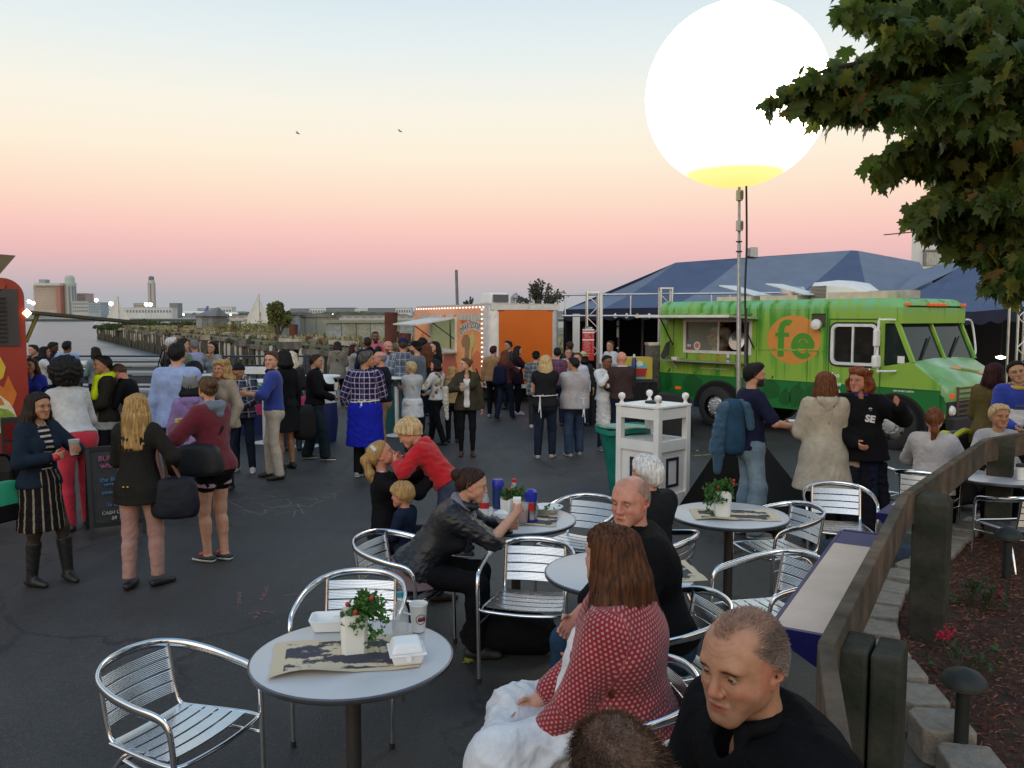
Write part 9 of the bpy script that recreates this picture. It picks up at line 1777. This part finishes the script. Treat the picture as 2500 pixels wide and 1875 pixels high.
person('ruddy man in white coat and dark bow tie behind the heavy man',1410,1060,857,150,skin='pink',hair=('short','brown'),top=dict(mat=c_('bluewhite',(.40,.43,.50)),collar='shirt'),legs=dict(mat=NV),hy=10)
person('person in straw hat in front of the menu board',1424,1040,858,20,hair=('bob','black',.1),top=dict(mat=c_('blackwhite',(.03,.03,.035))),legs=dict(mat=NV),extra=[hat('straw',c_('straw',(.42,.36,.18)))])
person('young vendor in white t-shirt standing behind the vendor table',1490,1003,829,128,hair=('crop','brown'),skin='fair',top=dict(mat=WH),legs=dict(mat=NV),rh='belly',lh='belly',hy=10)
person('young man in white shirt and long white apron resting chin on hand',1476,1098,861,-150,skin='brown',hair=('crop','black'),top=dict(mat=WH,i=.022),legs=dict(mat=NV),shoes=((.10,.09,.08),.5),rh='chin',lh='elbow',hp=12,extra=[apron(APW,.30,.40,True,.3)])
person('bald man in dark maroon sweater seen from behind at the vendor table',1516,1102,854,16,w=1.18,skin='pink',hair=('bald','brown'),top=dict(mat=c_('maroonsw',(.045,.028,.028)),i=.028,hem=-.02),inner=dict(mat=WH,high=.02,i=.01),legs=dict(mat=NV),rh='belly',lh='belly',hy=-10)
I=person('bearded man in navy t-shirt and light jeans holding a lidded cup',1826,1308,878,-84,skin='fair',hair=('short','black'),beard=((.012,.009,.008),.95),top=dict(mat=c_('navytee',(.012,.014,.038)),sleeve=.85,hem=-.06,i=.022),legs=dict(mat=LJ,flare=.035,fl0=.02,amp=.004,i=.014),shoes=((.12,.12,.12),.4),rh=(.12,.36,-.16),lh=(-.10,.36,-.16),feet=ft(.12,-.10,.02,-.02),extra=[held_cup(1,'clear cup with white lid held by the bearded man',(.7,.7,.7),.09,.038,None,True,alpha=.5),strap(c_('packblue',(.020,.055,.10)),1,'backpack_strap',.030)])
bag_at(I,A_(.02,-.20,1.10),(.36,.22,.56),c_('packblue',(.020,.055,.10)),'blue backpack with a blue jacket on the bearded man back','backpack','backpack')
t=T('denim_cloth','blue jacket draped over the backpack of the bearded man','jacket',None,tuple(wpos(I,A_(.06,-.20,1.05))),R(-84));V,Q=sdf_mesh([cone((0,.16,.28),(0,-.08,.24),.06,.07),cone((0,-.10,.22),(.0,-.16,-.16),.07,.08),cone((0,-.14,-.1),(.02,-.16,-.38),.07,.04),cone((.08,.12,.26),(.10,.14,.06),.05,.04)],.012);link('cloth',np_mesh('cloth',[(folds(relax(V,Q,2),Q,.012,4),Q)]),c_('packblue2',(.028,.075,.13)),t)
I=person('woman in cream trench coat with long red brown hair seen from behind',2004,1328,899,-4,fem=True,w=1.06,hair=('long','auburn',.34,'t',(.20,.075,.03)),top=dict(mat=c_('trench',(.38,.34,.27)),hem=-.37,i=.042,hood=True,flare=.62,vert=True,amp=.004,name='trench_coat'),legs=dict(mat=BK),shoes=((.045,.022,.014),None,.85),rh='belly',lh='belly',extra=[strap(c_('trenchstrap',(.30,.26,.19)),-1,rr=.009)])
bag_at(I,A_(.255,.0,.80),(.20,.10,.24),c_('beigebag',(.30,.25,.18),rough=.6),'small beige crossbody bag at the trench coat hip','crossbody_bag')
I=person('woman with short curly red hair in black fleece gesturing with open hand',2088,1322,890,165,fem=True,w=1.3,fat=.3,skin='pink',hair=('curly','red',.05),inner=dict(mat=c_('royalpolo',(.02,.02,.28)),collar='shirt',neck='v',i=.012),top=dict(mat=BK,i=.036,hem=-.10,neck='v',name='fleece'),legs=dict(mat=c_('navyjean',(.010,.016,.040),'denim',(.014,.022,.055)),flare=.03,fl0=.015),rh='belly',lh=(-.30,.30,.12),lc=.15,hy=-38,smile=0)
p=I['C']+I['f']*(.175)+I['r']*-.07;text('fleece_letters','SE',.09,M('fleecewhite',(.6,.6,.6),.7,var=0),I['root'],[float(v*I['s'])for v in p+A_(0,0.02,-.02)],(R(90),R(8),R(180)),.002,.004);text('fleece_letters','*',.07,M('fleecewhite',(.6,.6,.6),.7),I['root'],[float(v*I['s'])for v in p+A_(-.0,0.015,.06)],(R(90),0,R(180)),.002,.002)
I=person('auburn ponytailed woman in white blouse sitting in the fence side chair',pos=(4.05,7.98),s=1.0,seat=.46,face=-35,fem=True,w=1.15,hair=('ponytail','auburn',.22,'a',(.22,.08,.03)),top=dict(mat=c_('whiteblouse2',(.48,.46,.48)),hem=-.05,i=.026,sleeve=1.85),legs=dict(mat=BK),feet=((.12,.40,0),(-.12,.40,0)),rh='table',lh='table',lean=6,hy=8,shoes=((.02,.02,.02),.5))
person('older blond woman in grey t-shirt with black undersleeves sitting facing us',pos=(4.86,8.3),s=1.0,seat=.46,face=160,fem=True,skin='tan',hair=('pixie','lblond'),inner=dict(mat=BK,sleeve=2.0,i=.010),top=dict(mat=c_('ltgreytee',(.36,.36,.38)),sleeve=.6,i=.020),legs=dict(mat=BK),feet=((.12,.40,0),(-.12,.40,0)),rh='table',lh='table',smile=.6,hy=15)
person('woman with maroon hair in olive coat standing right of the truck grille',2410,1247,879,-48,fem=True,hair=('bob','maroon',.2),top=dict(mat=c_('olivecoat',(.10,.075,.03)),hem=-.16,i=.04,flare=.2),legs=dict(mat=BK),rh='belly',lh='belly',hy=-10)
I=person('man in blue sports shirt with white bib apron at the right edge',2470,1262,873,158,skin='asian',hair=('short','black'),top=dict(mat=c_('sportblue',(.018,.04,.30)),i=.022),legs=dict(mat=BK),rh='belly',lh='belly',hdir=-.25,extra=[apron(APW,.27,.35,True,.3),scarf(c_('yelcol',(.45,.30,.05)),.55)])
p=I['C']+I['f']*.152+A_(0,.02,-.02);text('apron_print','FOOD FEST',.035,M('printdark',(.05,.06,.09),.6,var=0),I['root'],[float(v*I['s'])for v in p],(R(90),0,R(180)),.002,.001)if False else None
for dz,w_ in((0,.10),(-.035,.13)):MB().box([float(v*I['s'])for v in p+A_(0,.012,dz)],(w_,.012,.012 if dz else .022)).build('apron_print',M('printdark',(.05,.06,.09),.6),I['root'])
I=person('kitchen worker in white t-shirt inside the green truck window',pos=tuple(TM@Vector((fx_(.9),.62,0)))[:2],s=.95,face=170,skin='tan',top=dict(mat=c_('whitegrey',(.45,.46,.44)),sleeve=.7),legs=dict(mat=BK),lh='belly',rh='belly',hp=20);I['root'].location.z=.60
I=person('woman in red dotted blouse and white apron seated with her back turned',pos=(.46,3.20),s=1.05,seat=.465,face=88,fem=True,w=1.5,fat=.8,twist=-20,hy=-38,lean=5,hair=('wide',(.035,.014,.008),.46,'f1',(.12,.045,.018)),top=dict(mat=c_('reddots',(.235,.014,.022),'dots',(.50,.30,.28),size=.0215),pat=True,hem=-.06,i=.022,sleeve=1.8,amp=.003),legs=dict(mat=c_('whitetr',(.46,.45,.48)),i=.02,fl0=.02),feet=((.14,.50,0),(-.16,.52,0)),lh=(-.13,.34,-.34),rh='lap',lc=.5,vox=.0065,shoes=((.3,.3,.3),.5))
P_,u_,f_,r_=I['P'],I['u'],I['f'],I['r'];kn=(I['LG'][1][1]+I['LG'][-1][1])/2
I['garment']('apron',[cone(P_+f_*.12-r_*.16+A_(0,0,.05),I['LG'][-1][1]+A_(-.06,.02,.03),.115,.10,ks=.08),cone(P_+f_*.12+r_*.16+A_(0,0,.05),I['LG'][1][1]+A_(.06,.02,.03),.115,.10,ks=.08),cone(I['LG'][-1][1]+A_(-.05,.03,.02),I['LG'][-1][1]+A_(-.08,.10,-.20),.10,.08,ks=.06),cone(I['LG'][1][1]+A_(.05,.03,.02),I['LG'][1][1]+A_(.06,.10,-.20),.10,.08,ks=.06),cone((I['LG'][-1][1]+A_(-.02,.05,-.02)),(I['LG'][1][1]+A_(.02,.05,-.02)),.10,ks=.06)],APW,[((P_+A_(0,0,-.02)),unit(A_(0,-.3,-1)))]if False else[],amp=.010,fold_s=1.6,hv=.009)
I['garment']('apron_bib',[cone(P_+u_*.40-r_*.10+f_*.13,P_+u_*.12-r_*.15+f_*.20,.035,.05,1,f_,.03),cone(P_+u_*.40+r_*.10+f_*.13,P_+u_*.12+r_*.15+f_*.20,.035,.05,1,f_,.03)],APW,amp=.004,hv=.009)
pts=ring_pts(I,.085,.300,.268,n=34,tilt=.01);bq=pts[0]
I['garment']('apron_string',[cone(a,b,.011,None,1.6,unit(np.cross(b-a,u_)),.004)for a,b in zip(pts[:-1],pts[1:])]+[cone(bq,bq-f_*.03-A_(0,0,.26)+r_*.02,.011,ks=.004),cone(bq,bq-f_*.025-A_(0,0,.20)-r_*.03,.011,ks=.004),cone(bq+r_*.02,bq+r_*.07+u_*.02-f_*.01,.014,ks=.004),cone(bq-r_*.02,bq-r_*.07+u_*.01-f_*.01,.014,ks=.004)],APW,amp=0,hv=.006)
person('bald ruddy man in black sweater and jeans sitting and glancing left',pos=(.74,4.14),s=1.06,seat=.50,face=100,lean=13,w=1.2,fat=.15,skin='pink',hair=('bald','brown'),brow=.5,buzz=((.24,.15,.11),.020,.15,.9,(.22,.16,.13)),stubble=.003,top=dict(mat=c_('blacksweat',(.007,.007,.008)),i=.03,collar='full',cr=.014,sleeve=1.5),legs=dict(mat=c_('midjean',(.020,.045,.085),'denim',(.03,.065,.12))),feet=((.14,.45,0),(-.16,.45,0)),rh='lap',lh=(-.16,.30,-.30),hy=40,hp=4,lids=.72,smile=0,vox=.007,shoes=((.03,.03,.03),.3))
person('white haired person in black jacket sitting with back to us',pos=(.93,5.58),s=.95,seat=.42,face=38,w=1.1,skin='pink',hair=('fluffy','white'),top=dict(mat=BK2,i=.034,collar='full',cr=.022,ch=.01),legs=dict(mat=DJ),feet=((.12,.42,0),(-.12,.42,0)),rh='lap',lh='lap',hy=12,vox=.008)
person('balding grey haired man in black jacket, nearest face at lower right',pos=(.80,2.0),s=1.05,seat=.66,face=112,lean=26,hp=6,w=1.2,skin=(.40,.205,.125),hair=('buzz','dark'),buzz=((.062,.044,.036),.016,.6,1.25,(.15,.13,.11)),brow=1.5,lids=.62,smile=0,stubble=.008,beard=((.20,.12,.085),.35),top=dict(mat=c_('blackjk',(.005,.0055,.0065)),i=.030,neck='v',collar='shirt',cr=.016),legs=dict(mat=DJ),feet=((.14,.42,0),(-.14,.42,0)),rh='lap',lh='lap',hy=16,vox=.0055)
person('person whose brown crown of hair rises at the bottom edge',pos=(.20,1.42),s=1.0,seat=.60,face=22,w=1.1,hair=('buzz',(.05,.035,.024)),buzz=((.045,.032,.022),-.02,.8,0,(.06,.05,.04)),stubble=.016,top=dict(mat=CH),legs=dict(mat=DJ),feet=((.12,.42,0),(-.12,.42,0)),rh='lap',lh='lap',vox=.007)
I=person('dark haired woman in black leather jacket leaning over the bottle table',pos=(-.62,5.40),s=.98,seat=.47,face=-92,fem=True,lean=36,hp=10,w=1.12,hair=('bun','dark',0,'m3',(.05,.022,.016)),inner=dict(mat=c_('mauveshirt',(.22,.15,.155)),hem=-.10,i=.008),top=dict(mat=LEA,i=.036,hem=-.02,collar='full',cr=.024,name='leather_jacket',amp=.006),legs=dict(mat=BK),feet=((.14,.40,0),(-.14,.42,0)),rh=(.02,.46,.10),lh=(-.16,.40,-.02),rc=1.0,vox=.0075,shoes=((.015,.015,.015),None),hy=4,extra=[scarf(c_('greyscarf',(.13,.13,.18)),.75)])
held_box(1,'white napkin in the hand of the leather jacketed woman',(.05,.05,.06),white,'napkin','napkin',0,.04)(I)
I=person('blond ponytailed woman in black lifting the boy in red',pos=(-.98,6.38),s=.95,seat=.42,face=-76,fem=True,lean=-2,hp=-24,w=.95,skin='pink',hair=('ponytail','blond',.36,'m1',(.46,.29,.11)),top=dict(mat=BK,i=.02),inner=dict(mat=WH,high=.01,i=.010),legs=dict(mat=DJ),feet=((.14,.40,0),(-.14,.42,0)),rh=(.12,.42,.20),lh=(-.12,.42,.20),rc=.35,lc=.4,vox=.0085,smile=.8)
I['garment']('hair_tie',[I['hx'](cone((-.075,-.03,.075),(.075,-.03,.075),.018)),I['hx'](cone((-.05,-.04,.105),(.05,-.04,.105),.016))],WH,amp=0,hv=.008)
person('blond little boy in red hooded sweatshirt held up in the air',pos=(-.50,6.33),s=.68,face=82,lean=38,hp=34,hs=1.30,pel=(0,0,.46),skin='fair',hair=('mop','lblond'),top=dict(mat=c_('redhood',(.40,.006,.012)),i=.045,hem=-.02,hood=True,amp=.010),legs=dict(mat=c_('boyjean',(.04,.05,.085),'denim',(.07,.08,.12))),feet=((.10,-.22,0,.58),(-.10,-.25,0,.56)),rh='front',lh='front',vox=.0085,shoes=((.05,.05,.05),.4),cat='child')
person('small blond boy in dark jacket standing left of the leather jacket',pos=(-.78,6.02),s=.555,face=72,hs=1.36,skin='pink',hair=('mop','blond'),top=dict(mat=NV,i=.03),legs=dict(mat=c_('boyolive',(.03,.03,.022))),rh='belly',lh='belly',hp=6,vox=.0085,cat='child')
cb=T('chalkboard_sign','black folding chalkboard with pink and blue handwriting beside the red trousers','chalkboard',None,(*G(284,1296)[:2],0),R(32));cb.scale=(.86,)*3
def board(sgn):
 m=MB();h_,w_=1.02,.56;y0,y1=sgn*.27,sgn*.02;a,b=Vector((0,y0,0)),Vector((0,y1,h_))
 for x in(-w_/2,w_/2):MB().bar((x,y0,0),(x,y1,h_),.045,.03,(0,1,0)).build('frame_leg',blk,cb)
 for f in(.14,.99):p=a.lerp(b,f);MB().box(tuple(p),(w_,.03,.05)).build('frame_rail',blk,cb)
 p0,p1=a.lerp(b,.16),a.lerp(b,.97);MB().add([(-w_/2+.02,p0.y,p0.z),(w_/2-.02,p0.y,p0.z),(w_/2-.02,p1.y,p1.z),(-w_/2+.02,p1.y,p1.z),(-w_/2+.02,p0.y+.012,p0.z),(w_/2-.02,p0.y+.012,p0.z),(w_/2-.02,p1.y+.012,p1.z),(-w_/2+.02,p1.y+.012,p1.z)],[(0,1,2,3),(7,6,5,4),(0,4,5,1),(1,5,6,2),(2,6,7,3),(3,7,4,0)]).build('slate',M('slate',(.018,.019,.021),.75,var=.4,vs=5),cb)
board(-1);board(1)
til=math.atan2(1.02,.25);pk,bu,wc=M('chalkpink',(.27,.07,.14),.9,var=.3,vs=60),M('chalkblue',(.05,.13,.25),.9,var=.3,vs=60),M('chalkwhite',(.28,.28,.26),.9,var=.3,vs=60)
for i,(s_,x,f,mt,sz)in enumerate((('BURGER',-.02,.88,pk,.085),('what?',-.06,.80,pk,.085),('Bus',.08,.74,pk,.085),('the Burger',-.02,.64,bu,.07),('veggie sweet',.02,.59,bu,.06),('sweet pot',-.02,.50,bu,.07),('fries',.02,.45,bu,.06),('1a salad',-.02,.36,bu,.06),('CASH ONLY',-.02,.27,wc,.055),('$8  $6',.0,.21,wc,.055))):
 y=-.27+.25*f-.012;text('chalk_writing',s_,sz,mt,cb,(x,y-.006,1.02*f),(til,0,0),.0015,.001,shear=.15)
t=T('black_bag','black bag lying on the ground under the middle chair','bag',None,(-.02,5.35,.12));V,Q=sdf_mesh([cone((-.2,0,0),(.2,0,.0),.12,.13),cone((-.1,.05,.04),(.12,.0,.06),.12)],.016);link('body',np_mesh('body',[(folds(relax(V,Q,2),Q,.012,3),Q)]),BK,t)
t=T('jacket','dark jacket hanging over the back of the chair behind the trench coat','jacket',None,(3.42,8.02,.42),.2);V,Q=sdf_mesh([cone((-.16,0,.32),(.2,0,.34),.05),cone((-.15,-.02,.3),(-.18,-.06,-.22),.09,.10,1.3,(0,1,0)),cone((.02,-.02,.3),(.0,-.06,-.25),.09,.10,1.3,(0,1,0)),cone((.16,0,.3),(.22,-.04,-.12),.07,.06)],.016);link('cloth',np_mesh('cloth',[(folds(relax(V,Q,2),Q,.014,3),Q)]),c_('jkdark',(.010,.011,.018)),t)
t=T('denim_cloth','blue denim form in place of a seated person knee behind the near post','jacket',None,(1.02,2.42,.60));V,Q=sdf_mesh([cone((-.05,0,.1),(.06,0,.05),.10),cone((-.02,.02,0),(.03,.05,-.16),.09,.07)],.011);link('cloth',np_mesh('cloth',[(folds(relax(V,Q,2),Q,.012,3),Q)]),c_('denimknee',(.05,.10,.17),'denim',(.09,.16,.24)),t)  # made-up denim bundle replacing the jeans knee of a seated person
